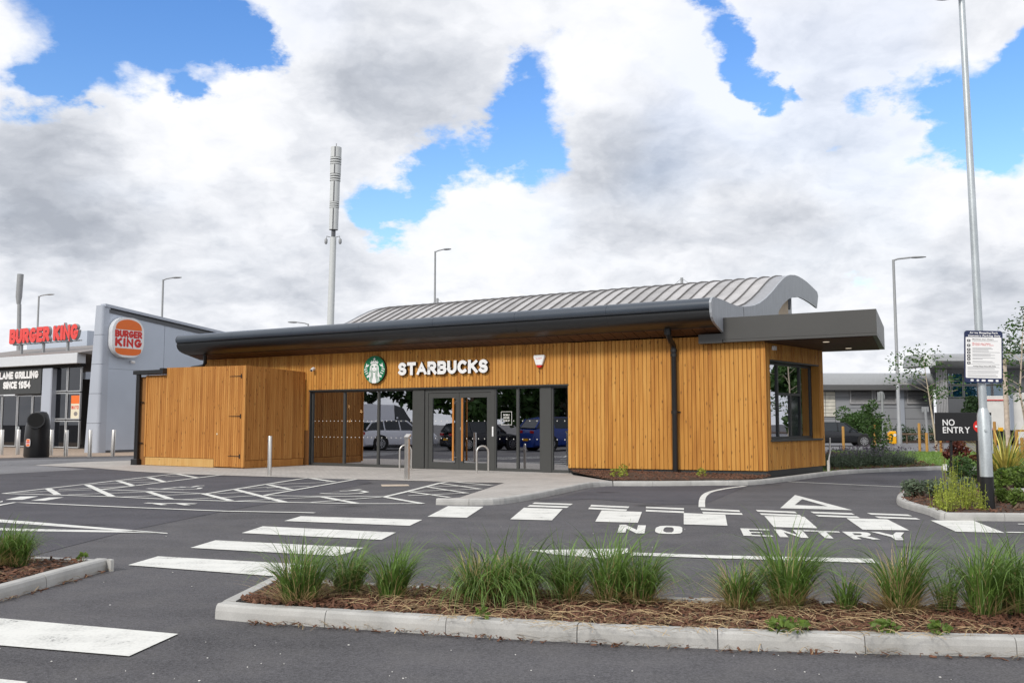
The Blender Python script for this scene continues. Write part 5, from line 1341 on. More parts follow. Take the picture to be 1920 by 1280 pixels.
dm = (U * .75 + NN * .55 + Z * .2).normalized(); ex_ = (U * .55 - NN * .75).normalized()
MB().sheet(disc_pts(mo + dm * .262, ex_, dm.cross(ex_), .30, 22), up=dm).build('mouth', 'membrane', t, p)
bd = p + NN * .455 + U * .12 + Z * .62
bdg = MB().prism(rrect(bd, U, Z, .30, .32, .09, 4), NN * .012).build('badge', 'white', t, p)
MB().prism(rrect(bd + NN * .0125 + Z * .105, U, Z, .24, .075, .035, 4), NN * .004).build('badge_bun', 'orange', bdg, p)
MB().prism(rrect(bd + NN * .0125 - Z * .105, U, Z, .24, .075, .035, 4), NN * .004).build('badge_bun', 'orange', bdg, p)
stroke_text('BURGER', bd + NN * .0125 - U * .12 + Z * .003, U, Z, .24, .055, .002, 'red', bdg, p, 'badge_text', .3, .05); stroke_text('KING', bd + NN * .0125 - U * .12 - Z * .062, U, Z, .24, .055, .002, 'red', bdg, p, 'badge_text', .3, .05)

# street lamps
def street_lamp(base, h, r0, arm, adir, label, mat='galv_dull', head=.6, collar=True):
    t = thing('street_lamp', base, label, 'street lamp', 'street lamps on grey columns'); top = base + Z * h; adir = Vector(adir).normalized()
    MB().tube([base, base + Z * 1.2, base + Z * 1.25, top], [r0 * 1.35, r0 * 1.35, r0, r0 * .72], 12).build('column', mat, t, base, True)
    if arm: MB().tube([top - Z * .05, top + adir * .25 + Z * .04, top + adir * arm + Z * .10], r0 * .5, 8).build('arm', mat, t, base, True)
    hp = top + adir * arm + Z * .10; sd_ = adir.cross(Z)
    mb = MB(); L_ = head
    rr = [(0, .04, .03), (.1, .09, .06), (.35, .13, .07), (.75, .13, .055), (1, .05, .03)]; k = 10
    for f_, wy, wz in rr:
        for j in range(k):
            q = 2 * math.pi * j / k; mb.v.append(hp + adir * (f_ * L_) + sd_ * (wy * math.cos(q)) + Z * (wz * math.sin(q)))
    for i in range(len(rr) - 1):
        for j in range(k): mb.f.append((i * k + j, (i + 1) * k + j, (i + 1) * k + (j + 1) % k, i * k + (j + 1) % k))
    mb.f.append(tuple(reversed(range(k)))); mb.f.append(tuple(range((len(rr) - 1) * k, len(rr) * k))); mb.build('lantern', mat, t, base, True)
    return t
def lamp_at(pxc, pytop, Y, r0, arm_px, label, head=.8):
    top = AY(pxc, pytop, Y); base = Vector((top.x, top.y, 0)); arm = arm_px / FPX * Y
    return street_lamp(base, top.z, r0, arm * .55, (1, -.25, 0), label, head=arm * .5)
lamp_at(306, 524, 66, .09, 37, 'street lamp rising behind the grey fin wall')
lamp_at(73, 555, 80, .10, 32, 'street lamp behind the red rooftop letters')
lamp_at(816, 471, 62, .085, 30, 'street lamp behind the middle of the cafe roof')
lamp_at(1675, 487, 58, .11, 55, 'tall street lamp right of the dark canopy, in front of the shed')
tp_ = AY(578, 607, 70); street_lamp(Vector((tp_.x, tp_.y, 0)), tp_.z, .08, .8, (-1, -.2, 0), 'street lamp whose head just shows above the cafe eaves', head=.7)
# telecom mast
Ym = 60.0; top = AY(630.5, 276, Ym); mbase = AY(619, 600, Ym); b0 = Vector((AY(613, 790, Ym).x, Ym, 0)); ax = Vector((top.x - b0.x, 0, top.z)).normalized()
mast = thing('telecom_mast', b0, 'tall pale telecom mast with slatted antenna drum above the cafe roof', 'mast'); Hm = top.z
def mp_(z): return b0 + ax * (z / ax.z)
zt = lambda py: AY(628, py, Ym).z
MB().tube([mp_(0), mp_(zt(445))], [.26, .20], 16).build('pole', 'mast_paint', mast, b0, True)
secs = [(277, 296, .36), (310, 327, .36), (341, 379, .32), (391, 431, .30)]
for pa, pb_, r_ in secs:
    MB().tube([mp_(zt(pb_)), mp_(zt(pa))], r_, 14).build('antenna_shroud', 'mast_paint', mast, b0, True)
    MB().boxf(mp_(zt(pb_)) + Vector((-.035, -r_ - .012, .02)), (.07, 0, 0), (0, .03, 0), ax * ((zt(pa) - zt(pb_)) - .05)).build('shroud_gap', 'shed_dark', mast, b0)
for pa, pb_, r_ in [(296, 310, .37), (327, 341, .35), (379, 391, .32)]:
    MB().tube([mp_(zt(pb_) - .05), mp_(zt(pa) + .05)], .12, 10).build('core', 'shed_dark', mast, b0)
    for i in range(3):
        z = zt(pb_) + (zt(pa) - zt(pb_)) * (i + .5) / 3; MB().tube([mp_(z - .045), mp_(z + .045)], r_, 14).build('louvre_ring', 'mast_paint', mast, b0, True)
MB().tube([mp_(zt(445)), mp_(zt(431))], .14, 8).build('cable_neck', 'shed_dark', mast, b0)
for sg in (-1, 1):
    q0 = mp_(zt(446)); MB().tube([q0, q0 + Vector((sg * .42, -.05, .1)), q0 + Vector((sg * .46, -.05, -.25))], .03, 6).build('bracket', 'galv_dull', mast, b0)
    MB().lathe(q0 + Vector((sg * .46, -.05, -.42)), [(.05, 0), (.10, .08), (.10, .30), (.04, .38)], 10).build('remote_unit', 'galv_dull', mast, b0, True)
MB().tube([mp_(Hm), mp_(Hm + .25)], .03, 6).build('finial', 'galv_dull', mast, b0)
top = AY(38.5, 514, 75.0); b0 = Vector((AY(34, 790, 75).x, 75.0, 0)); m2_ = thing('slim_mast', b0, 'slim grey mast with thicker top at the far left', 'mast'); f_ = AY(38, 556, 75).z
MB().tube([b0, Vector((AY(34.5, 610, 75).x, 75, AY(34, 570, 75).z))], [.2, .15], 12).build('pole', 'galv_dull', m2_, b0, True); MB().tube([Vector((AY(35, 570, 75).x, 75, AY(35, 570, 75).z)), Vector((top.x - .05, 75, f_)), top], [.15, .24, .24], 12).build('antenna_drum', 'galv_dull', m2_, b0, True)

# lamp column with the parking notice in the right island
pc = G(1853, 953, .10); tc_ = AY(1803, 0, pc.y - .0)
axc = (Vector((tc_.x - pc.x, 0, tc_.z - pc.z))).normalized()
col = thing('lamp_column', pc, 'tall galvanised lamp column with black painted foot in the right island', 'lamp column')
def cz_(z): return pc + axc * (z / axc.z)
zc_ = lambda py: AY(1845, py, pc.y).z - pc.z
MB().tube([cz_(-.1), cz_(zc_(893))], .103, 20).build('black_foot', 'black_plastic', col, pc, True)
MB().tube([cz_(zc_(893)), cz_(zc_(778)), cz_(zc_(765))], [.099, .099, .064], 20).build('base_sleeve', 'galv', col, pc, True)
MB().tube([cz_(zc_(765)), cz_(zc_(500)), cz_(zc_(0)), cz_(zc_(-6))], [.064, .060, .050, .050], 16).build('shaft', 'galv', col, pc, True)
dr = cz_(zc_(850)); MB().boxf(dr + Vector((.082, -.07, 0)), (.018, .0, 0), (0, .11, 0), axc * .62).build('access_door', 'galv', col, pc, bevel=.008)
for zz, an in ((zc_(806), -1.9), (zc_(842), 1.2)):
    q = cz_(zz) + Vector((.09 * math.cos(an), .107 * math.sin(an), 0)); MB().tube([q, q + Vector((.02 * math.cos(an), .02 * math.sin(an), 0))], .022, 10).build('lock_boss', 'galv', col, pc)
tl = cz_(zc_(-6)); MB().tube([tl, tl + Z * .1], .062, 14).build('top_collar', 'sign_black', col, pc)
MB().lathe(tl + Vector((-.24, 0, .02)), [(.20, 0), (.24, .02), (.24, .05), (.12, .11)], 24).build('lantern', 'navy', col, pc, True)
# parking notice
fn = (Vector((0, 0, 1.5)) - pc); fn.z = 0; fn = Vector((-.18, -1, 0)).normalized(); fx = Vector((-fn.y, fn.x, 0)); fx = fx if fx.x > 0 else -fx
tilt = Matrix.Rotation(R(-2.0), 3, fn)
fxx = tilt @ fx; fzz = tilt @ Z
nc = PL(1844, 668.5, Vector((pc.x, pc.y - .12, 0)), fn)
wN = (PL(1880, 668, nc, fn) - PL(1808, 668, nc, fn)).length; hN = (PL(1844, 620, nc, fn) - PL(1844, 717.5, nc, fn)).length
nt_ = thing('parking_notice', nc, 'blue bordered parking notice board on the galvanised lamp column', 'sign')
if fxx.cross(fzz).dot(fn) < 0: fxx = fxx
MB().prism(rrect(nc - fn * .012, fxx, fzz, wN, hN, .045, 5), fn * .012).build('board', 'navy', nt_, nc)
wp = MB().prism(rrect(nc + fn * .0005 - fzz * (.018 * hN), fxx, fzz, wN * .93, hN * .785, .01, 2), fn * .003).build('white_panel', 'white', nt_, nc)
def ntext(tx, x, z, w_, h_, mat, bold=.03, par=None): put_text(tx, nc + fn * .0042 + fxx * (x * wN) + fzz * (z * hN), fxx, fzz, w_ * wN, h_ * hN, .0015, mat, par or nt_, nc, 'lettering', bold, False, .06)
ntext('Arena Shopping Park', -.36, .443, .74, .032, 'white', .05); ntext('Customer Parking Only', -.40, .387, .84, .032, 'white', .05)
ntext('Maximum stay 3 hours', -.29, .325, .55, .020, 'ink', .03, wp); ntext('Maximum stay 3 hours', -.29, .243, .47, .020, 'red', .03, wp); ntext('no return within 2 hours', -.29, .213, .55, .018, 'red', .02, wp)
mb = MB(); rr_ = random.Random(2)
rows = [(.296, .70)] + [(.165, .52), (.145, .56), (.125, .44)] + [(.098, .45), (.080, .75)] + [(.045, .5), (.025, .62), (.006, .5)] + [(-.03, .62), (-.05, .28)] + [(-.095, .55), (-.115, .6)]
for z_, w_ in rows: mb.boxf(nc + fn * .0042 + fxx * (-.29 * wN) + fzz * (z_ * hN), fxx * (w_ * .95 * wN), fn * .001, fzz * (.0075 * hN))
for z_ in [-.15, -.205, -.225, -.245, -.275, -.295, -.315, -.345, -.37, -.385]: mb.boxf(nc + fn * .0042 + fxx * (-.42 * wN) + fzz * (z_ * hN), fxx * (rr_.uniform(.70, .84) * wN), fn * .001, fzz * (.006 * hN))
mb.build('fine_print', 'grey_ink', wp, nc)
ntext('Parking Charge Notice £100 (PCN)', -.27, -.192, .58, .018, 'ink', .02, wp)
for z_ in (.305, .215, .135, .075, .01, -.05, -.125):
    q = nc + fn * .0042 + fxx * (-.385 * wN) + fzz * (z_ * hN)
    pb2 = MB().prism(rrect(q, fxx, fzz, .085 * wN, .05 * hN, .008, 3), fn * .0015).build('pictogram', 'ink', wp, nc)
    MB().prism(disc_pts(q + fn * .0017, fxx, fzz, .017 * wN, 10), fn * .001).build('pictogram_mark', 'white', pb2, nc)
for x_, w_ in ((-.30, .08), (-.15, .06), (.0, .10), (.18, .13), (.35, .07)): MB().prism(rrect(nc + fn * .0003 + fxx * (x_ * wN) - fzz * (.456 * hN), fxx, fzz, w_ * wN, .038 * hN, .008, 3), fn * .002).build('logo_patch', 'white', nt_, nc)
# no entry sign
p1, p2 = G(1783, 915, .10), G(1836, 926, .10)
ns = thing('no_entry_sign', p1, 'black NO ENTRY board on two black posts in the right island', 'sign')
sx_ = (p2 - p1).normalized(); Ys = p2.y
e_x = (G(1836, 926, .10) - G(1783, 926, .10)).normalized(); e_x = Vector((1, -.06, 0)).normalized(); e_n = Vector((e_x.y, -e_x.x, 0))
qc = Vector((AY(1783, 800, 19.2).x, 19.2, 0))
P_l = PL(1755, 815, qc, e_n); P_t = PL(1755, 773, qc, e_n); P_b = PL(1755, 826, qc, e_n); P_r = PL(1860, 800, qc, e_n)
wB = (P_r - P_l).dot(e_x); ns.location = Vector((qc.x, qc.y, .09)); on = ns.location.copy()
MB().boxf(P_l * 1 - Z * P_l.z + Z * P_b.z, e_x * wB, -e_n * .05, Z * (P_t.z - P_b.z)).build('board', 'sign_black', ns, on, bevel=.006)
for px in (1784, 1834):
    q = PL(px, 840, qc - e_n * .05, e_n); q.z = .06; MB().boxf(q - e_x * .022, e_x * .044, -e_n * .05, Z * (P_t.z - .15)).build('post', 'sign_black', ns, on)
def NP(px, py): return PL(px, py, qc + e_n * .002, e_n)
a1, a2 = NP(1767.5, 797.5), NP(1790, 797.5); put_text('NO', a1, e_x, Z, (a2 - a1).dot(e_x), NP(1767, 786).z - a1.z, .004, 'white', ns, on, 'letter', .012, True, .10)
a1, a2 = NP(1768, 811.5), NP(1819, 811.5); put_text('ENTRY', a1, e_x, Z, (a2 - a1).dot(e_x), NP(1767, 800).z - a1.z, .004, 'white', ns, on, 'letter', .012, True, .10)
cR = NP(1837, 799); rr2 = NP(1837, 787).z - cR.z
rd = MB().prism(disc_pts(cR, e_x, Z, rr2, 32), e_n * .006).build('red_disc', 'red', ns, on)
MB().boxf(cR - e_x * rr2 * .72 - Z * rr2 * .15 + e_n * .0065, e_x * rr2 * 1.44, e_n * .003, Z * rr2 * .30).build('white_bar', 'white', rd, on)
# small white plant tag
q = G(1772, 890, .2); q = AY(1772, 876, 20.4); t = thing('plant_tag', Vector((q.x, q.y, .1)), 'small white tag on a thin cane left of the sign post', 'tag'); ot = Vector((q.x, q.y, .1))
MB().boxf(q - Vector((.045, 0, .07)), (.09, 0, 0), (0, .012, 0), (0, 0, .14)).build('tag', 'white', t, ot, bevel=.02); MB().tube([ot, q - Z * .06], .006, 6).build('cane', 'trunk', t, ot)

# ================================================================== BEYOND THE LANE: SHEDS, ROAD SIDE, VEHICLES
YS = 74.0
def sh_x(px, Y=YS): return AY(px, 790, Y).x
def sh_z(py, Y=YS): return AY(1650, py, Y).z
x0, x1 = sh_x(1500), sh_x(1752); o0 = Vector((x0, YS, 0))
shed = thing('warehouse', o0, 'low grey warehouse with rounded eaves and louvred vents beyond the road', 'building')
zE = sh_z(728); zT = sh_z(703)
MB().box(x0, x1, YS, YS + 18, 0, zE).build('wall', 'shed_wall', shed, o0)
prof = [(-.9, zE - .15), (-1.15, zE + .25), (-1.05, zE + .7), (-.6, zT), (.4, zT + .18), (18, zT + .6), (18, zE), (-.2, zE)]
MB().prism([Vector((x0 - .3, YS + a, b)) for a, b in prof], Vector((x1 - x0 + .3, 0, 0))).build('roof', 'shed_roof', shed, o0, True)
for px0, px1 in [(1594, 1638), (1640, 1682), (1701, 1743)]:
    a, b = sh_x(px0), sh_x(px1); za, zb = sh_z(757), sh_z(727.5)
    mb = MB(); f = .10
    for q in [(a, b, za, za + f), (a, b, zb - f, zb), (a, a + f, za + f, zb - f), (b - f, b, za + f, zb - f)]: mb.box(q[0], q[1], YS - .12, YS - .003, q[2], q[3])
    v = mb.build('vent', 'shed_louvre', shed, o0)
    MB().box(a + f, b - f, YS - .02, YS - .004, za + f, zb - f).build('vent_back', 'membrane', v, o0)
    n = 10
    for i in range(n):
        z = za + f + (zb - za - 2 * f) * (i + .5) / n; MB().boxf(Vector((a + f, YS - .11, z - .05)), (b - a - 2 * f, 0, 0), (0, .07, .03), (0, .004, .035)).build('slat', 'shed_louvre', v, o0)
a, b = sh_x(1546), sh_x(1567); n = 7; za, zb = sh_z(781), sh_z(734)
wb = MB().box(a - 1.5, b, YS - .05, YS - .004, za, zb).build('block_panel', 'shed_dark', shed, o0)
for r_ in range(n):
    for k in range(3):
        w_ = (b - a + 1.5) / 3; off = (r_ % 2) * .3; xx0 = a - 1.5 + k * w_ + .02; MB().box(xx0, xx0 + w_ - .04, YS - .085, YS - .048, za + (zb - za) * r_ / n + .015, za + (zb - za) * (r_ + 1) / n - .015).build('block', 'white_block', wb, o0)
a, b = sh_x(1683), sh_x(1696); MB().box(a, b, YS - .10, YS - .004, 0, zE - .1).build('pilaster', 'bk_panel_light', shed, o0)
for px in (1566, 1620): a = sh_x(px); MB().box(a, a + .04, YS - .015, YS - .002, 0, zE - .1).build('panel_joint', 'shed_dark', shed, o0)
for py in (745, 765, 785, 805): MB().box(x0, x1, YS - .012, YS - .002, sh_z(py), sh_z(py) + .03).build('panel_joint', 'shed_dark', shed, o0)
# taller block with the blue windows
YT = 70.0; x0t, x1t = sh_x(1757, YT), sh_x(1990, YT); ot_ = Vector((x0t, YT, 0)); zt_ = AY(1800, 690, YT).z
tower = thing('office_block', ot_, 'taller grey block with overhanging rounded roof and blue window band behind the lorry', 'building')
MB().boxf((x0t, YT, 0), (x1t - x0t, 0, 0), (6.6, 14, 0), (0, 0, zt_)).build('wall', 'shed_dark', tower, ot_)
prof = [(-1.3, zt_ + .15), (-1.6, zt_ + .45), (-1.5, zt_ + .8), (-1.0, zt_ + 1.0), (14, zt_ + 1.15), (14, zt_ - .05), (-.4, zt_ - .02)]
rf = MB().prism([Vector((x0t - .6 + .47 * max(0, a), YT + a, b)) for a, b in prof], Vector((x1t - x0t + .6, 0, 0))).build('roof', 'shed_roof', tower, ot_, True)
mb = MB(); nn_ = 12
for i in range(nn_ + 1):
    q = math.pi / 2 + math.pi * i / nn_; mb.v += [Vector((x0t - .6 + 1.4 * math.cos(q), YT + .5 + 2.0 * math.sin(q) * -1, zt_ + .1)), Vector((x0t - .6 + 1.4 * math.cos(q) * .9, YT + .5 - 2.0 * math.sin(q) * .9, zt_ + .95))]
for i in range(nn_): mb.f.append((2 * i, 2 * i + 1, 2 * i + 3, 2 * i + 2))
mb.f.append(tuple(2 * i + 1 for i in range(nn_ + 1))); mb.f.append(tuple(2 * i for i in reversed(range(nn_ + 1)))); mb.build('roof_end', 'shed_roof', tower, ot_, True)
for i in range(7):
    a = x0t + .05 + i * .12; MB().box(a, a + .08, YT - .05, YT - .003, 0, zt_ - .1).build('cladding_rib', 'shed_louvre', tower, ot_)
for px0, px1 in [(1779, 1785), (1786, 1808), (1809, 1836), (1837, 1862), (1863, 1890)]:
    for py0, py1 in [(699, 721), (722, 745)]:
        a, b = sh_x(px0, YT), sh_x(px1, YT); za, zb = AY(1800, py1, YT).z, AY(1800, py0, YT).z
        mb = MB()
        for q in [(a, b, za, za + .06), (a, b, zb - .06, zb), (a, a + .06, za + .06, zb - .06), (b - .06, b, za + .06, zb - .06)]: mb.box(q[0], q[1], YT - .08, YT - .003, q[2], q[3])
        w_ = mb.build('window', 'shed_dark', tower, ot_); MB().box(a + .06, b - .06, YT - .03, YT - .02, za + .06, zb - .06).build('pane', 'tower_glass', w_, ot_); MB().box(a + .06, b - .06, YT - .012, YT - .004, za + .06, zb - .06).build('blind', 'blind_blue', w_, ot_)

# kerb line and verge across the road
MB_v = MB().box(4, 110, 66.1, 73.9, -.05, .08).build('verge', 'soil'); tag(MB_v, 'planted verge in front of the sheds', kind='structure')

# ---- knee rail posts on the lawn
def timber_post(px, pyt, pyb, label, r=.065):
    b = G(px, pyb); h = AY(px, pyt, b.y).z
    t = thing('timber_post', b, label, 'post', 'round timber posts round the lawn')
    MB().tube([b - Z * .1, b + Z * (h - .04), b + Z * h], [r, r, r * .85], 12).build('post', 'post_wood', t, b, True)
    return b, h
for px, a, b, lb in [(1582, 799, 848, 'timber post in front of the dark parked car'), (1641, 796, 842, 'timber post between the bush and the yellow bin'), (1725, 793, 848, 'tall timber post left of the black sign board'),
                     (1738.5, 811, 850, 'short timber post beside the birch stem'), (1765, 824, 851, 'timber post just below the left end of the sign board'), (1867, 790, 852, 'timber post right of the galvanised column, before the lorry'),
                     (1908, 808, 858, 'timber post of the frame at the right edge'), (1918, 820, 862, 'nearest timber post at the right edge')]:
    timber_post(px, a, b, lb)
b = G(1660, 832); e_ = Vector((AY(1762, 812, b.y).x, b.y, 0)); t = thing('knee_rail', b, 'dark brown horizontal timber rail behind the yellow bin', 'rail')
MB().boxf(Vector((AY(1655, 812, b.y).x, b.y, AY(1655, 815, b.y).z)), (e_.x - AY(1655, 812, b.y).x, 0, 0), (0, .06, 0), (0, 0, .12)).build('rail', 'trunk', t, b)
for px in (1662, 1700, 1735, 1758): q = Vector((AY(px, 812, b.y).x, b.y + .065, 0)); MB().boxf(q, (.07, 0, 0), (0, .07, 0), (0, 0, AY(px, 812, b.y).z)).build('upright', 'trunk', t, b)
q = G(1913, 855); t = thing('tree_stake_frame', q, 'timber crossbar frame at the right edge behind the yellow plant', 'frame'); MB().boxf(AY(1905, 809, q.y), (1.2, 0, 0), (0, .05, 0), (0, 0, .09)).build('crossbar', 'post_wood', t, q)
# yellow bin / grit box
q = G(1674, 834); t = thing('yellow_bin', q, 'small yellow roadside box with pale round badge on a short black post', 'box'); z0, z1 = AY(1674, 832, q.y).z, AY(1674, 808, q.y).z; w_ = 10 / FPX * q.y
MB().boxf(Vector((q.x - w_ / 2, q.y - .25, z0)), (w_, 0, 0), (0, .4, 0), (0, 0, z1 - z0)).build('box', 'yellow', t, q, bevel=.05)
MB().boxf(Vector((q.x - w_ / 2 - .08, q.y - .15, z0 + .1)), (.08, 0, 0), (0, .3, 0), (0, 0, (z1 - z0) * .8)).build('side_flange', 'yellow', t, q)
MB().prism(disc_pts(Vector((q.x + .05, q.y - .255, z0 + (z1 - z0) * .7)), (1, 0, 0), (0, 0, 1), w_ * .28, 18), (0, -.01, 0)).build('badge', 'white_dirty', t, q); MB().tube([q, Vector((q.x, q.y, z0 + .05))], .07, 10).build('post', 'sign_black', t, q)
# sign seen from behind
q = G(1657.5, 846); zt2 = AY(1653, 735, q.y).z; t = thing('road_sign_post', q, 'grey pole with the back of a round sign in front of the bush', 'sign')
tp2 = Vector((AY(1653.5, 735, q.y).x, q.y, zt2)); MB().tube([q, tp2], .06, 10).build('pole', 'galv_dull', t, q, True); cc = Vector((AY(1653.5, 743, q.y).x, q.y + .08, AY(1653, 743, q.y).z))
MB().prism(disc_pts(cc, (1, 0, 0), (0, 0, 1), .18, 24, .27), (0, .015, 0)).build('disc', 'galv_dull', t, q); MB().boxf(cc + Vector((-.20, -.10, -.22)), (.13, 0, 0), (0, .1, 0), (0, 0, .44)).build('bracket', 'galv_dull', t, q)
q = G(1741, 840); t = thing('road_sign_post', q, 'low grey sign pole behind the birch stem', 'sign'); MB().tube([q, Vector((q.x - .1, q.y, AY(1739, 765, q.y).z))], .07, 10).build('pole', 'galv_dull', t, q, True); MB().boxf(Vector((q.x - .3, q.y, AY(1739, 772, q.y).z)), (.4, 0, 0), (0, .03, 0), (0, 0, .3)).build('plate', 'galv_dull', t, q)

# ------------------------------------------------------------------ vehicles
def car(name, base, head, label, paint_mat, kind='hatch', L_=4.3, Wd=1.80, H_=1.48, group=None, cat='car'):
    """body lofted from cross sections; x forward, wheels on the ground"""
    head = Vector(head).normalized(); sd2 = Vector((-head.y, head.x, 0)); base = Vector(base)
    t = thing(name, base, label, cat, group)
    def P(x, y, z): return base + head * x + sd2 * y + Z * z
    h = H_
    # stations: x fraction, bonnet/belt height, half width factor, roof height (None = no greenhouse)
    if kind == 'hatch': st = [(-.50, .62, .80, None), (-.485, .80, .90, None), (-.46, .92, .95, None), (-.40, .95, .99, None), (-.2, .95, 1, None), (.0, .93, 1, None), (.16, .90, 1, None), (.30, .84, .98, None), (.42, .74, .93, None), (.48, .62, .84, None), (.50, .48, .72, None)]; gh = [(-.475, .97, 0), (-.40, .97, .86), (-.26, .97, 1.0), (-.05, .97, 1.0), (.07, .95, .93), (.235, .89, 0)]
    elif kind == 'suv': st = [(-.50, .68, .84, None), (-.49, .86, .92, None), (-.46, .98, .96, None), (-.40, 1.0, 1, None), (-.2, 1.0, 1, None), (.0, .99, 1, None), (.18, .97, 1, None), (.32, .92, .98, None), (.44, .83, .93, None), (.485, .70, .86, None), (.50, .52, .76, None)]; gh = [(-.48, 1.02, 0), (-.40, 1.02, .80), (-.27, 1.02, .97), (-.08, 1.02, 1.0), (.06, 1.0, .94), (.215, .95, 0)]
    else: st = [(-.50, 1.0, .96, None), (-.49, 1.05, .98, None), (-.2, 1.05, 1, None), (.15, 1.05, 1, None), (.30, 1.02, .99, None), (.38, .98, .97, None), (.46, .86, .93, None), (.49, .72, .86, None), (.50, .5, .78, None)]; gh = [(-.498, 1.06, .97), (-.46, 1.06, 1.0), (-.1, 1.06, 1.0), (.12, 1.06, .99), (.22, 1.05, .85), (.37, 1.0, 0)]
    body = MB(); ring = 10; hb = Wd / 2
    for xf, zb, wf, _ in st:
        x = xf * L_; w_ = hb * wf; zb = zb * (h / 1.48 if kind != 'van' else 1.0)
        for y, z in [(-.80 * w_, .20), (-.98 * w_, .30), (-w_, .52), (-.985 * w_, zb * .86), (-.90 * w_, zb), (.90 * w_, zb), (.985 * w_, zb * .86), (w_, .52), (.98 * w_, .30), (.80 * w_, .20)]: body.v.append(P(x, y, z))
    for i in range(len(st) - 1):
        for j in range(ring): body.f.append((i * ring + j, (i + 1) * ring + j, (i + 1) * ring + (j + 1) % ring, i * ring + (j + 1) % ring))
    body.f.append(tuple(range(ring))); body.f.append(tuple(reversed(range((len(st) - 1) * ring, len(st) * ring))))
    bo = body.build('body', paint_mat, t, base, True)
    # greenhouse: glass band with a painted roof
    gl = MB(); rf_ = MB(); zr = h; k = 0
    rows = []
    for xf, zb, rfac in gh:
        x = xf * L_; zb *= (h / 1.48 if kind != 'van' else 1.0); zt3 = zb + (zr - zb) * rfac; wb_ = hb * .90; wt = hb * (.90 - (.16 if kind != 'van' else .05) * rfac)
        rows.append((x, zb, zt3, wb_, wt))
    for x, zb, zt3, wb_, wt in rows: gl.v += [P(x, -wb_, zb - .02), P(x, -wt, zt3), P(x, wt, zt3), P(x, wb_, zb - .02)]
    for i in range(len(rows) - 1):
        for j in range(3): gl.f.append((i * 4 + j, (i + 1) * 4 + j, (i + 1) * 4 + j + 1, i * 4 + j + 1))
    if kind == 'van':
        gv = MB(); gv.v = gl.v[:4 * 4]; gv.f = [f for f in gl.f if max(f) < 16] + [(0, 1, 2, 3)]
        gv.build('cargo_body', paint_mat, t, base, True); g2 = MB(); g2.v = gl.v; g2.f = [f for f in gl.f if max(f) >= 16]; g2.build('windscreen', 'car_glass', t, base)
    else:
        gl.build('glasshouse', 'car_glass', t, base)
        rp = []
        for (x, zb, zt3, wb_, wt) in rows[1:-1]: rp.append((x, zt3, wt))
        for x, z, w_ in rp: rf_.v += [P(x, -w_ - .015, z - .05), P(x, -w_ + .02, z + .012), P(x, w_ - .02, z + .012), P(x, w_ + .015, z - .05)]
        for i in range(len(rp) - 1):
            for j in range(3): rf_.f.append((i * 4 + j, (i + 1) * 4 + j, (i + 1) * 4 + j + 1, i * 4 + j + 1))
        rf_.build('roof', paint_mat, t, base, True)
        pil = MB()
        for i in (0, 1, 3, 4):
            (xa, za, ta, wa, wta), (xb, zb_, tb, wb2, wtb) = rows[i], rows[i + 1]
            for sg in (-1, 1):
                if i in (0, 4): pil.tube([P(xa, sg * (wta if i else wa), ta if i else za), P(xb, sg * (wb2 if i == 4 else wtb), zb_ if i == 4 else tb)], .045, 6)
        for sg in (-1, 1):
            for xf in (-.24, -.03): pil.tube([P(xf * L_, sg * hb * .905, .95 * h / 1.48), P(xf * L_ - .03, sg * hb * .755, h - .03)], .035, 6)
        pil.build('pillars', paint_mat, t, base)
    wr = .33 if kind == 'hatch' else .36
    for xf in (-.30, .315):
        for sg in (-1, 1):
            c = P(xf * L_, sg * (hb - .10), wr); ax_ = sd2 * sg
            MB().tube([c - ax_ * .10 + Z * .02, c + ax_ * .108 + Z * .02], wr + .07, 22).build('wheel_arch', 'tyre', t, base)
            wh = MB().tube([c - ax_ * .09, c + ax_ * .095, c + ax_ * .115], [wr, wr, wr * .93], 22).build('wheel', 'tyre', t, base, True)
            mb = MB()
            for i in range(10):
                q = 2 * math.pi * i / 10; d1 = head * math.cos(q) + Z * math.sin(q); d2 = head * -math.sin(q) + Z * math.cos(q); mb.boxf(c + ax_ * .116 - d2 * .022, d1 * wr * .66, d2 * .044, ax_ * .012)
            for i in range(20):
                q = 2 * math.pi * i / 20; q2 = 2 * math.pi * (i + 1) / 20; e1 = head * math.cos(q) + Z * math.sin(q); e2 = head * math.cos(q2) + Z * math.sin(q2); kk = len(mb.v); mb.v += [c + ax_ * .119 + e1 * wr * .62, c + ax_ * .119 + e1 * wr * .70, c + ax_ * .119 + e2 * wr * .70, c + ax_ * .119 + e2 * wr * .62]; mb.f.append((kk, kk + 1, kk + 2, kk + 3))
            mb.build('rim', 'rim', wh, base)
    for sg in (-1, 1):
        MB().boxf(P(-.492 * L_, sg * hb * .60 - .16, .78 * h / 1.48), sd2 * .34, head * .10 - head * .14, Z * .13).build('tail_light', 'lamp_red', t, base)
        MB().prism([P(.455 * L_, sg * hb * .88, .70 * h / 1.48), P(.487 * L_, sg * hb * .55, .66 * h / 1.48), P(.492 * L_, sg * hb * .55, .56 * h / 1.48), P(.47 * L_, sg * hb * .90, .58 * h / 1.48)], head * .03).build('headlight', 'lamp_clear', t, base)
        MB().boxf(P(.13 * L_, sg * (hb + .06) - .07, .98 * h / 1.48), head * .10, sd2 * .14, Z * .12).build('mirror', paint_mat, t, base, bevel=.02)
    MB().boxf(P(-.508 * L_, -.26, .52), sd2 * .52, head * .02, Z * .11).build('number_plate', 'yellow', t, base)
    return t, P
cpos = G(1571, 836); car('parked_car', cpos, (1, -.12, 0), 'black hatchback parked on the road in front of the bush', 'paint_black_car', 'hatch', 4.3, 1.8, 1.46)
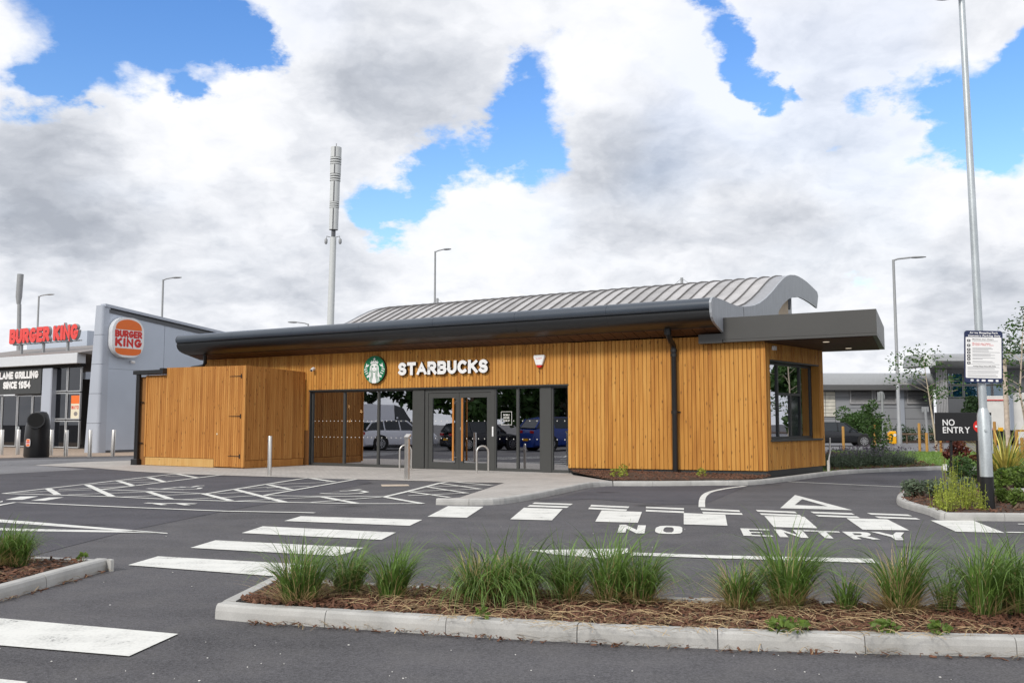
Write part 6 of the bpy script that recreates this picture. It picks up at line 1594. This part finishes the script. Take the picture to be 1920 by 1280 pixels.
# lorry trailer
q = G(1855, 838); xl = AY(1846, 790, 60).x; lo = Vector((xl, 60, 0)); lor = thing('lorry', lo, 'white box lorry with dark chassis parked beyond the yellow plant', 'lorry')
zA, zB = AY(1850, 806, 60).z, AY(1850, 742, 60).z; dX = Vector((1, .42, 0)).normalized(); dN = Vector((dX.y, -dX.x, 0))
MB().boxf(lo + Z * zA, Vector((1.85, 0, 0)), Vector((5.0, 9, 0)), Z * (zB - zA)).build('cargo_box', 'lorry_white', lor, lo, bevel=.03)
MB().boxf(lo + Vector((1.86, -.05, zA - .9)), Vector((4.5, .3, 0)), Vector((4.2, 7, 0)), Z * (zB - zA + 1.1)).build('side_box', 'lorry_white', lor, lo, bevel=.03)
MB().boxf(lo + Vector((1.62, -.06, zA)), Vector((.24, 0, 0)), Vector((0, .05, 0)), Z * (zB - zA + .15)).build('corner_frame', 'bk_panel', lor, lo)
MB().boxf(lo + Vector((.05, .1, .35)), Vector((1.75, 0, 0)), Vector((4.3, 8, 0)), Z * (zA - .36)).build('chassis', 'sign_black', lor, lo)
for dx in (.3, 1.4):
    MB().boxf(lo + Vector((dx - .1, -.03, .95)), (.28, 0, 0), (0, .1, 0), (0, 0, .14)).build('tail_light', 'lamp_red', lor, lo); MB().tube([lo + Vector((dx - .15, .4, .45)), lo + Vector((dx + .15, .4, .45))], .45, 18).build('wheel', 'tyre', lor, lo)
MB().boxf(lo + Vector((-.02, -.06, zB - .30)), (1.6, 0, 0), (0, .05, 0), (0, 0, .06)).build('red_stripe', 'red', lor, lo)
MB().boxf(lo + Vector((.85, -.05, .9)), (.30, 0, 0), (0, .06, 0), (0, 0, .22)).build('number_plate', 'yellow', lor, lo)
# vehicles left of the picture, seen mirrored in the shop windows
car('parked_car', (-22.6, 23.2, 0), (-.05, -1, 0), 'white crossover parked left of the picture, mirrored in the left shop window', 'paint_white_car', 'suv', 4.25, 1.82, 1.55)
car('parked_van', (-27.6, 22.5, 0), (-.05, -1, 0), 'white panel van mirrored behind the white crossover in the shop window', 'paint_white_car', 'van', 5.7, 2.0, 2.5, cat='van')
car('parked_car', (-19.9, 19.4, 0), (-.05, -1, 0), 'dark hatchback mirrored in the glass doors', 'paint_black_car', 'hatch', 4.3, 1.8, 1.46)
car('parked_car', (-17.4, 15.9, 0), (-.05, -1, 0), 'blue crossover mirrored in the window right of the doors', 'paint_blue_car', 'suv', 4.6, 1.85, 1.72)
car('parked_car', (-15.3, 12.6, 0), (-.05, -1, 0), 'silver hatchback mirrored in the narrow right window', 'paint_silver_car', 'hatch', 4.2, 1.78, 1.48)

# ================================================================== PLANTS
def leaf_cloud(mb, centre, rad, n, size, rnd, flat=.0, squash=1.0):
    for _ in range(n):
        while True:
            p = Vector((rnd.uniform(-1, 1), rnd.uniform(-1, 1), rnd.uniform(-1, 1)))
            if .15 < p.length < 1: break
        p = p * p.length ** -.35
        c = Vector(centre) + Vector((p.x * rad, p.y * rad, p.z * rad * squash)); s = size * rnd.uniform(.6, 1.35)
        a = Vector((rnd.gauss(0, 1), rnd.gauss(0, 1), rnd.gauss(0, .7))).normalized(); b = a.cross(Vector((rnd.gauss(0, 1), rnd.gauss(0, 1), rnd.gauss(0, 1)))).normalized()
        k = len(mb.v); mb.v += [c - a * s * .5, c + b * s * .27, c + a * s * .5, c - b * s * .27]; mb.f.append((k, k + 1, k + 2, k + 3))
def tree(name, base, h, crown_r, label, leafmat, rnd, trunk_r=.09, n_limbs=14, leaves=160, leaf=.16, start=.3, lean=Vector((0, 0, 0)), squash=.8, barkmat='trunk', clr=.5, group=None, cat='tree'):
    base = Vector(base); t = thing(name, base, label, cat, group); mb = MB(); lv = MB()
    top = base + Z * h * .92 + lean * h; mid = base + Z * h * .45 + lean * h * .35 + Vector((rnd.gauss(0, .04), rnd.gauss(0, .04), 0)) * h * .3
    mb.tube([base - Z * .1, base + Z * h * .12 + lean * h * .07, mid, top], [trunk_r * 1.25, trunk_r, trunk_r * .65, trunk_r * .15], 8)
    for i in range(n_limbs):
        f = start + (1 - start) * (i + .5) / n_limbs; o = mid.lerp(top, (f - .45) / .55) if f > .45 else base.lerp(mid, f / .45)
        a = rnd.uniform(0, 6.28); ll = crown_r * (.45 + .75 * math.sin(math.pi * min(1, (f - start) / (1 - start) * .85 + .18))) * rnd.uniform(.6, 1.15)
        e = o + Vector((math.cos(a) * ll, math.sin(a) * ll, ll * rnd.uniform(.15, .7))); m_ = o.lerp(e, .5) + Z * ll * .1
        mb.tube([o, m_, e], [trunk_r * .35 * (1.1 - f), trunk_r * .22 * (1.1 - f), .006], 5)
        leaf_cloud(lv, e, crown_r * clr * rnd.uniform(.6, 1.1), leaves, leaf, rnd, squash=squash); leaf_cloud(lv, m_, crown_r * clr * .7, leaves // 2, leaf, rnd, squash=squash)
    leaf_cloud(lv, top, crown_r * clr * .7, leaves // 2, leaf, rnd)
    mb.build('trunk', barkmat, t, base, True); lv.build('crown', leafmat, t, base)
    return t
rt = random.Random(41)
# young birch on the lawn
bb_ = G(1757, 850); hB = AY(1735, 655, bb_.y).z
tree('birch_tree', bb_, hB, 1.35, 'sparse young birch with pale stem leaning behind the black sign board', 'leaf', rt, .055, 17, 30, .15, .42, Vector((-.10, 0, 0)), 1.0, 'birch_bark', .42)
# dark bush by the parked car
def shrub(name, base, h, r, label, mat, rnd, n=14, leaves=160, leaf=.14, cat='shrub', group=None):
    base = Vector(base); t = thing(name, base, label, cat, group); lv = MB(); mb = MB()
    for i in range(n):
        a = rnd.uniform(0, 6.28); q = r * math.sqrt(rnd.random()) * .75; zc2 = h * rnd.uniform(.22, .80) * (1 - .35 * (q / r) ** 2); c = base + Vector((math.cos(a) * q, math.sin(a) * q, zc2))
        leaf_cloud(lv, c, r * .38, leaves, leaf, rnd, squash=.85); mb.tube([base + Vector((rnd.gauss(0, .08), rnd.gauss(0, .08), -.05)), base.lerp(c, .5) + Z * .1, c], [.03, .02, .006], 5)
    mb.build('stems', 'trunk', t, base); lv.build('foliage', mat, t, base); return t
q = G(1607, 828); shrub('bush', Vector((AY(1607, 790, 68).x, 68, .05)), AY(1607, 752, 68).z, 1.75, 'dark green rounded bush beyond the parked car', 'leaf', rt, 20, 210, .20)
shrub('bush', Vector((AY(1640, 790, 67.3).x, 67.3, .05)), 1.9, 1.2, 'lower olive green bush right of the rounded bush', 'leaf_light', rt, 9, 110, .16)
for px, r_, h_, lb in [(1700, 1.6, 1.2, 'low hedge plants on the verge right of the yellow bin'), (1770, 1.7, 1.2, 'low hedge plants on the verge behind the sign board'), (1560, 1.4, 1.0, 'low hedge plants on the verge behind the parked car')]:
    shrub('verge_plants', Vector((AY(px, 790, 68.5).x, 68.5, .05)), h_, r_, lb, 'leaf_dark', rt, 10, 90, .16)
for px, py, Y, h_, r_, mt, lb in [(1828, 790, 66.5, 3.3, .8, 'leaf_dark', 'dark shrub in front of the blue windows'), (1905, 790, 84, 8.6, 2.9, 'leaf_dark', 'dark tree above the lorry at the right edge'), (1885, 790, 86, 7.6, 2.6, 'leaf', 'green tree above the white lorry'), (1915, 790, 80, 6.0, 1.6, 'leaf_red', 'reddish brown tree above the lorry at the right edge')]:
    tree('tree', (AY(px, py, Y).x, Y, 0), h_, r_, lb, mt, rt, .12, 13, 150, .22, .3)
q = G(1890, 850); tree('young_tree', (AY(1929, 790, 30).x, 30, 0), AY(1915, 562, 30).z, .75, 'slender young tree whose leaves reach in at the right edge', 'leaf', rt, .045, 16, 34, .12, .30, squash=1.2, barkmat='birch_bark', clr=.5)
qq = Vector((AY(1888, 790, 58).x, 58, 0)); t = thing('wooden_pole', qq, 'bare wooden pole with leafy top behind the parking notice', 'pole'); MB().tube([qq, Vector((qq.x, 58, AY(1888, 672, 58).z))], [.16, .13], 10).build('pole', 'birch_bark', t, qq, True); lv = MB(); leaf_cloud(lv, Vector((qq.x - .1, 58, AY(1888, 673, 58).z)), .45, 130, .16, rt); lv.build('foliage', 'leaf_light', t, qq)
# trees that the windows mirror
for i, (x, y, h_, r_, mt) in enumerate([(-34, 30, 8, 3.4, 'leaf'), (-37, 22, 9.5, 4, 'leaf_dark'), (-33, 14, 8.5, 3.6, 'leaf'), (-36, 5, 9, 4, 'leaf_dark'), (-29, -1, 8, 3.4, 'leaf'), (-30, 8, 7, 3.2, 'leaf'), (26, 31, 8.5, 2.6, 'leaf_dark'), (33, 41, 7.0, 2.6, 'leaf'), (41, 49, 9, 3.2, 'leaf_dark')]):
    side_ = 'left' if x < 0 else 'right'
    tree('tree', (x, y, 0), h_, r_, ['first', 'second', 'third', 'fourth', 'fifth', 'sixth', 'first', 'second', 'third'][i] + ' tree mirrored in the %s' % ('shop windows, from the left' if x < 0 else 'serving window, from the right'), mt, rt, .2, 16, 230, .62, .06, group='trees mirrored in the glass')

# bend marker mirrored in the serving window
cb0 = Vector((26.5, 41.5, 0)); t = thing('chevron_board', cb0, 'black board with white chevrons mirrored at the foot of the serving window', 'sign'); fdir = (corner + UB * 1.9 - cb0); fdir.z = 0; fdir.normalize(); rdir = Vector((-fdir.y, fdir.x, 0))
MB().boxf(cb0 - rdir * 1.6 + Z * .7, rdir * 3.2, -fdir * .04, Z * .8).build('board', 'sign_black', t, cb0)
for i in range(4):
    q = cb0 + rdir * (-1.2 + .75 * i) + Z * .75 + fdir * .004
    MB().prism([q, q + rdir * .22, q + rdir * .48 + Z * .35, q + rdir * .22 + Z * .70, q + Z * .70, q + rdir * .26 + Z * .35], fdir * .004).build('chevron', 'white', t, cb0)
for k in (-1.2, 1.2): MB().tube([cb0 + rdir * k - fdir * .08, cb0 + rdir * k - fdir * .08 + Z * 1.4], .04, 8).build('post', 'galv_dull', t, cb0)

# ---- ornamental grasses
def blade(mb, base, az, th0, curl, L_, w_, seg=6, tw=0.0):
    d = Vector((math.cos(az), math.sin(az), 0)); s_ = Vector((-d.y, d.x, 0)); p = Vector(base); k = len(mb.v)
    for i in range(seg + 1):
        t_ = i / seg; ww = w_ * (1 - t_ ** 1.6) * (.75 + .5 * min(1, t_ * 4)) + .0006; sv = (s_ * math.cos(tw * t_) + d * math.sin(tw * t_)) * ww
        mb.v += [p - sv, p + sv]; th_ = th0 + curl * t_ ** 1.5; p = p + (Z * math.cos(th_) + d * math.sin(th_)) * (L_ / seg)
    for i in range(seg): mb.f.append((k + 2 * i, k + 2 * i + 1, k + 2 * i + 3, k + 2 * i + 2))
def grass_clump(base, h, r, n_green, n_dry, label, rnd, bias=0.0, group='ornamental grasses in the front bed', top=.12):
    t = thing('ornamental_grass', base, label, 'grass clump', group); g = MB(); d_ = MB(); r = r * rnd.uniform(.72, 1.0); h = h * rnd.uniform(.92, 1.1)
    lean = rnd.gauss(.25, .5); stiff = rnd.uniform(.7, 1.15)
    for i in range(int(n_green * 1.45)):
        a = rnd.uniform(0, 6.28); q = r * math.sqrt(rnd.random()); b0 = base + Vector((math.cos(a) * q, math.sin(a) * q * .8, -.01)); out = q / max(r, .01)
        az = a + rnd.gauss(0, .8) if rnd.random() > .35 else rnd.gauss(lean, .7)
        kind = rnd.random(); L_ = h * rnd.uniform(.55, 1.35)
        if kind < .12: th, cu = rnd.uniform(.0, .22), rnd.uniform(.4, 1.3)
        elif kind < .60: th, cu = rnd.uniform(.02, .35) + .10 * out, rnd.uniform(1.3, 2.9); L_ *= 1.15
        else: th, cu = rnd.uniform(.15, .65), rnd.uniform(2.0, 3.3); L_ *= 1.1
        blade(g, b0, az, th * stiff, cu * stiff, L_, rnd.uniform(.0022, .0056), 9, rnd.gauss(0, .7))
    for i in range(int(n_dry * 2.3)):
        a = rnd.uniform(0, 6.28); q = r * rnd.uniform(.1, 1.15); b0 = base + Vector((math.cos(a) * q, math.sin(a) * q * .8, -.005))
        low = rnd.random() < .68; q_ = 1
        blade(d_, b0, a + rnd.gauss(0, .6), rnd.uniform(.75, 1.25) if low else rnd.uniform(.05, .4), rnd.uniform(.25, .65) if low else rnd.uniform(.2, 1.6), h * rnd.uniform(.35, .95), rnd.uniform(.0016, .0034), 6, rnd.gauss(0, .7))
    g.build('green_blades', 'blade', t, base); d_.build('dry_blades', 'blade_dry', t, base)
rg2 = random.Random(77)
clumps = [(562, 1128, .50, .13, 250, 110, 'grass clump at the left end of the front bed, before the zebra stripe'), (652, 1112, .44, .10, 210, 70, 'second grass clump from the left in the front bed'), (735, 1122, .42, .10, 230, 60, 'third grass clump from the left, standing clear with bare mulch to its right'),
          (905, 1128, .48, .17, 330, 150, 'left half of the broad grass mound in the middle of the front bed'), (968, 1126, .50, .14, 280, 120, 'right half of the broad grass mound in the middle of the front bed'), (1062, 1124, .42, .10, 190, 100, 'small grass clump right of the broad mound'),
          (1142, 1126, .52, .12, 240, 80, 'tall grass clump under the wedge marking'), (1200, 1128, .42, .12, 220, 110, 'spreading grass clump just left of the stop line'), (1388, 1140, .44, .11, 170, 160, 'straw tipped grass clump left of the tall green one under ENTRY'),
          (1478, 1137, .54, .14, 300, 120, 'tall dense grass clump under the word ENTRY'), (1588, 1140, .26, .08, 90, 20, 'low thin grass tuft between two tall clumps'), (1690, 1145, .50, .13, 200, 210, 'grass clump with many pale straw blades right of the stop line end'),
          (1775, 1144, .38, .06, 60, 10, 'thin upright grass tuft behind the front bed clumps'), (1848, 1150, .52, .14, 270, 60, 'dark green grass clump near the right end of the front bed'), (1915, 1146, .56, .14, 260, 60, 'grass clump cut by the right edge of the picture')]
for px, py, h_, r_, ng, ndr, lb in clumps: grass_clump(G(px, py, .11), h_, r_, ng, ndr, lb, rg2)
for px, py, h_, r_, ng, ndr, lb in [(28, 1058, .40, .12, 260, 60, 'bright green grass clump in the left island'), (-12, 1060, .46, .12, 160, 160, 'straw coloured grass clump cut by the left edge')]: grass_clump(G(px, py, .11), h_, r_, ng, ndr, lb, rg2, group='grasses in the left island')
# small weeds
def weed(base, r, n, label, mat='leaf_light', leaf=.05, h=.06):
    t = thing('weed', base, label, 'weed', 'small weeds in the mulch'); lv = MB(); leaf_cloud(lv, Vector(base) + Z * h * .6, r, n, leaf, rg2, squash=h / r * .7); lv.build('leaves', mat, t, base)
for px, py, r_, n, lb in [(1475, 1180, .16, 120, 'flat green weed on the mulch below the tall clump under ENTRY'), (1660, 1183, .09, 60, 'small weed by the front kerb below the straw tipped clump'), (1758, 1186, .08, 50, 'small weed by the front kerb near the right end'), (905, 1158, .05, 34, 'tiny weed below the broad grass mound'), (155, 1050, .05, 30, 'tiny bright weed at the tip of the left island')]:
    weed(G(px, py, .12), r_, n, lb)
for px, py, h_, r_, lb in [(1388, 880, .42, .22, 'small leafy shrub against the timber wall'), (1408, 882, .35, .18, 'small leafy shrub near the corner of the timber wall')]:
    shrub('small_shrub', G(px, py, .12), h_, r_, lb, 'leaf', rg2, 7, 40, .09)
for px, py, lb in [(1153, 893, 'green sprig in the middle of the mulch strip below the wall'), (1316, 893, 'green sprig left of the small shrubs'), (1169, 894, 'second green sprig in the mulch strip below the wall'), (1168, 884, 'green tuft against the wall in the mulch strip')]: weed(G(px, py, .14), .13, 60, lb, 'leaf_lime', .07, .16)
# right island perennials
def perennial(base, h, r, n, label, mat, rnd, leaf=.04, group='yellow green flowering stems in the right island'):
    t = thing('perennial', base, label, 'plant', group); st = MB(); lv = MB()
    for i in range(n):
        a = rnd.uniform(0, 6.28); q = r * math.sqrt(rnd.random()); b0 = Vector(base) + Vector((math.cos(a) * q, math.sin(a) * q, -.02)); hh = h * rnd.uniform(.55, 1.1); e = b0 + Vector((rnd.gauss(0, .07), rnd.gauss(0, .07), 1)) * hh
        st.tube([b0, e], [.005, .003], 4)
        for j in range(11):
            f = rnd.uniform(.05, 1); c = b0.lerp(e, f); leaf_cloud(lv, c, .06 * (1.15 - f) + .012, 2, leaf * (1.3 - .7 * f), rnd)
    st.build('stems', mat, t, base); lv.build('leaves', mat, t, base)
for px, py, h_, r_, n, lb in [(1755, 952, .50, .12, 12, 'yellow green plant at the near left of the right island'), (1775, 956, .48, .14, 16, 'yellow green plant at the kerb of the right island'), (1795, 950, .62, .12, 14, 'tall yellow green plant below the left sign post'), (1812, 953, .52, .12, 14, 'yellow green plant midway between the sign posts'), (1828, 948, .50, .12, 12, 'yellow green plant below the right sign post'), (1845, 956, .42, .08, 8, 'yellow green plant against the black foot of the column')]:
    perennial(G(px, py, .11), h_, r_, n, lb, 'leaf_lime', rg2)
perennial(G(1785, 938, .11), .95, .10, 9, 'tallest flowering stems by the left sign post', 'leaf_lime', rg2)
for px, py, h_, r_, lb in [(1722, 930, .42, .30, 'grey green mound at the far left tip of the right island'), (1752, 932, .40, .28, 'grey green mound behind the yellow green plants'), (1805, 930, .36, .30, 'grey green mound between the sign posts'), (1880, 940, .25, .20, 'low green plant right of the black column foot'), (1916, 952, .42, .22, 'green plant at the right edge of the island')]:
    shrub('mound_plant', G(px, py, .11), h_, r_, lb, 'leaf_grey' if px < 1850 else 'leaf_light', rg2, 12, 60, .06, 'plant')
for px, py, h_, r_, mt, lb in [(1808, 908, .62, .55, 'leaf', 'dark green low shrub behind the sign posts'), (1880, 915, .40, .35, 'leaf_light', 'fresh green low plant before the yellow sword-leaved plant'), (1912, 912, .45, .35, 'leaf_light', 'green low plant at the right edge before the sword-leaved plant'), (1895, 905, .40, .28, 'leaf', 'green plant at the foot of the sword-leaved plant')]:
    shrub('low_shrub', G(px, py, .11), h_, r_, lb, mt, rg2, 12, 90, .08)
q = G(1800, 900, .1); tree('red_shrub', (q.x, q.y, .1), AY(1800, 826, q.y).z - .1, .26, 'dark red leaved young shrub under the sign board', 'leaf_red', rg2, .02, 12, 34, .11, .30, Vector((.05, 0, 0)), .9, 'trunk', .5, cat='shrub')
q = G(1772, 895, .1); tree('red_sapling', (q.x, q.y, .1), 1.15, .20, 'thin bare sapling with a few dark leaves beside the white tag', 'leaf_red', rg2, .012, 9, 5, .07, .4, Vector((0, 0, 0)), 1, 'trunk', .5, cat='sapling')
# phormium
pb0 = G(1886, 901, .1); t = thing('sword_leaved_plant', pb0, 'large plant with yellow striped sword leaves at the right', 'plant'); g = MB(); g2 = MB()
for i in range(170):
    a = rg2.uniform(0, 6.28); blade(g if i % 3 else g2, pb0 + Vector((math.cos(a) * .16, math.sin(a) * .14, 0)) * rg2.random(), a, rg2.uniform(.10, .85), rg2.uniform(.3, 1.4), rg2.uniform(.9, 1.6), rg2.uniform(.016, .027), 7, rg2.gauss(0, .4))
g.build('yellow_leaves', 'phormium', t, pb0); g2.build('green_leaves', 'phormium_green', t, pb0)
# lavender mass and tall weed
def lavender(base, r, h, n, label):
    t = thing('lavender', base, label, 'lavender', 'lavender along the lane'); st = MB(); fl = MB()
    for i in range(n):
        a = rg2.uniform(0, 6.28); q = r * math.sqrt(rg2.random()); b0 = Vector(base) + Vector((math.cos(a) * q, math.sin(a) * q, 0)); ln = Vector((math.cos(a), math.sin(a), 0)) * rg2.uniform(.0, .45); hh = h * rg2.uniform(.6, 1.1); e = b0 + (Z + ln) * hh
        k = len(st.v); sd3 = Vector((-math.sin(a + 1), math.cos(a + 1), 0)) * .008; st.v += [b0 - sd3, b0 + sd3, e]; st.f.append((k, k + 1, k + 2))
        leaf_cloud(st, b0 + (Z + ln) * hh * .35, .08, 3, .07, rg2); 
        if i % 4 == 0: leaf_cloud(fl, e, .03, 3, .06, rg2, squash=1.8)
    st.build('stems', 'leaf_grey', t, base); tag(fl.build('flower_spikes', 'lavender', t, base), kind='stuff')
for i, (px, py) in enumerate([(1570, 876), (1592, 873), (1615, 872), (1640, 869), (1660, 872), (1678, 869), (1585, 866), (1610, 862), (1635, 861), (1660, 861)]):
    lavender(G(px, py, .1), .62, .50, 230, ['first', 'second', 'third', 'fourth', 'fifth', 'sixth', 'first', 'second', 'third', 'fourth'][i] + ' lavender from the cafe corner in the %s row' % ('front' if i < 6 else 'back'))
q = G(1640, 868, .1); tree('tall_weed', q, 2.1, .38, 'tall green weed standing up in the lavender', 'leaf', rg2, .03, 14, 60, .10, .1, Vector((0, 0, 0)), 1.2, 'trunk', .6, cat='weed')
